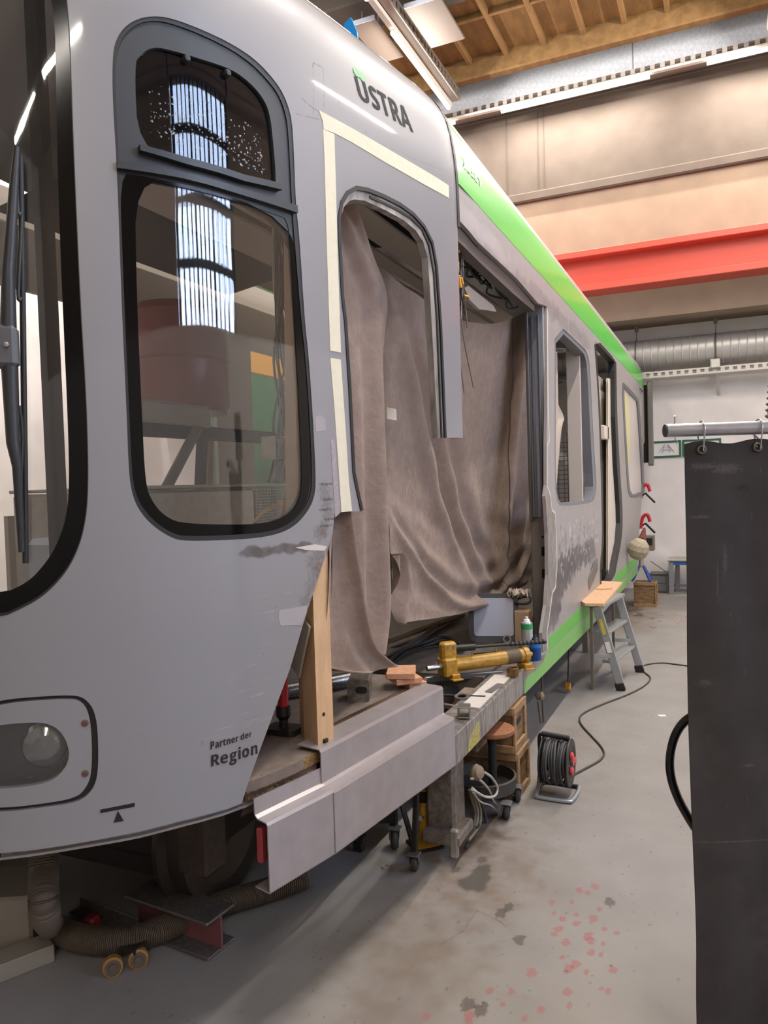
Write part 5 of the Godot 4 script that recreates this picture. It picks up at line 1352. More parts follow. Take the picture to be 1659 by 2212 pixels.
func cloths() -> void:
	var cm := mat("tarpaulin", "948074", 0.85, 0.0, 0.16, 2.0, Vector3.ONE, 0.25)
	cm.rim_enabled = true
	cm.rim = 0.3
	var hump := func(x: float, c: float, w: float) -> float: return exp(-((x - c) / w) * ((x - c) / w))
	var t1: Node3D = thing("tarpaulin", "grey-brown cloth hanging in long folds behind the empty cab window frame", "tarpaulin", Vector3(-1.38, 0.8, -2.9))
	var rows := cloth_rows([Vector3(-1.220, 2.554, -2.331), Vector3(-1.220, 2.503, -2.328), Vector3(-1.220, 2.399, -2.320), Vector3(-1.220, 2.235, -2.308), Vector3(-1.220, 2.048, -2.295), Vector3(-1.220, 1.851, -2.281), Vector3(-1.220, 1.622, -2.265), Vector3(-1.220, 1.405, -2.249), Vector3(-1.220, 1.220, -2.236), Vector3(-1.220, 1.067, -2.225)],
		[Vector3(-1.220, 2.591, -2.447), Vector3(-1.220, 2.562, -2.522), Vector3(-1.220, 2.483, -2.637), Vector3(-1.220, 2.340, -2.816), Vector3(-1.220, 2.116, -2.772), Vector3(-1.220, 1.886, -2.767), Vector3(-1.220, 1.618, -2.769), Vector3(-1.220, 1.360, -2.781), Vector3(-1.220, 1.118, -2.785), Vector3(-1.220, 0.948, -2.726)], 60,
		func(u: float, v: float) -> Vector2: return Vector2(0.03 * hump.call(u, 0.95 - 0.1 * v, 0.09) - 0.05 * hump.call(u, 0.72 - 0.1 * v, 0.12) * smoothstep(0.3, 0.9, v) + 0.02 * sin(u * 9.0 + v * 3.0) + 0.012 * sin(u * 21.0 - v * 5.0), -0.03 * sin(u * PI) * v), 7)
	put(mb().sheet(rows), "cloth", cm, t1)
	rows = cloth_rows([Vector3(-1.180, 1.741, -2.183), Vector3(-1.180, 1.532, -2.168), Vector3(-1.180, 1.413, -2.160), Vector3(-1.180, 1.294, -2.151), Vector3(-1.180, 1.176, -2.143), Vector3(-1.180, 1.087, -2.137), Vector3(-1.180, 1.037, -2.133)],
		[Vector3(-1.180, 1.744, -2.267), Vector3(-1.180, 1.527, -2.292), Vector3(-1.180, 1.400, -2.307), Vector3(-1.180, 1.270, -2.339), Vector3(-1.180, 1.133, -2.387), Vector3(-1.180, 1.019, -2.482), Vector3(-1.180, 0.907, -2.685)], 40,
		func(u: float, v: float) -> Vector2: return Vector2(0.03 * hump.call(u, 0.98, 0.06) + 0.02 * sin(u * 6.0 + v * 4.0) - 0.03 * v * hump.call(u, 0.75, 0.15), -0.028 * sin(u * PI) * v * v), 7)
	var fl := put(mb().sheet(rows), "front_flap", cm, t1)
	put(mb().tube(rows[-1], 0.004, 6), "hem", cm, fl)

	var t2: Node3D = thing("tarpaulin", "wide stained grey-brown cloth sagging across the cut-out beside the door jamb", "tarpaulin", Vector3(-1.55, 0.8, -4.4))
	rows = cloth_rows([Vector3(-1.330, 2.543, -2.919), Vector3(-1.340, 2.283, -2.948), Vector3(-1.360, 1.901, -3.029), Vector3(-1.380, 1.600, -3.090), Vector3(-1.390, 1.390, -3.158), Vector3(-1.400, 1.173, -3.217), Vector3(-1.410, 0.955, -3.289)],
		[Vector3(-1.160, 2.833, -5.330), Vector3(-1.180, 2.517, -5.444), Vector3(-1.220, 2.069, -5.560), Vector3(-1.270, 1.564, -5.698), Vector3(-1.320, 1.209, -5.819), Vector3(-1.360, 0.956, -5.841), Vector3(-1.400, 0.814, -5.766)], 110,
		func(u: float, v: float) -> Vector2:
			var f1: float = u - (0.03 + 0.5 * v)
			var f2: float = u - (0.14 + 0.52 * v)
			var f3: float = u - (0.27 + 0.5 * v)
			var r1: float = u - (0.985 - 0.2 * v)
			var r2: float = u - (0.93 - 0.32 * v)
			var cup: float = v - (0.99 - 0.34 * pow(absf(2.0 * u - 1.05), 2.2))
			var low := smoothstep(0.5, 0.85, v)
			var x: float = (0.045 * hump.call(f1, 0.0, 0.035) - 0.035 * hump.call(f1, 0.07, 0.03) + 0.035 * hump.call(f2, 0.0, 0.03) - 0.025 * hump.call(f2, 0.06, 0.035) + 0.02 * hump.call(f3, 0.0, 0.045)) * smoothstep(0.02, 0.25, v) * (1.0 - 0.6 * low)
			x += (0.03 * hump.call(r1, 0.0, 0.025) - 0.03 * hump.call(r1, -0.05, 0.03) + 0.018 * hump.call(r2, 0.0, 0.03)) * smoothstep(0.05, 0.4, v)
			x += low * (0.035 * hump.call(cup, -0.03, 0.03) - 0.02 * hump.call(cup, -0.09, 0.03) + 0.02 * hump.call(cup, -0.15, 0.04) + 0.012 * hump.call(cup, -0.26, 0.05))
			x -= 0.07 * sin(u * PI) * sin(v * PI)
			x += 0.004 * sin(u * 40.0 + v * 13.0) + 0.003 * sin(u * 17.0 - v * 55.0)
			return Vector2(x, -0.2 * sin(clampf(u, 0, 1) * PI) * (1.0 - v) - 0.06 * sin(u * PI) * v), 9)
	var sheet2: Node = put(mb().sheet(rows), "cloth", cm, t2)
	# stitched seam and torn lower corner
	var seam := []
	for i in rows.size():
		var j := 85 - int(4.0 * i / rows.size())
		seam.append(rows[i][j] + Vector3(0.004, 0, 0.002))
	put(mb().tube(seam, 0.005, 6), "seam", cm, sheet2)
	var torn := cloth_rows([Vector3(-1.330, 1.297, -3.044), Vector3(-1.330, 1.224, -3.059), Vector3(-1.330, 1.152, -3.063), Vector3(-1.330, 1.089, -3.074), Vector3(-1.330, 0.992, -3.103)], [Vector3(-1.330, 1.299, -3.127), Vector3(-1.330, 1.210, -3.185), Vector3(-1.330, 1.145, -3.247), Vector3(-1.330, 1.108, -3.307), Vector3(-1.330, 0.976, -3.155)], 14,
		func(u: float, v: float) -> Vector2: return Vector2(0.03 * sin(u * 7.0 + v * 6.0), 0.0), 5)
	put(mb().sheet(torn), "torn_flap", cm, sheet2)
	put(mb().box(Vector3(-1.290, 1.906, -2.999), Vector3(0.004, 0.05, 0.1), 0.001), "paper_label", mat("paper", "dcdad8", 0.8), sheet2)
	var stub := mb()
	for k in 3:
		stub.tube(curve([Vector3(-1.200, 1.535, -5.265) + Vector3(0, 0, 0.02 * k), Vector3(-1.200, 1.346, -5.202), Vector3(-1.200, 1.150, -5.251) + Vector3(0, 0, 0.02 * k), Vector3(-1.250, 0.894, -5.356)]), 0.014, 8)
	put(stub, "gathered_edge", cm, sheet2)

	var t3: Node3D = thing("tarpaulin", "pale cloth knotted in the small side window opening", "tarpaulin", Vector3(-1.1, 1.5, -5.2))
	var pale := mat("pale cloth", "a1958a", 0.85)
	rows = cloth_rows([Vector3(-1.100, 2.505, -5.420), Vector3(-1.100, 2.211, -5.386), Vector3(-1.100, 2.048, -5.367), Vector3(-1.100, 1.886, -5.348), Vector3(-1.100, 1.532, -5.307)], [Vector3(-1.100, 2.527, -5.567), Vector3(-1.100, 2.235, -5.633), Vector3(-1.100, 2.075, -5.752), Vector3(-1.100, 1.968, -5.687), Vector3(-1.100, 1.529, -5.466)], 12, func(u: float, v: float) -> Vector2: return Vector2(0.02 * sin(u * 9.0 + v * 9.0), 0.0), 5)
	put(mb().sheet(rows), "cloth", pale, t3)


# ---------------------------------------------------------------- things on the tram's floor, under it and beside it

func caster(b: Vector3, r: float, parent: Node, steel: Material, rubber: Material, turn := 0.0) -> void:
	var ax := Vector3(cos(turn), 0, -sin(turn))
	var f := Vector3(ax.z, 0, -ax.x)
	put(mb().lathe([Vector2(0, -0.014), Vector2(r * 0.55, -0.014), Vector2(r * 0.6, -0.012), Vector2(r * 0.9, -0.013), Vector2(r, -0.006), Vector2(r, 0.006), Vector2(r * 0.9, 0.013), Vector2(r * 0.6, 0.012), Vector2(r * 0.55, 0.014), Vector2(0, 0.014)], b + Vector3(0, r, 0), ax, 20), "wheel", rubber, parent)
	var fork := mb()
	for s in [-1.0, 1.0]:
		fork.bar(b + Vector3(0, r, 0) + ax * 0.019 * s, b + Vector3(0, r * 2.2, 0) + ax * 0.019 * s - f * r * 0.5, 0.003, 0.028, 0.001, ax.cross(Vector3.UP))
	fork.box(b + Vector3(0, r * 2.25, 0) - f * r * 0.5, Vector3(0.05, 0.008, 0.05), 0.002)
	fork.cyl(b + Vector3(0, r, 0) - ax * 0.022, b + Vector3(0, r, 0) + ax * 0.022, 0.006, 8)
	put(fork, "fork", steel, parent)


func crate(at: Vector3, size: Vector3, label: String, slot: bool, m: Material, m2: Material) -> Node3D:
	var o: Node3D = thing("wooden_crate", label, "crate", at, "")
	var h := size / 2.0
	var c := at + Vector3.UP * h.y
	put(mb().box(c, size - Vector3(0.02, 0.006, 0.02), 0.003), "case", m2, o)
	# battens round the right side and the front
	for d in [[Vector3(h.x - 0.004, h.y - 0.02, 0), Vector3(0.014, 0.04, size.z)], [Vector3(h.x - 0.004, -h.y + 0.02, 0), Vector3(0.014, 0.04, size.z)], [Vector3(h.x - 0.004, 0, h.z - 0.018), Vector3(0.014, size.y - 0.08, 0.036)], [Vector3(h.x - 0.004, 0, -h.z + 0.018), Vector3(0.014, size.y - 0.08, 0.036)],
			[Vector3(0, h.y - 0.02, h.z - 0.004), Vector3(size.x - 0.01, 0.04, 0.014)], [Vector3(0, -h.y + 0.02, h.z - 0.004), Vector3(size.x - 0.01, 0.04, 0.014)]]:
		put(mb().box(c + d[0], d[1], 0.003), "batten", m, o)
	if slot:
		put(mb().box(c + Vector3(h.x - 0.009, 0.02, 0.0), Vector3(0.004, 0.028, 0.08), 0.001), "hand_slot", mat("tram dark", "1b1816", 0.85), o)
	return o


func floor_things() -> void:
	var steel := mat("dull steel", "8d8a88", 0.4, 0.7, 0.2, 6.0)
	var bright := mat("bright steel", "c2c2c4", 0.25, 0.85)
	var black := mat("black plastic", "1d1d1f", 0.45)
	var rubber := mat("grey rubber", "3a3938", 0.7)
	var yellow := mat("yellow paint worn", "c6952f", 0.4, 0.1, 0.3, 6.0)
	var box_w := wood("crate wood", "a98862", 0.3, Vector3(1, 4, 1))
	var box_d := wood("crate wood dark", "967754", 0.38, Vector3(1, 3, 1))
	var ply := wood("plywood", "cf9a77", 0.18, Vector3(3, 12, 3), 0.6)
	var dark := mat("tram dark", "1b1816", 0.85)

	# hydraulic hand pump
	var A := Vector3(-1.312, 0.660, -3.726)
	var B := Vector3(-0.996, 0.660, -4.075)
	var ax := (B - A).normalized()
	var pump: Node3D = thing("hydraulic_pump", "worn yellow hydraulic hand pump with black lever lying on the sill", "pump", Vector3(A.x, 0.6, A.z))
	put(mb().lathe([Vector2(0, 0), Vector2(0.036, 0), Vector2(0.037, 0.01), Vector2(0.037, A.distance_to(B) - 0.03), Vector2(0.041, A.distance_to(B) - 0.03), Vector2(0.041, A.distance_to(B)), Vector2(0.012, A.distance_to(B)), Vector2(0.012, A.distance_to(B) + 0.03), Vector2(0, A.distance_to(B) + 0.03)], A, ax, 24), "cylinder", yellow, pump)
	put(mb().lathe([Vector2(0.0376, 0), Vector2(0.0378, 0.0), Vector2(0.0378, 0.085), Vector2(0.0376, 0.085)], A + ax * 0.33, ax, 24), "name_plate", mat("dark label", "5a4a35", 0.6), pump)
	var side := ax.cross(Vector3.UP).normalized()
	var yb := Basis(ax, Vector3.UP, side)
	put(mb().box(A - ax * 0.02 + Vector3(0, -0.005, 0), Vector3(0.08, 0.1, 0.09), 0.01, yb).box(A - ax * 0.015 + Vector3(0, 0.075, 0), Vector3(0.085, 0.1, 0.055), 0.012, yb).box(A - ax * 0.015 + Vector3(0, -0.02, 0) - side * 0.05, Vector3(0.045, 0.06, 0.04), 0.006, yb), "valve_head", yellow, pump)
	for k in 2:
		put(mb().cyl(A + ax * (-0.03 + 0.035 * k) + Vector3(0, 0.1, 0) + side * 0.03, A + ax * (-0.03 + 0.035 * k) + Vector3(0, 0.1, 0) - side * 0.03, 0.009, 12), "pin", steel, pump)
	for p in [A, B - ax * 0.03]:
		put(mb().box(p + Vector3(0, -0.05, 0) + side * 0.02, Vector3(0.05, 0.03, 0.08), 0.005, yb).box(p + Vector3(0, -0.062, 0) + side * 0.055, Vector3(0.06, 0.008, 0.05), 0.002, yb), "foot", yellow, pump)
	put(mb().lathe([Vector2(0, 0), Vector2(0.014, 0), Vector2(0.014, 0.07), Vector2(0.019, 0.07), Vector2(0.019, 0.09), Vector2(0, 0.09)], A - ax * 0.14, ax, 14), "piston", bright, pump)
	var l0 := A + ax * 0.03 + Vector3(0, 0.085, 0)
	var l1 := Vector3(-0.940, 0.750, -3.971)
	put(mb().tube([l0, l0.lerp(l1, 0.25)], 0.019, 12).tube([l0.lerp(l1, 0.24), l1], 0.0085, 10), "lever", black, pump)
	var grip := [Vector2(0, 0)]
	for i in 9:
		grip.append_array([Vector2(0.010, i * 0.022), Vector2(0.0135, i * 0.022 + 0.011)])
	grip.append_array([Vector2(0.011, 0.2), Vector2(0, 0.2)])
	put(mb().lathe(grip, l0.lerp(l1, 0.7), (l1 - l0), 12), "grip", black, pump)
	var hb := A + ax * 0.13 + Vector3(0, 0.036, 0)
	put(mb().tube([hb, hb + Vector3(0, 0.032, 0), hb + Vector3(0, 0.036, 0) + ax * 0.006, hb + Vector3(0, 0.036, 0) + ax * 0.14, hb + Vector3(0, 0.032, 0) + ax * 0.146, hb + ax * 0.146], 0.004, 8), "carry_handle", yellow, pump)

	# plywood blocks, each one to be lifted off
	var fl := 0.775
	var bp := Vector3(-1.215, 0.785, -2.864)
	var names := ["lowest plywood offcut of the small pile beside the hydraulic pump", "middle plywood offcut of the small pile, turned askew", "topmost plywood offcut of the small pile beside the hydraulic pump"]
	for k in 3:
		var o: Node3D = thing("plywood_block", names[k], "wood block", Vector3(bp.x, fl + k * 0.025, bp.z))
		var bb := Basis(Vector3.UP, [0.9, 0.75, 0.35][k])
		put(mb().box(Vector3(bp.x, fl + 0.0125 + k * 0.025, bp.z) + [Vector3(0.03, 0, -0.02), Vector3.ZERO, Vector3(-0.005, 0, 0.01)][k], [Vector3(0.08, 0.024, 0.1), Vector3(0.11, 0.024, 0.14), Vector3(0.115, 0.024, 0.15)][k], 0.002, bb), "block", ply, o)

	# forged steel block with an oval eye
	var sp := Vector3(-1.336, 0.775, -2.595)
	var sb: Node3D = thing("steel_block", "heavy worn steel block with an oval hole on the cab floor", "steel block", sp)
	var body := rounded(0.085, 0.085, 0.01)
	var q := Transform3D(Basis(Vector3.UP, 0.35), sp + Vector3(0.0, 0.0425, -0.12))
	put(mb().prism(body, q, 0.12), "block", mat("forged steel", "8f867d", 0.45, 0.4, 0.4, 6.0), sb)
	put(mb().prism(rounded(0.045, 0.026, 0.0125), Transform3D(q.basis, q * Vector3(0.012, 0.004, 0.1205)), 0.001), "oval_hole", dark, sb)

	# red prop
	var rp := Vector3(-1.379, 0.775, -2.197)
	var prop: Node3D = thing("adjustable_prop", "red steel prop on a black swivel foot inside the cab", "prop", rp)
	put(mb().cyl(rp + Vector3(0, 0.075, 0), rp + Vector3(0.0, 0.42, -0.02), 0.017, 14), "tube", mat("red tube", "b3272f", 0.35), prop)
	put(mb().lathe([Vector2(0, 0.09), Vector2(0.024, 0.09), Vector2(0.026, 0.06), Vector2(0.016, 0.045), Vector2(0.016, 0.02), Vector2(0, 0.02)], rp, Vector3.UP, 16), "collar", black, prop)
	put(mb().prism(rounded(0.12, 0.085, 0.02), Transform3D(Basis(Vector3.RIGHT, Vector3(0, 0, -1), Vector3.UP), rp), 0.02), "foot", black, prop)
	# dark pipe ends and white slotted duct behind the prop
	var pd: Node3D = thing("foil_hose", "silver foil hose lying behind the corner post", "hose", Vector3(-1.468, 0.775, -2.463))
	var fh := []
	for i in 24:
		fh.append(Vector3(-1.550, 0.804, -2.527) + Vector3(0.2 * i / 23.0 - 0.06, 0.0, -0.3 * i / 23.0))
	put(mb().tube(fh, 0.035, 12), "hose", mat("foil", "9d9a98", 0.3, 0.8, 0.5, 14.0), pd)
	var cd: Node3D = thing("slotted_duct", "cream slotted wiring duct standing on the cab floor", "wiring duct", Vector3(-1.440, 0.775, -2.381))
	var dp := Vector3(-1.500, 0.768, -2.476)
	put(mb().box(dp + Vector3(0, -0.03, -0.05), Vector3(0.035, 0.05, 0.3), 0.003, Basis(Vector3.UP, 0.35)), "duct", mat("cream plastic", "c9bda6", 0.5), cd)
	for i in 14:
		put(mb().box(dp + Basis(Vector3.UP, 0.35) * Vector3(0.018, 0.0, -0.14 + i * 0.021) + Vector3(0, -0.03, -0.05), Vector3(0.003, 0.036, 0.007)), "slot", dark, cd)

	# framed hatch leaning behind the pump
	var hp := Vector3(-1.336, 0.600, -4.608)
	var hatch: Node3D = thing("framed_panel", "pale panel in a dark rounded frame leaning behind the hydraulic pump", "panel", hp)
	var hf := Transform3D(Basis(Vector3.UP, 0.24) * Basis(Vector3.RIGHT, -0.1), hp + Vector3(0, 0.155, -0.02))
	put(mb().prism(rounded(0.31, 0.30, 0.045), hf, 0.028), "frame", mat("frame dark grey", "47484b", 0.5), hatch)
	put(mb().prism(rounded(0.245, 0.235, 0.02), Transform3D(hf.basis, hf * Vector3(0, 0.004, 0.024)), 0.006), "panel", mat("pale panel", "a9acb8", 0.35), hatch)
	put(mb().lathe([Vector2(0.016, 0), Vector2(0.026, 0), Vector2(0.026, 0.008), Vector2(0.016, 0.008), Vector2(0.016, 0)], hf * Vector3(0.08, -0.13, 0.035), hf.basis.z, 16), "ring_pull", bright, hatch)

	# spray cans
	var cp := Vector3(-1.038, 0.600, -4.219)
	for d in [[cp + Vector3(-0.005, 0, -0.06), "silver spray can with green collar and white cap by the door jamb", "b9bcbb", "2f8f56", "dddddc"], [cp + Vector3(0.055, 0, 0.0), "short blue spray can in front of the green-collared can", "2b4f8f", "1f6fc0", "26303e"]]:
		var o: Node3D = thing("spray_can", d[1], "spray can", d[0])
		var hgt := 0.19 if d[3] == "2f8f56" else 0.10
		put(mb().lathe([Vector2(0, 0), Vector2(0.031, 0), Vector2(0.033, 0.004), Vector2(0.033, hgt - 0.03), Vector2(0.0332, hgt - 0.03), Vector2(0.0332, hgt), Vector2(0.03, hgt + 0.008), Vector2(0, hgt + 0.01)], d[0], Vector3.UP, 20), "can", mat("can " + d[2], d[2], 0.3, 0.5), o)
		put(mb().lathe([Vector2(0.0334, 0), Vector2(0.0336, 0.0), Vector2(0.0336, 0.028), Vector2(0.031, 0.034)], d[0] + Vector3(0, hgt - 0.028, 0), Vector3.UP, 20), "collar", mat("collar " + d[3], d[3], 0.4), o)
		put(mb().lathe([Vector2(0.02, 0), Vector2(0.022, 0.004), Vector2(0.016, 0.02), Vector2(0.009, 0.022), Vector2(0.009, 0.034), Vector2(0, 0.035)], d[0] + Vector3(0, hgt + 0.006, 0), Vector3.UP, 16), "cap", mat("cap " + d[4], d[4], 0.5), o)

	# cardboard box with strap, behind the cans
	var cb := Vector3(-1.106, 0.600, -4.504) + Vector3(-0.06, 0, -0.16)
	var card: Node3D = thing("cardboard_box", "small cardboard box behind the spray cans at the door jamb", "box", cb)
	put(mb().box(cb + Vector3(0.01, 0.1, 0), Vector3(0.09, 0.2, 0.1), 0.003), "box", mat("cardboard", "a78d73", 0.8), card)
	put(mb().box(cb + Vector3(0.01, 0.205, 0.02), Vector3(0.09, 0.003, 0.06), 0.001, Basis(Vector3.RIGHT, 0.3)), "flap", mat("cardboard", "a78d73", 0.8), card)
	var strap: Node3D = thing("strap", "black strap loop lying on the small cardboard box", "strap", cb + Vector3(0, 0.23, 0))
	put(mb().tube(curve([cb + Vector3(-0.05, 0.25, 0.0), cb + Vector3(0.0, 0.28, 0.01), cb + Vector3(0.055, 0.285, 0.0), cb + Vector3(0.05, 0.25, 0.02), cb + Vector3(-0.02, 0.245, 0.03), cb + Vector3(-0.05, 0.25, 0.0)]), 0.007, 6), "loop", black, strap)
	var rag: Node3D = thing("rag", "crumpled off-white rag on top of the framed panel", "rag", hp + Vector3(0.13, 0.3, -0.03))
	var rows := []
	var rn := noise(2.2, 9)
	for i in 12:
		var row := []
		for j in 12:
			var p := Vector3((j - 5.5) * 0.012, 0.0, (i - 5.5) * 0.008)
			row.append(hp + Vector3(0.16, 0.315, -0.04) + p + Vector3(0, rn.get_noise_2d(i * 0.35, j * 0.35) * 0.06, 0))
		rows.append(row)
	put(mb().sheet(rows), "cloth", mat("rag white", "bfb2a4", 0.85), rag)

	# bits lying on the sill beam
	var np := Vector3(-1.015, 0.598, -3.842)
	var nut: Node3D = thing("steel_ring", "short brown steel ring standing on the ground sill beam", "ring", np)
	put(mb().lathe([Vector2(0.021, 0), Vector2(0.03, 0), Vector2(0.031, 0.003), Vector2(0.031, 0.042), Vector2(0.029, 0.044), Vector2(0.022, 0.044), Vector2(0.021, 0.042), Vector2(0.021, 0.0)], np, Vector3.UP, 24), "ring", mat("brown steel", "7a6038", 0.35, 0.7), nut)
	var tp := Vector3(-1.038, 0.598, -3.103)
	var tub: Node3D = thing("square_tube", "short offcut of square steel tube on the sill beam's near end", "tube", tp)
	var tb := Basis(Vector3.UP, 0.25)
	for d in [[Vector3(0, 0.004, 0), Vector3(0.05, 0.005, 0.07)], [Vector3(0, 0.046, 0), Vector3(0.05, 0.005, 0.07)], [Vector3(-0.0235, 0.025, 0), Vector3(0.005, 0.046, 0.07)], [Vector3(0.0235, 0.025, 0), Vector3(0.005, 0.046, 0.07)]]:
		put(mb().box(tp + tb * d[0], d[1], 0.0015, tb), "wall", steel, tub)
	var wp := Vector3(-1.142, 0.600, -3.386)
	var bl: Node3D = thing("stone_block", "rough block in the dark gap beside the sill beam", "block", wp + Vector3(0.02, -0.25, -0.1))
	put(mb().box(Vector3(-1.128, 0.570, -3.590) + Vector3(-0.04, -0.14, 0), Vector3(0.12, 0.28, 0.16), 0.012), "block", mat("stone block", "8d7d72", 0.85, 0.0, 0.2, 4.0), bl)
	var wash: Node3D = thing("washer", "thin flat steel washer beside the sill beam, above the dark gap", "washer", wp)
	put(mb().lathe([Vector2(0.021, 0), Vector2(0.036, 0), Vector2(0.036, 0.004), Vector2(0.021, 0.004), Vector2(0.021, 0)], wp, Vector3(0, 1, 0.1), 24), "ring", steel, wash)
	put(mb().bar(wp + Vector3(-0.2, -0.006, 0), wp + Vector3(0.1, -0.006, -0.05), 0.02, 0.008), "support_strip", dark, wash)
	var cm2: Node3D = thing("cross_bar", "dark flat steel bar lying crosswise under the hydraulic pump", "bar", Vector3(-1.244, 0.600, -3.714))
	put(mb().bar(Vector3(-1.436, 0.590, -3.667), Vector3(-1.091, 0.590, -3.913), 0.03, 0.03, 0.003), "bar", mat("blue steel", "7a7c80", 0.35, 0.7), cm2)
	var lb: Node3D = thing("short_bar", "short bright bar between the step sill and the sill beam", "bar", Vector3(-1.152, 0.570, -3.294))
	put(mb().bar(Vector3(-1.206, 0.575, -3.306), Vector3(-1.123, 0.575, -3.286), 0.02, 0.02, 0.002), "bar", bright, lb)

	# profiles, pipe and cables on the tram's floor
	var pipe: Node3D = thing("pipe", "yellowish pipe lying on the tram floor under the sagging cloth", "pipe", Vector3(-1.924, 0.620, -4.788))
	put(mb().cyl(Vector3(-1.939, 0.630, -4.337), Vector3(-1.784, 0.630, -5.366), 0.02, 12), "pipe", mat("olive pipe", "837559", 0.5), pipe)
	var ang: Node3D = thing("steel_angle", "long steel angle lying on the tram floor behind the pump", "steel angle", Vector3(-1.792, 0.600, -4.453))
	put(mb().bar(Vector3(-1.755, 0.610, -3.918), Vector3(-1.859, 0.610, -5.426), 0.035, 0.006, 0.001).bar(Vector3(-1.761, 0.620, -3.919), Vector3(-1.866, 0.620, -5.427), 0.005, 0.03, 0.001), "angle", steel, ang)
	var bun: Node3D = thing("cable_bundle", "dirty bundle of cables lying behind the plywood blocks", "cables", Vector3(-1.710, 0.620, -4.172))
	for k in 5:
		var o := Vector3(0.012 * (k % 3), 0.012 * (k / 2), 0.02 * (k % 2))
		put(mb().tube(curve([Vector3(-1.689, 0.620, -3.756) + o, Vector3(-1.718, 0.620, -3.980) + o * 1.5, Vector3(-1.698, 0.620, -4.215) + o, Vector3(-1.604, 0.620, -4.364) + o * 2.0, Vector3(-1.435, 0.610, -4.297) + o]), 0.009, 7), "cable", mat("dirty cable", "4f4034", 0.7, 0.0, 0.4, 9.0) if k % 2 else black, bun)
	var lev: Node3D = thing("lever_rod", "black iron rod lying behind the hydraulic pump's handle", "rod", Vector3(-1.290, 0.620, -4.290))
	put(mb().cyl(Vector3(-1.342, 0.620, -4.186), Vector3(-1.106, 0.620, -4.381), 0.008, 8), "rod", black, lev)

	# ---- under the sill
	var c1 := crate(Vector3(-1.245, 0, -3.845), Vector3(0.55, 0.233, 0.25), "lower wooden crate carrying the tram's sill beside the black dolly", false, box_w, box_d)
	crate(Vector3(-1.25, 0.234, -3.835), Vector3(0.54, 0.233, 0.25), "upper wooden crate with hand slot directly under the tram's sill", true, box_w, box_d)
	var tp2: Node3D = thing("timber_prop", "brown timber prop standing in the dark between the sill and the step ladder", "prop", Vector3(Vector3(-1.200, 0.040, -7.171).x, 0, Vector3(-1.200, 0.040, -7.171).z))
	put(mb().box(Vector3(Vector3(-1.200, 0.040, -7.171).x, 0.235, Vector3(-1.200, 0.040, -7.171).z), Vector3(0.05, 0.466, 0.05), 0.004), "post", mat("brown strut", "7b6f62", 0.5, 0.3), tp2)
	var sx := Vector3(-1.049, 0.400, -3.545).x
	var sz := Vector3(-1.049, 0.400, -3.545).z
	var stool: Node3D = thing("round_stool", "round wooden disc on a dark stem standing in the black dolly", "stool", Vector3(sx, 0.113, sz))
	put(mb().lathe([Vector2(0, 0), Vector2(0.105, 0), Vector2(0.11, 0.005), Vector2(0.11, 0.022), Vector2(0.105, 0.026), Vector2(0, 0.026)], Vector3(sx, 0.39, sz), Vector3.UP, 28), "seat", wood("disc wood", "a06a45", 0.25, Vector3(3, 3, 9)), stool)
	put(mb().cyl(Vector3(sx, 0.115, sz), Vector3(sx, 0.391, sz), 0.02, 12), "stem", dark, stool)
	put(mb().lathe([Vector2(0, 0), Vector2(0.05, 0), Vector2(0.045, 0.02), Vector2(0, 0.025)], Vector3(sx, 0.113, sz), Vector3.UP, 20), "base", dark, stool)

	# dolly
	var dc := Vector3(-1.115, 0, -3.58)
	var dolly: Node3D = thing("wheeled_dolly", "round black dolly on casters holding loose white cables", "dolly", dc)
	put(mb().lathe([Vector2(0.0, 0.1), Vector2(0.155, 0.1), Vector2(0.165, 0.105), Vector2(0.17, 0.165), Vector2(0.158, 0.168), Vector2(0.15, 0.115), Vector2(0.0, 0.112)], dc, Vector3.UP, 32), "tray", mat("dolly black", "34322f", 0.6), dolly)
	for p in [Vector3(0.14, 0, 0.09), Vector3(0.14, 0, -0.12), Vector3(-0.14, 0, 0.09), Vector3(-0.14, 0, -0.1)]:
		caster(dc + p, 0.038, dolly, bright, rubber, 0.5)
	var wc := mat("white cable", "a8a49c", 0.5)
	var bnd: Node3D = thing("loose_cables", "bundle of cut white and grey cables hanging beside the bolster column", "cables", Vector3(-1.03, 0.05, -3.2))
	put(mb().tube(curve([Vector3(-1.030, 0.311, -3.150), Vector3(-1.030, 0.265, -3.263), Vector3(-1.030, 0.168, -3.402), Vector3(-1.030, 0.083, -3.480)]), 0.006, 6), "cable", wc, bnd)
	put(mb().tube(curve([Vector3(-1.000, 0.309, -3.246), Vector3(-1.000, 0.243, -3.359), Vector3(-1.000, 0.167, -3.446), Vector3(-1.000, 0.140, -3.411), Vector3(-1.000, 0.189, -3.264), Vector3(-1.000, 0.298, -3.067)]), 0.006, 6), "cable", wc, bnd)
	put(mb().tube(curve([Vector3(-1.020, 0.280, -3.129), Vector3(-1.020, 0.196, -3.259), Vector3(-1.020, 0.132, -3.402), Vector3(-1.020, 0.087, -3.461), Vector3(-1.020, 0.047, -3.506)]), 0.005, 6), "cable", wc, bnd)
	put(mb().tube(curve([Vector3(-1.020, 0.255, -3.140), Vector3(-1.020, 0.173, -3.243), Vector3(-1.020, 0.094, -3.399), Vector3(-1.020, 0.031, -3.488), Vector3(-1.020, -0.029, -3.548)]), 0.004, 6), "cable", wc, bnd)
	var gc := mat("grey cable", "77705f", 0.6)
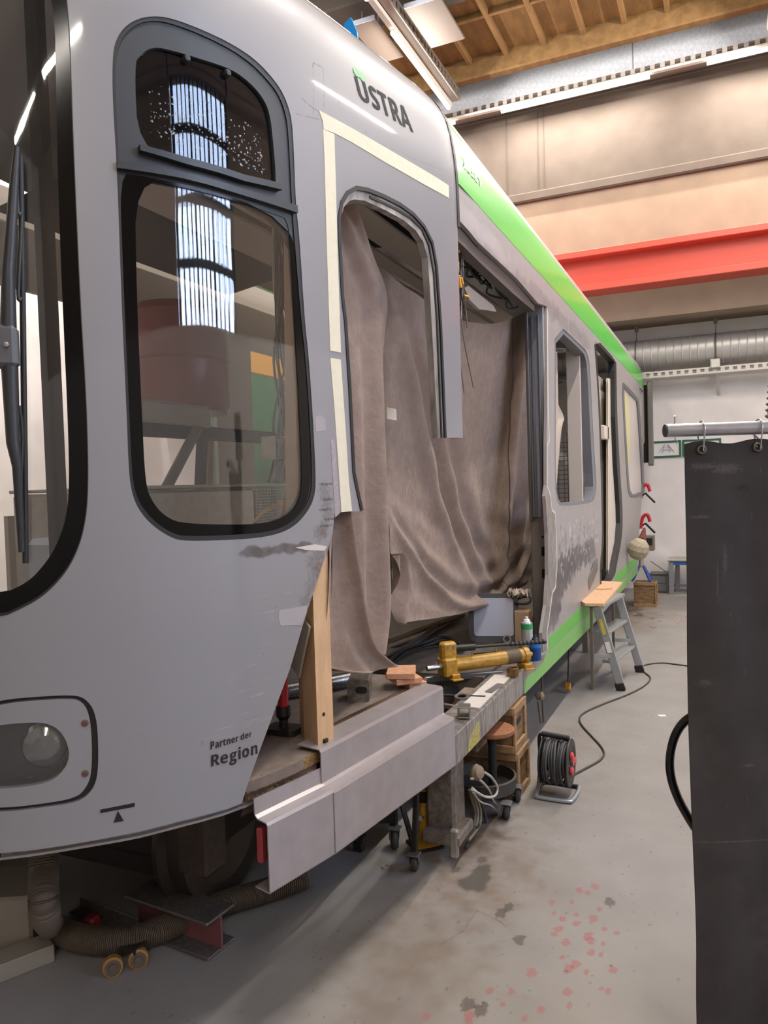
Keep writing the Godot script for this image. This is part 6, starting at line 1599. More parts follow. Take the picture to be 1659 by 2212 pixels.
	put(mb().tube(curve([Vector3(-1.050, 0.238, -3.207), Vector3(-1.050, 0.166, -3.284), Vector3(-1.050, 0.090, -3.334), Vector3(-1.050, 0.037, -3.315), Vector3(-1.050, 0.031, -3.229), Vector3(-1.050, 0.035, -3.148)]), 0.007, 6), "cable", gc, bnd)
	put(mb().tube(curve([Vector3(-1.060, 0.230, -3.224), Vector3(-1.060, 0.155, -3.287), Vector3(-1.060, 0.076, -3.322), Vector3(-1.060, 0.033, -3.290)]), 0.007, 6), "cable", gc, bnd)
	put(mb().tube(curve([Vector3(-1.070, 0.222, -3.241), Vector3(-1.070, 0.157, -3.277), Vector3(-1.070, 0.084, -3.320), Vector3(-1.070, 0.034, -3.294)]), 0.007, 6), "cable", gc, bnd)
	put(mb().tube(curve([Vector3(-1.050, 0.167, -3.312), Vector3(-1.050, 0.066, -3.392), Vector3(-1.050, 0.003, -3.416), Vector3(-1.050, -0.085, -3.470)]), 0.007, 6), "cable", mat("blue grey cable", "3a3d44", 0.5), bnd)
	put(mb().tube([Vector3(-1.050, 0.037, -3.315), Vector3(-1.050, 0.025, -3.215), Vector3(-1.050, 0.019, -3.107)], 0.006, 6), "cable", black, bnd)
	put(mb().lathe([Vector2(0, 0.0), Vector2(0.028, 0.008), Vector2(0.036, 0.03), Vector2(0.028, 0.052), Vector2(0, 0.06)], Vector3(-1.050, 0.314, -3.214), Vector3(0.8, 0.2, 0.3), 16), "round_cap", mat("brown cap", "7a6a58", 0.6), bnd)

	# yellow jack, wheeled stand, casters
	var jp := Vector3(-1.240, 0.000, -3.106)
	var jack: Node3D = thing("support_jack", "yellow support jack standing behind the new step sill", "jack", jp)
	put(mb().lathe([Vector2(0.0, 0.012), Vector2(0.075, 0.012), Vector2(0.075, 0.02), Vector2(0.03, 0.085), Vector2(0.0, 0.085)], jp, Vector3.UP, 4), "base", yellow, jack)
	put(mb().box(jp + Vector3(0, 0.006, 0), Vector3(0.13, 0.012, 0.13), 0.003, Basis(Vector3.UP, PI / 4)), "base_plate", dark, jack)
	put(mb().cyl(jp + Vector3(0, 0.08, 0), jp + Vector3(0, 0.44, 0), 0.026, 14), "column", yellow, jack)
	put(mb().lathe([Vector2(0.027, 0), Vector2(0.031, 0.003), Vector2(0.031, 0.045), Vector2(0.027, 0.05)], jp + Vector3(0, 0.2, 0), Vector3.UP, 14), "collar", dark, jack)
	put(mb().cyl(jp + Vector3(0.0, 0.14, 0.03), jp + Vector3(0.0, 0.14, 0.045), 0.012, 10), "valve_knob", bright, jack)
	put(mb().box(jp + Vector3(0.0, 0.3, 0.025), Vector3(0.03, 0.05, 0.006), 0.002), "sticker", mat("sticker", "c8c2a2", 0.6), jack)
	var st: Node3D = thing("wheeled_stand", "dark stand on a small caster in front of the yellow jack", "stand", Vector3(-1.199, 0.000, -2.886))
	caster(Vector3(-1.199, 0.000, -2.886), 0.035, st, steel, rubber, 0.2)
	put(mb().bar(Vector3(-1.199, 0.000, -2.886) + Vector3(0, 0.08, 0.0), Vector3(-1.199, 0.000, -2.886) + Vector3(0.02, 0.46, -0.01), 0.022, 0.022, 0.003, Vector3.RIGHT).bar(Vector3(-1.199, 0.000, -2.886) + Vector3(0, 0.09, 0.0), Vector3(-1.326, 0.000, -3.056) + Vector3(0, 0.2, 0.0), 0.02, 0.02, 0.002), "upright", dark, st)
	var st2: Node3D = thing("wheeled_stand", "dark stand with grey caster fork left of the yellow jack", "stand", Vector3(-1.357, 0.000, -3.035))
	caster(Vector3(-1.357, 0.000, -3.035), 0.045, st2, steel, rubber, 0.6)
	put(mb().bar(Vector3(-1.357, 0.000, -3.035) + Vector3(0, 0.1, 0.0), Vector3(-1.357, 0.000, -3.035) + Vector3(0.0, 0.46, -0.01), 0.03, 0.03, 0.003, Vector3.RIGHT).bar(Vector3(-1.357, 0.000, -3.035) + Vector3(0, 0.14, 0.0), Vector3(-1.357, 0.000, -3.035) + Vector3(-0.3, 0.14, 0.1), 0.04, 0.04), "upright", dark, st2)
	var fw: Node3D = thing("washer", "flat grey washer lying on the floor in front of the small caster", "washer", Vector3(-1.323, 0.000, -2.868))
	put(mb().lathe([Vector2(0.009, 0), Vector2(0.019, 0), Vector2(0.019, 0.006), Vector2(0.009, 0.006), Vector2(0.009, 0)], Vector3(-1.323, 0.000, -2.868), Vector3.UP, 20), "ring", mat("washer grey", "a29c95", 0.5, 0.3), fw)
	var cl: Node3D = thing("clip", "small black clip on the floor left of the flat washer", "clip", Vector3(-1.494, 0.000, -2.957))
	put(mb().box(Vector3(-1.494, 0.000, -2.957) + Vector3(0, 0.02, 0), Vector3(0.05, 0.04, 0.03), 0.006).cyl(Vector3(-1.494, 0.000, -2.957) + Vector3(0, 0.04, 0), Vector3(-1.488, 0.000, -2.959) + Vector3(0.02, 0.08, 0), 0.012, 8), "body", black, cl)

	# under the cab: ribbed suction hose, steel beams, casters
	var hose := mat("ribbed hose", "5c5248", 0.6)
	var hs: Node3D = thing("suction_hose", "grey ribbed suction hose curling under the front of the cab", "hose", Vector3(-2.004, 0.000, -2.026))
	var path := curve([Vector3(-2.013, 0.520, -1.750), Vector3(-1.987, 0.418, -1.720), Vector3(-1.923, 0.343, -1.660), Vector3(-2.200, 0.080, -1.928), Vector3(-2.060, 0.060, -1.934), Vector3(-1.929, 0.060, -1.973), Vector3(-1.846, 0.060, -2.064), Vector3(-1.791, 0.060, -2.199), Vector3(-1.719, 0.060, -2.327), Vector3(-1.640, 0.060, -2.427), Vector3(-1.541, 0.060, -2.575)], 12)
	var ribs := mb()
	put(mb().tube(path, 0.038, 14), "tube", hose, hs)
	for i in path.size() - 1:
		for k in 2:
			var p: Vector3 = path[i].lerp(path[i + 1], k * 0.5)
			var d: Vector3 = (path[i + 1] - path[i]).normalized()
			ribs.lathe([Vector2(0.036, -0.0035), Vector2(0.045, -0.001), Vector2(0.045, 0.001), Vector2(0.036, 0.0035)], p, d, 14)
	stuffed(put(ribs, "ribs", hose, hs))
	var beam: Node3D = thing("steel_beam", "short steel I-beam with dull red side lying under the cab", "steel beam", Vector3(-1.946, 0.000, -2.203))
	var b0 := Vector3(-2.021, 0.100, -2.169)
	var b1 := Vector3(-1.619, 0.100, -2.129)
	var bd := (b1 - b0).normalized()
	var bs := bd.cross(Vector3.UP)
	put(mb().bar(b0 + Vector3(0, -0.09, 0), b1 + Vector3(0, -0.09, 0), 0.14, 0.01, 0.002).bar(b0 + Vector3(0, 0.03, 0), b1 + Vector3(0, 0.03, 0), 0.14, 0.01, 0.002), "flange", steel, beam)
	put(mb().bar(b0 + Vector3(0, -0.03, 0), b1 + Vector3(0, -0.03, 0), 0.01, 0.12), "web", mat("dull red", "6e4246", 0.7), beam)
	var bm2: Node3D = thing("steel_channel", "pale steel channel lying beside the ribbed hose under the cab", "steel channel", Vector3(-2.128, 0.000, -2.133))
	put(mb().bar(Vector3(-2.261, 0.040, -2.108), Vector3(-1.960, 0.040, -2.062), 0.08, 0.008, 0.001).bar(Vector3(-2.244, 0.060, -2.103), Vector3(-1.936, 0.060, -2.071), 0.008, 0.05, 0.001), "channel", steel, bm2)
	var bm3: Node3D = thing("steel_beam", "broad light steel beam at the left edge under the cab", "steel beam", Vector3(-2.289, 0.000, -1.858))
	put(mb().bar(Vector3(-2.284, 0.030, -1.675), Vector3(-2.172, 0.030, -1.894), 0.1, 0.06, 0.004), "beam", mat("pale steel", "9c968c", 0.5, 0.3), bm3)
	var bm4: Node3D = thing("steel_bracket", "pale folded steel bracket behind the hose's upright end", "bracket", Vector3(-2.545, 0.000, -2.076))
	put(mb().box(Vector3(-2.338, 0.150, -1.869) + Vector3(-0.1, -0.05, -0.05), Vector3(0.3, 0.2, 0.25), 0.01, Basis(Vector3.UP, 0.5)), "bracket", mat("pale steel", "9c968c", 0.5, 0.3), bm4)
	var rt: Node3D = thing("red_clamp", "small dark red clamp lying between the steel beams under the cab", "clamp", Vector3(-2.115, 0.000, -2.028))
	put(mb().box(Vector3(-2.115, 0.000, -2.028) + Vector3(0, 0.04, 0), Vector3(0.05, 0.08, 0.05), 0.01).bar(Vector3(-2.054, 0.060, -1.960), Vector3(-2.031, 0.070, -1.980), 0.02, 0.02, 0.003), "clamp", mat("dark red", "8a2f34", 0.5), rt)
	var tc: Node3D = thing("twin_caster", "pair of orange-rimmed casters under the ribbed hose", "caster", Vector3(-1.864, 0.000, -1.927))
	for p in [Vector3(-1.883, 0.000, -1.886), Vector3(-1.833, 0.000, -1.952)]:
		var axw: Vector3 = (Vector3(0, 0.06, 0) - p).normalized()
		axw = Vector3(axw.x, 0.1, axw.z).normalized()
		put(mb().lathe([Vector2(0, 0.014), Vector2(0.012, 0.013), Vector2(0.014, 0.008), Vector2(0.026, 0.008), Vector2(0.027, 0.0), Vector2(0.027, -0.02)], p + Vector3(0, 0.03, 0), axw, 20), "hub", mat("dirty tyre", "5d544b", 0.7), tc)
		put(mb().lathe([Vector2(0.026, 0.0095), Vector2(0.033, 0.006), Vector2(0.033, -0.02), Vector2(0.0, -0.022)], p + Vector3(0, 0.03, 0), axw, 20), "tyre", mat("orange rim", "96703f", 0.6), tc)
	put(mb().box(Vector3(-1.864, 0.000, -1.927) + Vector3(-0.03, 0.055, -0.05), Vector3(0.12, 0.02, 0.08), 0.004), "plate", dark, tc)

	# ---- cable reel with its cable
	var rc := Vector3(-0.805, 0.000, -3.855)
	var reel: Node3D = thing("cable_reel", "black cable reel with red sockets on a tube frame beside the crates", "cable reel", rc)
	var rx := Vector3(1.0, 0.0, 0.02).normalized()
	var rz := rx.cross(Vector3.UP).normalized()
	var hub := rc + Vector3(0, 0.165, -0.02) - rz * 0.0
	put(mb().lathe([Vector2(0.02, -0.075), Vector2(0.118, -0.073), Vector2(0.12, -0.068), Vector2(0.118, -0.064), Vector2(0.02, -0.062)], hub, rx, 32), "flange", black, reel)
	put(mb().lathe([Vector2(0.0, 0.062), Vector2(0.118, 0.064), Vector2(0.12, 0.068), Vector2(0.118, 0.073), Vector2(0.085, 0.075), Vector2(0.08, 0.072), Vector2(0.0, 0.072)], hub, rx, 32), "flange", black, reel)
	put(mb().lathe([Vector2(0.05, -0.06), Vector2(0.05, 0.06)], hub, rx, 20), "drum", black, reel)
	for k in 10:
		var ring := []
		var rr := 0.098 + 0.006 * (k % 3)
		for i in 32:
			var a := TAU * i / 32
			ring.append(hub + rx * (-0.054 + k * 0.012 + 0.004 * sin(a * 2 + k)) + (Vector3.UP * cos(a) + rz * sin(a)) * rr)
		put(mb().tube(ring, 0.0068, 6, true), "cable_turn", mat("reel cable", "4b4c4e", 0.55), reel)
	for a in [0.4, 2.5, 4.6]:
		var p := hub + rx * 0.075 + (Vector3.UP * cos(a) + rz * sin(a)) * 0.042
		put(mb().lathe([Vector2(0, 0.014), Vector2(0.016, 0.013), Vector2(0.022, 0.008), Vector2(0.022, 0.0)], p, rx, 14), "socket", mat("red socket", "c2403f", 0.4), reel)
	put(mb().cyl(hub + rx * 0.07, hub + rx * 0.085, 0.012, 12), "button", bright, reel)
	var fx := func(x: float, y: float, z: float) -> Vector3: return rc + rx * x + rz * z + Vector3(0, y, -0.02)
	put(mb().tube(curve([fx.call(-0.085, 0.165, 0.0), fx.call(-0.09, 0.05, 0.03), fx.call(-0.088, 0.012, 0.09), fx.call(-0.07, 0.011, 0.115), fx.call(0.07, 0.011, 0.115), fx.call(0.092, 0.012, 0.09), fx.call(0.098, 0.012, -0.02), fx.call(0.09, 0.011, -0.09)], 5), 0.010, 8), "frame", mat("frame tube", "a9b0b8", 0.3, 0.6), reel)
	put(mb().tube(curve([fx.call(-0.085, 0.165, 0.0), fx.call(-0.09, 0.05, -0.04), fx.call(-0.08, 0.011, -0.1), fx.call(0.09, 0.011, -0.09)], 5), 0.010, 8), "frame", black, reel)
	put(mb().tube(curve([fx.call(-0.085, 0.16, 0.0), fx.call(-0.09, 0.25, 0.0), fx.call(-0.085, 0.292, 0.0), fx.call(-0.06, 0.298, 0.0)], 5), 0.009, 8), "upright", black, reel)
	put(mb().cyl(fx.call(-0.075, 0.3, 0.0), fx.call(0.065, 0.29, 0.0), 0.014, 12), "handle", black, reel)
	var cab: Node3D = thing("extension_cable", "thin dark extension cable winding over the floor from the reel", "cable", Vector3(-0.876, 0.000, -5.082))
	put(mb().tube(curve([Vector3(-0.779, 0.006, -4.029), Vector3(-0.771, 0.006, -4.121), Vector3(-0.725, 0.006, -4.244), Vector3(-0.672, 0.006, -4.390), Vector3(-0.663, 0.006, -4.512), Vector3(-0.699, 0.006, -4.633), Vector3(-0.779, 0.006, -4.801), Vector3(-0.866, 0.006, -4.984), Vector3(-0.908, 0.006, -5.125), Vector3(-0.901, 0.006, -5.269), Vector3(-0.817, 0.006, -5.505), Vector3(-0.692, 0.006, -5.781), Vector3(-0.602, 0.006, -6.036), Vector3(-0.564, 0.006, -6.249), Vector3(-0.570, 0.006, -6.398), Vector3(-0.625, 0.006, -6.539), Vector3(-0.668, 0.006, -6.692), Vector3(-0.621, 0.006, -6.827), Vector3(-0.515, 0.006, -6.911), Vector3(-0.402, 0.006, -6.891), Vector3(-0.291, 0.006, -6.855)], 5), 0.006, 6), "cable", mat("dark cable", "3c3837", 0.6), cab)
	var scrap: Node3D = thing("paper_scrap", "small white scrap of paper on the floor beside the winding cable", "paper scrap", Vector3(-0.408, 0.000, -5.385))
	put(mb().box(Vector3(-0.407, 0.002, -5.378), Vector3(0.05, 0.003, 0.035), 0.001, Basis(Vector3.UP, 0.4)), "scrap", mat("paper", "dcdad8", 0.8), scrap)

	# ---- step ladder and the board on it
	var alu := mat("aluminium", "b4b6b8", 0.35, 0.6, 0.08, 3.0)
	var lad: Node3D = thing("step_ladder", "aluminium step ladder with black feet standing against the tram's green sill", "step ladder", Vector3(-0.85, 0, -6.1))
	var F0 := Vector3(-0.736, 0.000, -5.936)
	var F1 := Vector3(-0.659, 0.000, -6.554)
	var T0 := Vector3(-0.882, 0.660, -5.796)
	var T1 := Vector3(F1.x + (T0.x - F0.x), 0.66, F1.z + (T0.z - F0.z) * 1.0)
	for d in [[F0, T0], [F1, T1]]:
		put(mb().bar(d[0] + Vector3(0, 0.03, 0), d[1], 0.024, 0.062, 0.004, Vector3(1, 0, 0)), "side_rail", alu, lad)
		put(mb().bar(d[0], d[0].lerp(d[1], 0.09), 0.03, 0.07, 0.005, Vector3(1, 0, 0)), "foot", black, lad)
	for f in [0.34, 0.67]:
		var a := F0.lerp(T0, f)
		var b := F1.lerp(T1, f)
		put(mb().bar(a + Vector3(-0.03, 0, 0), b + Vector3(-0.03, 0, 0), 0.1, 0.022, 0.003), "step", alu, lad)
	put(mb().bar(T0 + Vector3(-0.01, 0, 0), T1 + Vector3(-0.01, 0, 0), 0.13, 0.025, 0.003), "top_step", alu, lad)
	for d in [[F0, T0], [F1, T1]]:
		var foot: Vector3 = Vector3(d[1].x - 0.06, 0, d[0].z + 0.03)
		put(mb().bar(foot + Vector3(0, 0.0, 0), d[1] + Vector3(-0.04, -0.01, 0), 0.03, 0.02, 0.002, Vector3(1, 0, 0)), "rear_leg", mat("brown strut", "7b6f62", 0.5, 0.3), lad)
		put(mb().bar(d[0].lerp(d[1], 0.42) + Vector3(0, 0, 0.02), foot.lerp(d[1], 0.42) + Vector3(0, 0, 0.02), 0.006, 0.03, 0.001), "spreader", alu, lad)
	var side_n := (T0 - F0).normalized()
	var rl := Basis(side_n.cross(Vector3(0, 0, 1)).normalized(), side_n, Vector3(0, 0, 1))
	put(mb().box(F0.lerp(T0, 0.76) + Vector3(0, 0, 0.0135), Vector3(0.022, 0.13, 0.002), 0.0, rl), "warning_sticker", mat("yellow sticker", "c9b43c", 0.5), lad)
	put(mb().box(F0.lerp(T0, 0.62) + Vector3(0, 0, 0.0135), Vector3(0.04, 0.035, 0.002), 0.0, rl), "sticker", mat("grey sticker", "8f9194", 0.5), lad)
	put(mb().box(F0.lerp(T0, 0.52) + Vector3(0, 0, 0.0135), Vector3(0.035, 0.09, 0.002), 0.0, rl), "sticker", mat("paper", "dcdad8", 0.8), lad)
	var bo: Node3D = thing("plywood_board", "unpainted plywood board lying on top of the step ladder", "board", Vector3(-0.930, 0.675, -6.394))
	put(mb().prism(PackedVector2Array([Vector2(-1.048, -5.997), Vector2(-0.988, -5.771), Vector2(-0.948, -5.689), Vector2(-0.817, -5.696), Vector2(-0.830, -6.939), Vector2(-1.012, -6.972), Vector2(-1.083, -6.992), Vector2(-1.029, -6.367)]), Transform3D(Basis(Vector3.RIGHT, Vector3(0, 0, 1), Vector3(0, -1, 0)), Vector3(0, 0.695, 0)), 0.02), "board", wood("pale plywood", "d9b08c", 0.12, Vector3(3, 3, 1), 0.6), bo)
	put(mb().tube([Vector3(-0.992, 0.697, -6.443), Vector3(-0.934, 0.697, -6.427), Vector3(-0.859, 0.697, -6.469)], 0.003, 5), "knot", mat("brown knot", "9c6b35", 0.7), bo)
	var dust: Node3D = thing("metal_sheet", "grey metal sheet propped on edge behind the plywood board", "metal sheet", Vector3(-1.000, 0.755, -6.503))
	put(mb().bar(Vector3(-0.990, 0.779, -6.111), Vector3(-0.970, 0.904, -6.449), 0.1, 0.012, 0.003, Vector3(1, 0, 0)), "sheet", steel, dust)
	var plug: Node3D = thing("hanging_plug", "yellow plug hanging on a dark cord below the green sill", "plug", Vector3(-1.08, 0.05, -5.5))
	put(mb().cyl(Vector3(-1.100, 0.377, -5.836), Vector3(-1.100, 0.076, -5.761), 0.006, 6), "cord", black, plug)
	put(mb().bar(Vector3(-1.100, 0.079, -5.762), Vector3(-1.100, 0.022, -5.736), 0.03, 0.045, 0.006, Vector3.RIGHT), "plug", yellow, plug)
	var kn: Node3D = thing("hanging_lever", "brown ball-headed lever hanging below the green sill beside the crates", "lever", Vector3(-1.030, 0.324, -4.508))
	put(mb().lathe([Vector2(0, -0.03), Vector2(0.026, -0.015), Vector2(0.026, 0.015), Vector2(0, 0.03)], Vector3(-1.030, 0.316, -4.507), Vector3.RIGHT, 14), "knob", mat("brown cap", "7a6a58", 0.6), kn)
	put(mb().tube([Vector3(-1.030, 0.476, -4.576), Vector3(-1.030, 0.277, -4.580), Vector3(-1.030, 0.132, -4.589)], 0.006, 6).tube([Vector3(-1.030, 0.297, -4.455), Vector3(-1.030, 0.149, -4.514)], 0.005, 6), "rod", mat("rod brown", "5d554c", 0.5, 0.3), kn)

	# ---- at the far end
	crate(Vector3(-0.93, 0, -10.05), Vector3(0.27, 0.305, 0.27), "wooden crate carrying the blue axle stand near the far wall", false, box_w, box_d)
	var js: Node3D = thing("axle_stand", "blue axle stand on the wooden crate near the far wall", "axle stand", Vector3(-0.97, 0.305, -10.05))
	var blue := mat("blue paint", "2b4a9a", 0.4)
	for d in [Vector3(-0.11, 0, -0.08), Vector3(0.11, 0, -0.08), Vector3(-0.11, 0, 0.08), Vector3(0.11, 0, 0.08)]:
		put(mb().bar(Vector3(-0.97, 0.31, -10.05) + d, Vector3(-0.97, 0.5, -10.05) + d * 0.2, 0.025, 0.025, 0.003), "leg", blue, js)
	put(mb().cyl(Vector3(-0.97, 0.48, -10.05), Vector3(-0.97, 0.68, -10.05), 0.03, 10), "column", mat("pale steel", "9c968c", 0.5, 0.3), js)
	put(mb().lathe([Vector2(0, 0), Vector2(0.05, 0.0), Vector2(0.05, 0.015), Vector2(0, 0.015)], Vector3(-0.97, 0.68, -10.05), Vector3.UP, 12), "saddle", blue, js)
	var sb2: Node3D = thing("metal_box", "open grey metal box above the blue axle stand", "box", Vector3(-0.9, 0.69, -10.15))
	put(mb().box(Vector3(-0.9, 0.78, -10.15), Vector3(0.17, 0.19, 0.16), 0.006), "box", mat("taupe metal", "7d736a", 0.5, 0.3), sb2)
	put(mb().box(Vector3(-0.9, 0.8, -10.066), Vector3(0.13, 0.09, 0.004)), "opening", dark, sb2)
	var ball: Node3D = thing("cable_hank", "pale round hank hanging at the tram's far corner", "hank", Vector3(-0.870, 0.827, -8.719))
	put(mb().lathe([Vector2(0, -0.12), Vector2(0.06, -0.105), Vector2(0.1, -0.06), Vector2(0.115, 0.0), Vector2(0.1, 0.06), Vector2(0.06, 0.105), Vector2(0, 0.12)], Vector3(-0.870, 0.827, -8.719), Vector3(0.3, 1, 0.2), 18), "hank", mat("cream", "b9ad95", 0.7, 0.0, 0.3, 6.0), ball)
	put(mb().cyl(Vector3(-0.870, 0.879, -9.087), Vector3(-0.870, 1.004, -9.442), 0.05, 10, 0.015), "strap", mat("brown red", "5d2b28", 0.6), ball)
	for d in [[Vector3(-0.970, 1.417, -10.757), "upper red spring clamp at the tram's far corner"], [Vector3(-0.970, 1.018, -10.674), "lower red spring clamp at the tram's far corner"]]:
		var o: Node3D = thing("spring_clamp", d[1], "clamp", d[0])
		var c: Vector3 = d[0]
		put(mb().tube(curve([c + Vector3(-0.06, -0.09, 0), c + Vector3(-0.03, 0.06, 0), c + Vector3(0.03, 0.09, 0), c + Vector3(0.06, 0.0, 0)]), 0.022, 8), "jaw", mat("red clamp", "b5202a", 0.4), o)
		put(mb().bar(c + Vector3(0.0, -0.02, 0), c + Vector3(0.12, -0.15, 0), 0.03, 0.025, 0.004).bar(c + Vector3(0.0, -0.02, 0), c + Vector3(-0.13, -0.13, 0), 0.025, 0.02, 0.004), "handle", black, o)
	var cabn: Node3D = thing("metal_cabinet", "low dark grey metal cabinet standing at the far wall", "cabinet", Vector3(-0.86, 0, -11.35))
	var cg := mat("cabinet grey", "5f6163", 0.5, 0.3)
	put(mb().box(Vector3(-0.86, 0.125, -11.35), Vector3(0.23, 0.25, 0.3), 0.008).box(Vector3(-0.86, 0.256, -11.35), Vector3(0.25, 0.014, 0.32), 0.003), "case", cg, cabn)
	for k in 2:
		put(mb().box(Vector3(-0.86, 0.07 + k * 0.11, -11.198), Vector3(0.19, 0.09, 0.006), 0.003), "drawer", mat("cabinet grey light", "74767a", 0.5, 0.3), cabn)
	put(mb().bar(Vector3(-0.97, 0.43, -11.3), Vector3(-0.75, 0.27, -11.3), 0.01, 0.01), "lid_stay", cg, cabn)
	var tab: Node3D = thing("steel_bench", "grey steel bench with a blue top frame at the far wall", "bench", Vector3(-0.45, 0, -11.2))
	var tg := mat("bench grey", "83868a", 0.5, 0.3)
	for p in [Vector3(-0.685, 0, -11.08), Vector3(-0.25, 0, -11.08), Vector3(-0.62, 0, -11.4), Vector3(-0.25, 0, -11.4)]:
		put(mb().box(p + Vector3(0, 0.225, 0), Vector3(0.06, 0.45, 0.05), 0.004), "leg", tg, tab)
	put(mb().box(Vector3(-0.45, 0.43, -11.07), Vector3(0.52, 0.05, 0.02), 0.003), "apron", mat("blue apron", "2f66a8", 0.5), tab)
	put(mb().box(Vector3(-0.45, 0.47, -11.23), Vector3(0.56, 0.025, 0.4), 0.004), "top", mat("bench top", "a59e96", 0.6), tab)
	put(mb().bar(Vector3(-0.68, 0.08, -11.4), Vector3(-0.25, 0.08, -11.4), 0.03, 0.03), "stretcher", tg, tab)


# ---------------------------------------------------------------- other things in the hall

func hall_things() -> void:
	# welding curtain on its rod
	var steel := mat("curtain rod", "b5b7bd", 0.3, 0.75, 0.08, 5.0)
	var rubber := mat("curtain black", "393432", 0.8, 0.0, 0.15, 1.3)
	# the rail runs slanting away to the right; a is measured along it, y up, o towards the aisle
	var along := Vector3(0.913, 0, -0.408).normalized()
	var front := Vector3(-along.z, 0, along.x)
	var origin := Vector3(-0.134, 0, -2.05)
	var cp := func(a: float, y: float, o: float) -> Vector3: return origin + along * a + Vector3.UP * y + front * o
	var stand: Node3D = thing("curtain_rail", "round galvanised rail carrying the black welding curtain", "rail", cp.call(1.2, 0.0, 0.0))
	put(mb().lathe([Vector2(0, 0.0), Vector2(0.0155, 0.0), Vector2(0.0168, 0.0015), Vector2(0.0168, 1.3), Vector2(0, 1.3)], cp.call(0.0, 1.717, 0.0), along, 28), "rail", steel, stand)
	put(mb().lathe([Vector2(0, -0.0025), Vector2(0.0155, -0.0025), Vector2(0.0162, 0.0)], cp.call(0.0, 1.717, 0.0), along, 28), "end_cap", mat("dark end", "3d3d40", 0.5), stand)
	put(mb().tube([cp.call(1.25, 0.0, 0.0), cp.call(1.25, 1.74, 0.0)], 0.02, 14).box(cp.call(1.25, 0.02, 0.0), Vector3(0.08, 0.04, 0.7), 0.01), "post", steel, stand)
	put(mb().cyl(cp.call(0.024, 1.694, 0.0), cp.call(0.024, 1.75, 0.0), 0.0018, 6).lathe([Vector2(0, -0.004), Vector2(0.0045, 0), Vector2(0, 0.004)], cp.call(0.024, 1.752, 0.0), Vector3.UP, 10), "pin", steel, stand)
	put(mb().tube(curve([cp.call(0.024, 1.696, 0.0), cp.call(0.03, 1.687, 0.0), cp.call(0.026, 1.682, 0.0)]), 0.0013, 5), "wire_end", steel, stand)
	var cur: Node3D = thing("welding_curtain", "black rubber welding curtain with metal eyelets hanging at the right", "curtain", cp.call(0.6, 0.05, 0.0))
	var rows := []
	var n := noise(1.4, 21)
	var wave := func(a: float, y: float) -> float: return n.get_noise_2d(a * 1.3, y * 0.5) * 0.025 + 0.005 * sin(a * 15.0)
	for i in 60:
		var v := i / 59.0
		var y := lerpf(1.688, 0.05, v)
		var row := []
		for j in 60:
			var a := lerpf(0.051, 1.2, j / 59.0)
			var top := 0.005 * cos((a - 0.091) / 0.143 * TAU) - 0.005 + 0.012 * a
			row.append(cp.call(a, y + top * (1.0 - v), wave.call(a, y)))
		rows.append(row)
	var back := []
	for row in rows:
		var r2 := []
		for p in row:
			r2.append(p - front * 0.004)
		back.append(r2)
	var edge := []
	for i in rows.size():
		edge.append([rows[i][0], back[i][0]])
	var mbc := mb().sheet(rows)
	mbc.sheet(back).sheet(edge).sheet([rows[0], back[0]])
	var im := Image.create_empty(700, 1024, false, Image.FORMAT_RGBA8)
	im.fill(Color(0.3, 0.29, 0.28, 0.0))
	var rg := RandomNumberGenerator.new()
	rg.seed = 8
	var f := noise(0.03, 2)
	var f2 := noise(0.15, 6)
	for i in 60:
		spot(im, Vector2(rg.randf_range(0, 240), rg.randf_range(0, 1024)), Vector2(rg.randf_range(15, 60), rg.randf_range(15, 80)), Color(0.27, 0.25, 0.24) if i % 3 else Color(0.13, 0.115, 0.11), 0.3, f, 1.0)
	for i in 30:
		spot(im, Vector2(rg.randf_range(0, 200), rg.randf_range(0, 1024)), Vector2(rg.randf_range(0.8, 2), rg.randf_range(2, 14)), Color(0.42, 0.4, 0.38), 0.3, f2, 0.9)
	for d in [[Vector2(25, 40), Vector2(30, 8)], [Vector2(62, 45), Vector2(30, 10)], [Vector2(20, 120), Vector2(20, 4)], [Vector2(58, 190), Vector2(5, 36)], [Vector2(46, 220), Vector2(1.5, 50)], [Vector2(25, 385), Vector2(16, 7)], [Vector2(60, 640), Vector2(120, 1.6)], [Vector2(90, 520), Vector2(12, 3)]]:
		spot(im, d[0], d[1], Color(0.43, 0.4, 0.38), 0.4, f2, 0.8)
	worn(rubber, im)
	for p in mbc.v:
		mbc.uv2.append(Vector2(((p - origin).dot(along) - 0.051) / 1.15, (1.69 - p.y) / 1.64))
	var sheet_node: Node = put(mbc, "sheet", rubber, cur)
	var tm := TextMesh.new()
	tm.text = "Tenax"
	tm.font_size = 20
	tm.pixel_size = 0.0012
	tm.depth = 0.002
	var tx := MeshInstance3D.new()
	tx.name = "embossed_mark"
	tx.mesh = tm
	tx.material_override = rubber
	sheet_node.add_child(tx)
	tx.transform = place_of(sheet_node).affine_inverse() * Transform3D(Basis(along, Vector3.UP, front), cp.call(0.182, 1.572, wave.call(0.182, 1.572)))
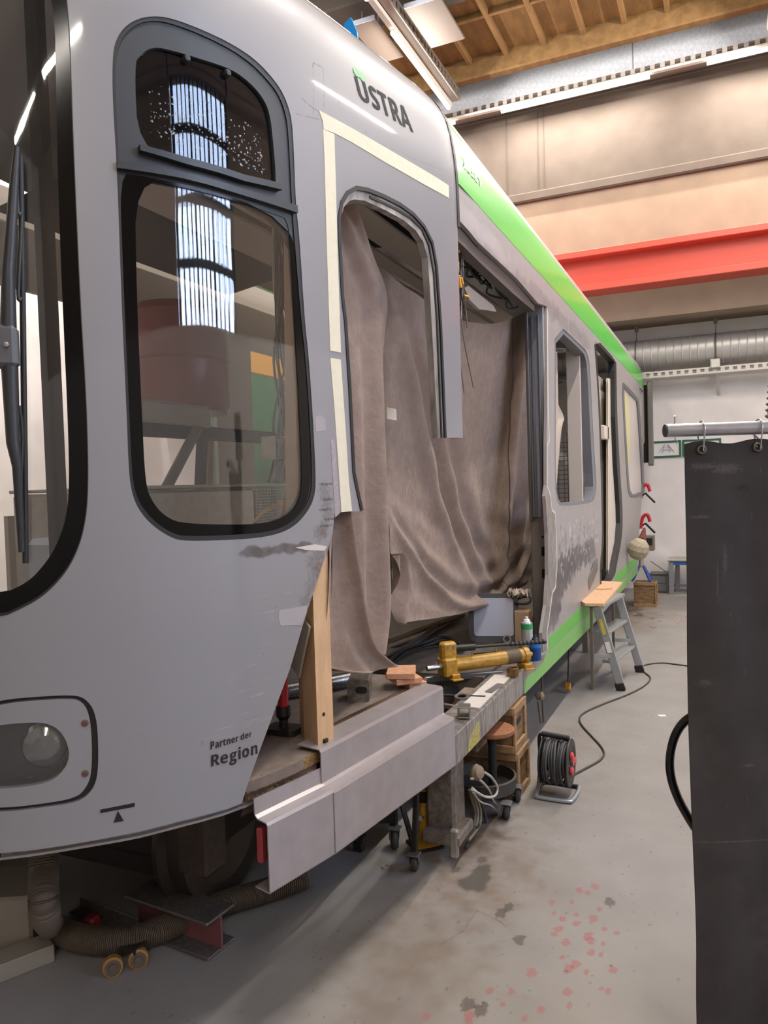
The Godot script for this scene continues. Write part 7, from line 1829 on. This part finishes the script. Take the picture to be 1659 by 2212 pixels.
	for i in 4:
		var a := 0.091 + i * 0.143
		var y := 1.666 + 0.012 * a
		var w: float = wave.call(a, y)
		put(mb().lathe([Vector2(0.0065, 0.003), Vector2(0.0075, 0.0045), Vector2(0.0115, 0.004), Vector2(0.0135, 0.0), Vector2(0.0135, -0.006)], cp.call(a, y, w + 0.002), front, 22), "eyelet", mat("eyelet", "6d6a66", 0.3, 0.8), sheet_node)
		var hook: Node3D = thing("curtain_ring", ["bright wire ring holding the black curtain nearest the rail's end", "second bright wire ring from the rail's end, by the ribbed hose", "third bright wire ring from the rail's end", "fourth bright wire ring from the rail's end"][i], "ring", cp.call(a, 1.7, 0.0), "wire rings on the curtain rail")
		var loop := []
		for q in [[y - 0.004, 0.012], [1.682, 0.017], [1.7, 0.021], [1.718, 0.022], [1.733, 0.013], [1.739, 0.0], [1.733, -0.014], [1.717, -0.022], [1.694, -0.016], [y, -0.008]]:
			loop.append(cp.call(a + 0.002 * sin(q[0] * 40.0), q[0], q[1]))
		put(mb().tube(curve(loop, 6), 0.002, 7), "wire", mat("bright wire", "c9ccd2", 0.2, 0.85), hook)
	# black cable loop showing beside the curtain
	var loop: Node3D = thing("cable_loop", "thick black cable loop bulging out behind the welding curtain's edge", "cable", Vector3(0.0, 0.5, -2.3))
	put(mb().tube(curve([Vector3(-0.015, 0.966, -2.300), Vector3(-0.088, 0.926, -2.300), Vector3(-0.122, 0.895, -2.300), Vector3(-0.144, 0.850, -2.300), Vector3(-0.155, 0.792, -2.300), Vector3(-0.152, 0.739, -2.300), Vector3(-0.138, 0.690, -2.300), Vector3(-0.117, 0.646, -2.300), Vector3(-0.081, 0.589, -2.300), Vector3(-0.022, 0.532, -2.300)]), 0.0125, 10), "cable", mat("shiny black", "121214", 0.18), loop)
	# ribbed hose at the right edge
	var rh: Node3D = thing("ribbed_hose", "pale ribbed hose above the curtain rail at the picture's right edge", "hose", Vector3(0.13, 1.7, -2.35))
	var line := [Vector2(0, 0)]
	for i in 14:
		line.append_array([Vector2(0.037, i * 0.016), Vector2(0.043, i * 0.016 + 0.004), Vector2(0.043, i * 0.016 + 0.007), Vector2(0.037, i * 0.016 + 0.011)])
	put(mb().lathe(line, Vector3(0.143, 1.746, -2.300), Vector3(0.1, 1, 0), 20), "hose", mat("pale hose", "8c8480", 0.6), rh)
	put(mb().tube(curve([Vector3(0.070, 1.704, -2.200), Vector3(0.083, 1.689, -2.200), Vector3(0.074, 1.675, -2.200)]), 0.003, 6), "wire_hook", steel, rh)
	put(mb().cyl(Vector3(0.143, 1.746, -2.300), Vector3(Vector3(0.143, 1.746, -2.300).x, 0.0, -2.3), 0.02, 10), "support", steel, rh)

	# radiant panels beside the lamp rail
	var pan := mat("radiant panel", "6d625a", 0.5)
	for d in [[Vector3(-2.88, 6.76, -8.28), Vector3(0.42, 0.025, 0.84), "pale radiant heater panel right of the lamp rail above the tram"], [Vector3(-3.6, 6.76, -8.3), Vector3(0.3, 0.025, 0.84), "pale radiant heater panel left of the lamp rail above the tram"]]:
		var o: Node3D = thing("heater_panel", d[2], "heater panel", d[0])
		put(mb().box(d[0], d[1], 0.004), "panel", pan, o)
		put(mb().box(d[0] + Vector3(0, 0.01, 0.42), Vector3(d[1].x, 0.05, 0.02), 0.004), "rim", mat("panel rim", "aab2c4", 0.4), o)
		for s in [-1, 1]:
			put(mb().cyl(d[0] + Vector3(0.1 * s, 0.0, 0.2), d[0] + Vector3(0.1 * s, 0.5, 0.2), 0.006, 6), "hanger", steel, o)
	# green and yellow machine casing seen through the cab
	var gm: Node3D = thing("machine_casing", "tall dark green machine casing with a yellow band seen through the cab window", "machine", Vector3(-5.7, 0, -9.0))
	put(mb().box(Vector3(-5.8, 2.35, -8.9), Vector3(0.6, 4.7, 1.5), 0.03), "casing", mat("machine green", "1a4a2c", 0.4), gm)
	put(mb().box(Vector3(-5.795, 3.33, -8.9), Vector3(0.62, 0.5, 1.52), 0.03), "yellow_band", mat("machine yellow", "946c24", 0.4), gm)
	var rc: Node3D = thing("red_column", "red steel column by the left wall seen through the cab", "column", Vector3(-7.0, 0, -10.0))
	put(mb().box(Vector3(-7.0, 2.2, -9.9), Vector3(0.03, 4.4, 0.3)).box(Vector3(-6.9, 2.2, -9.9), Vector3(0.2, 4.4, 0.04)).box(Vector3(-7.0, 2.2, -10.05), Vector3(0.24, 4.4, 0.03)), "column", mat("red beam", "c24a3b", 0.45), rc)
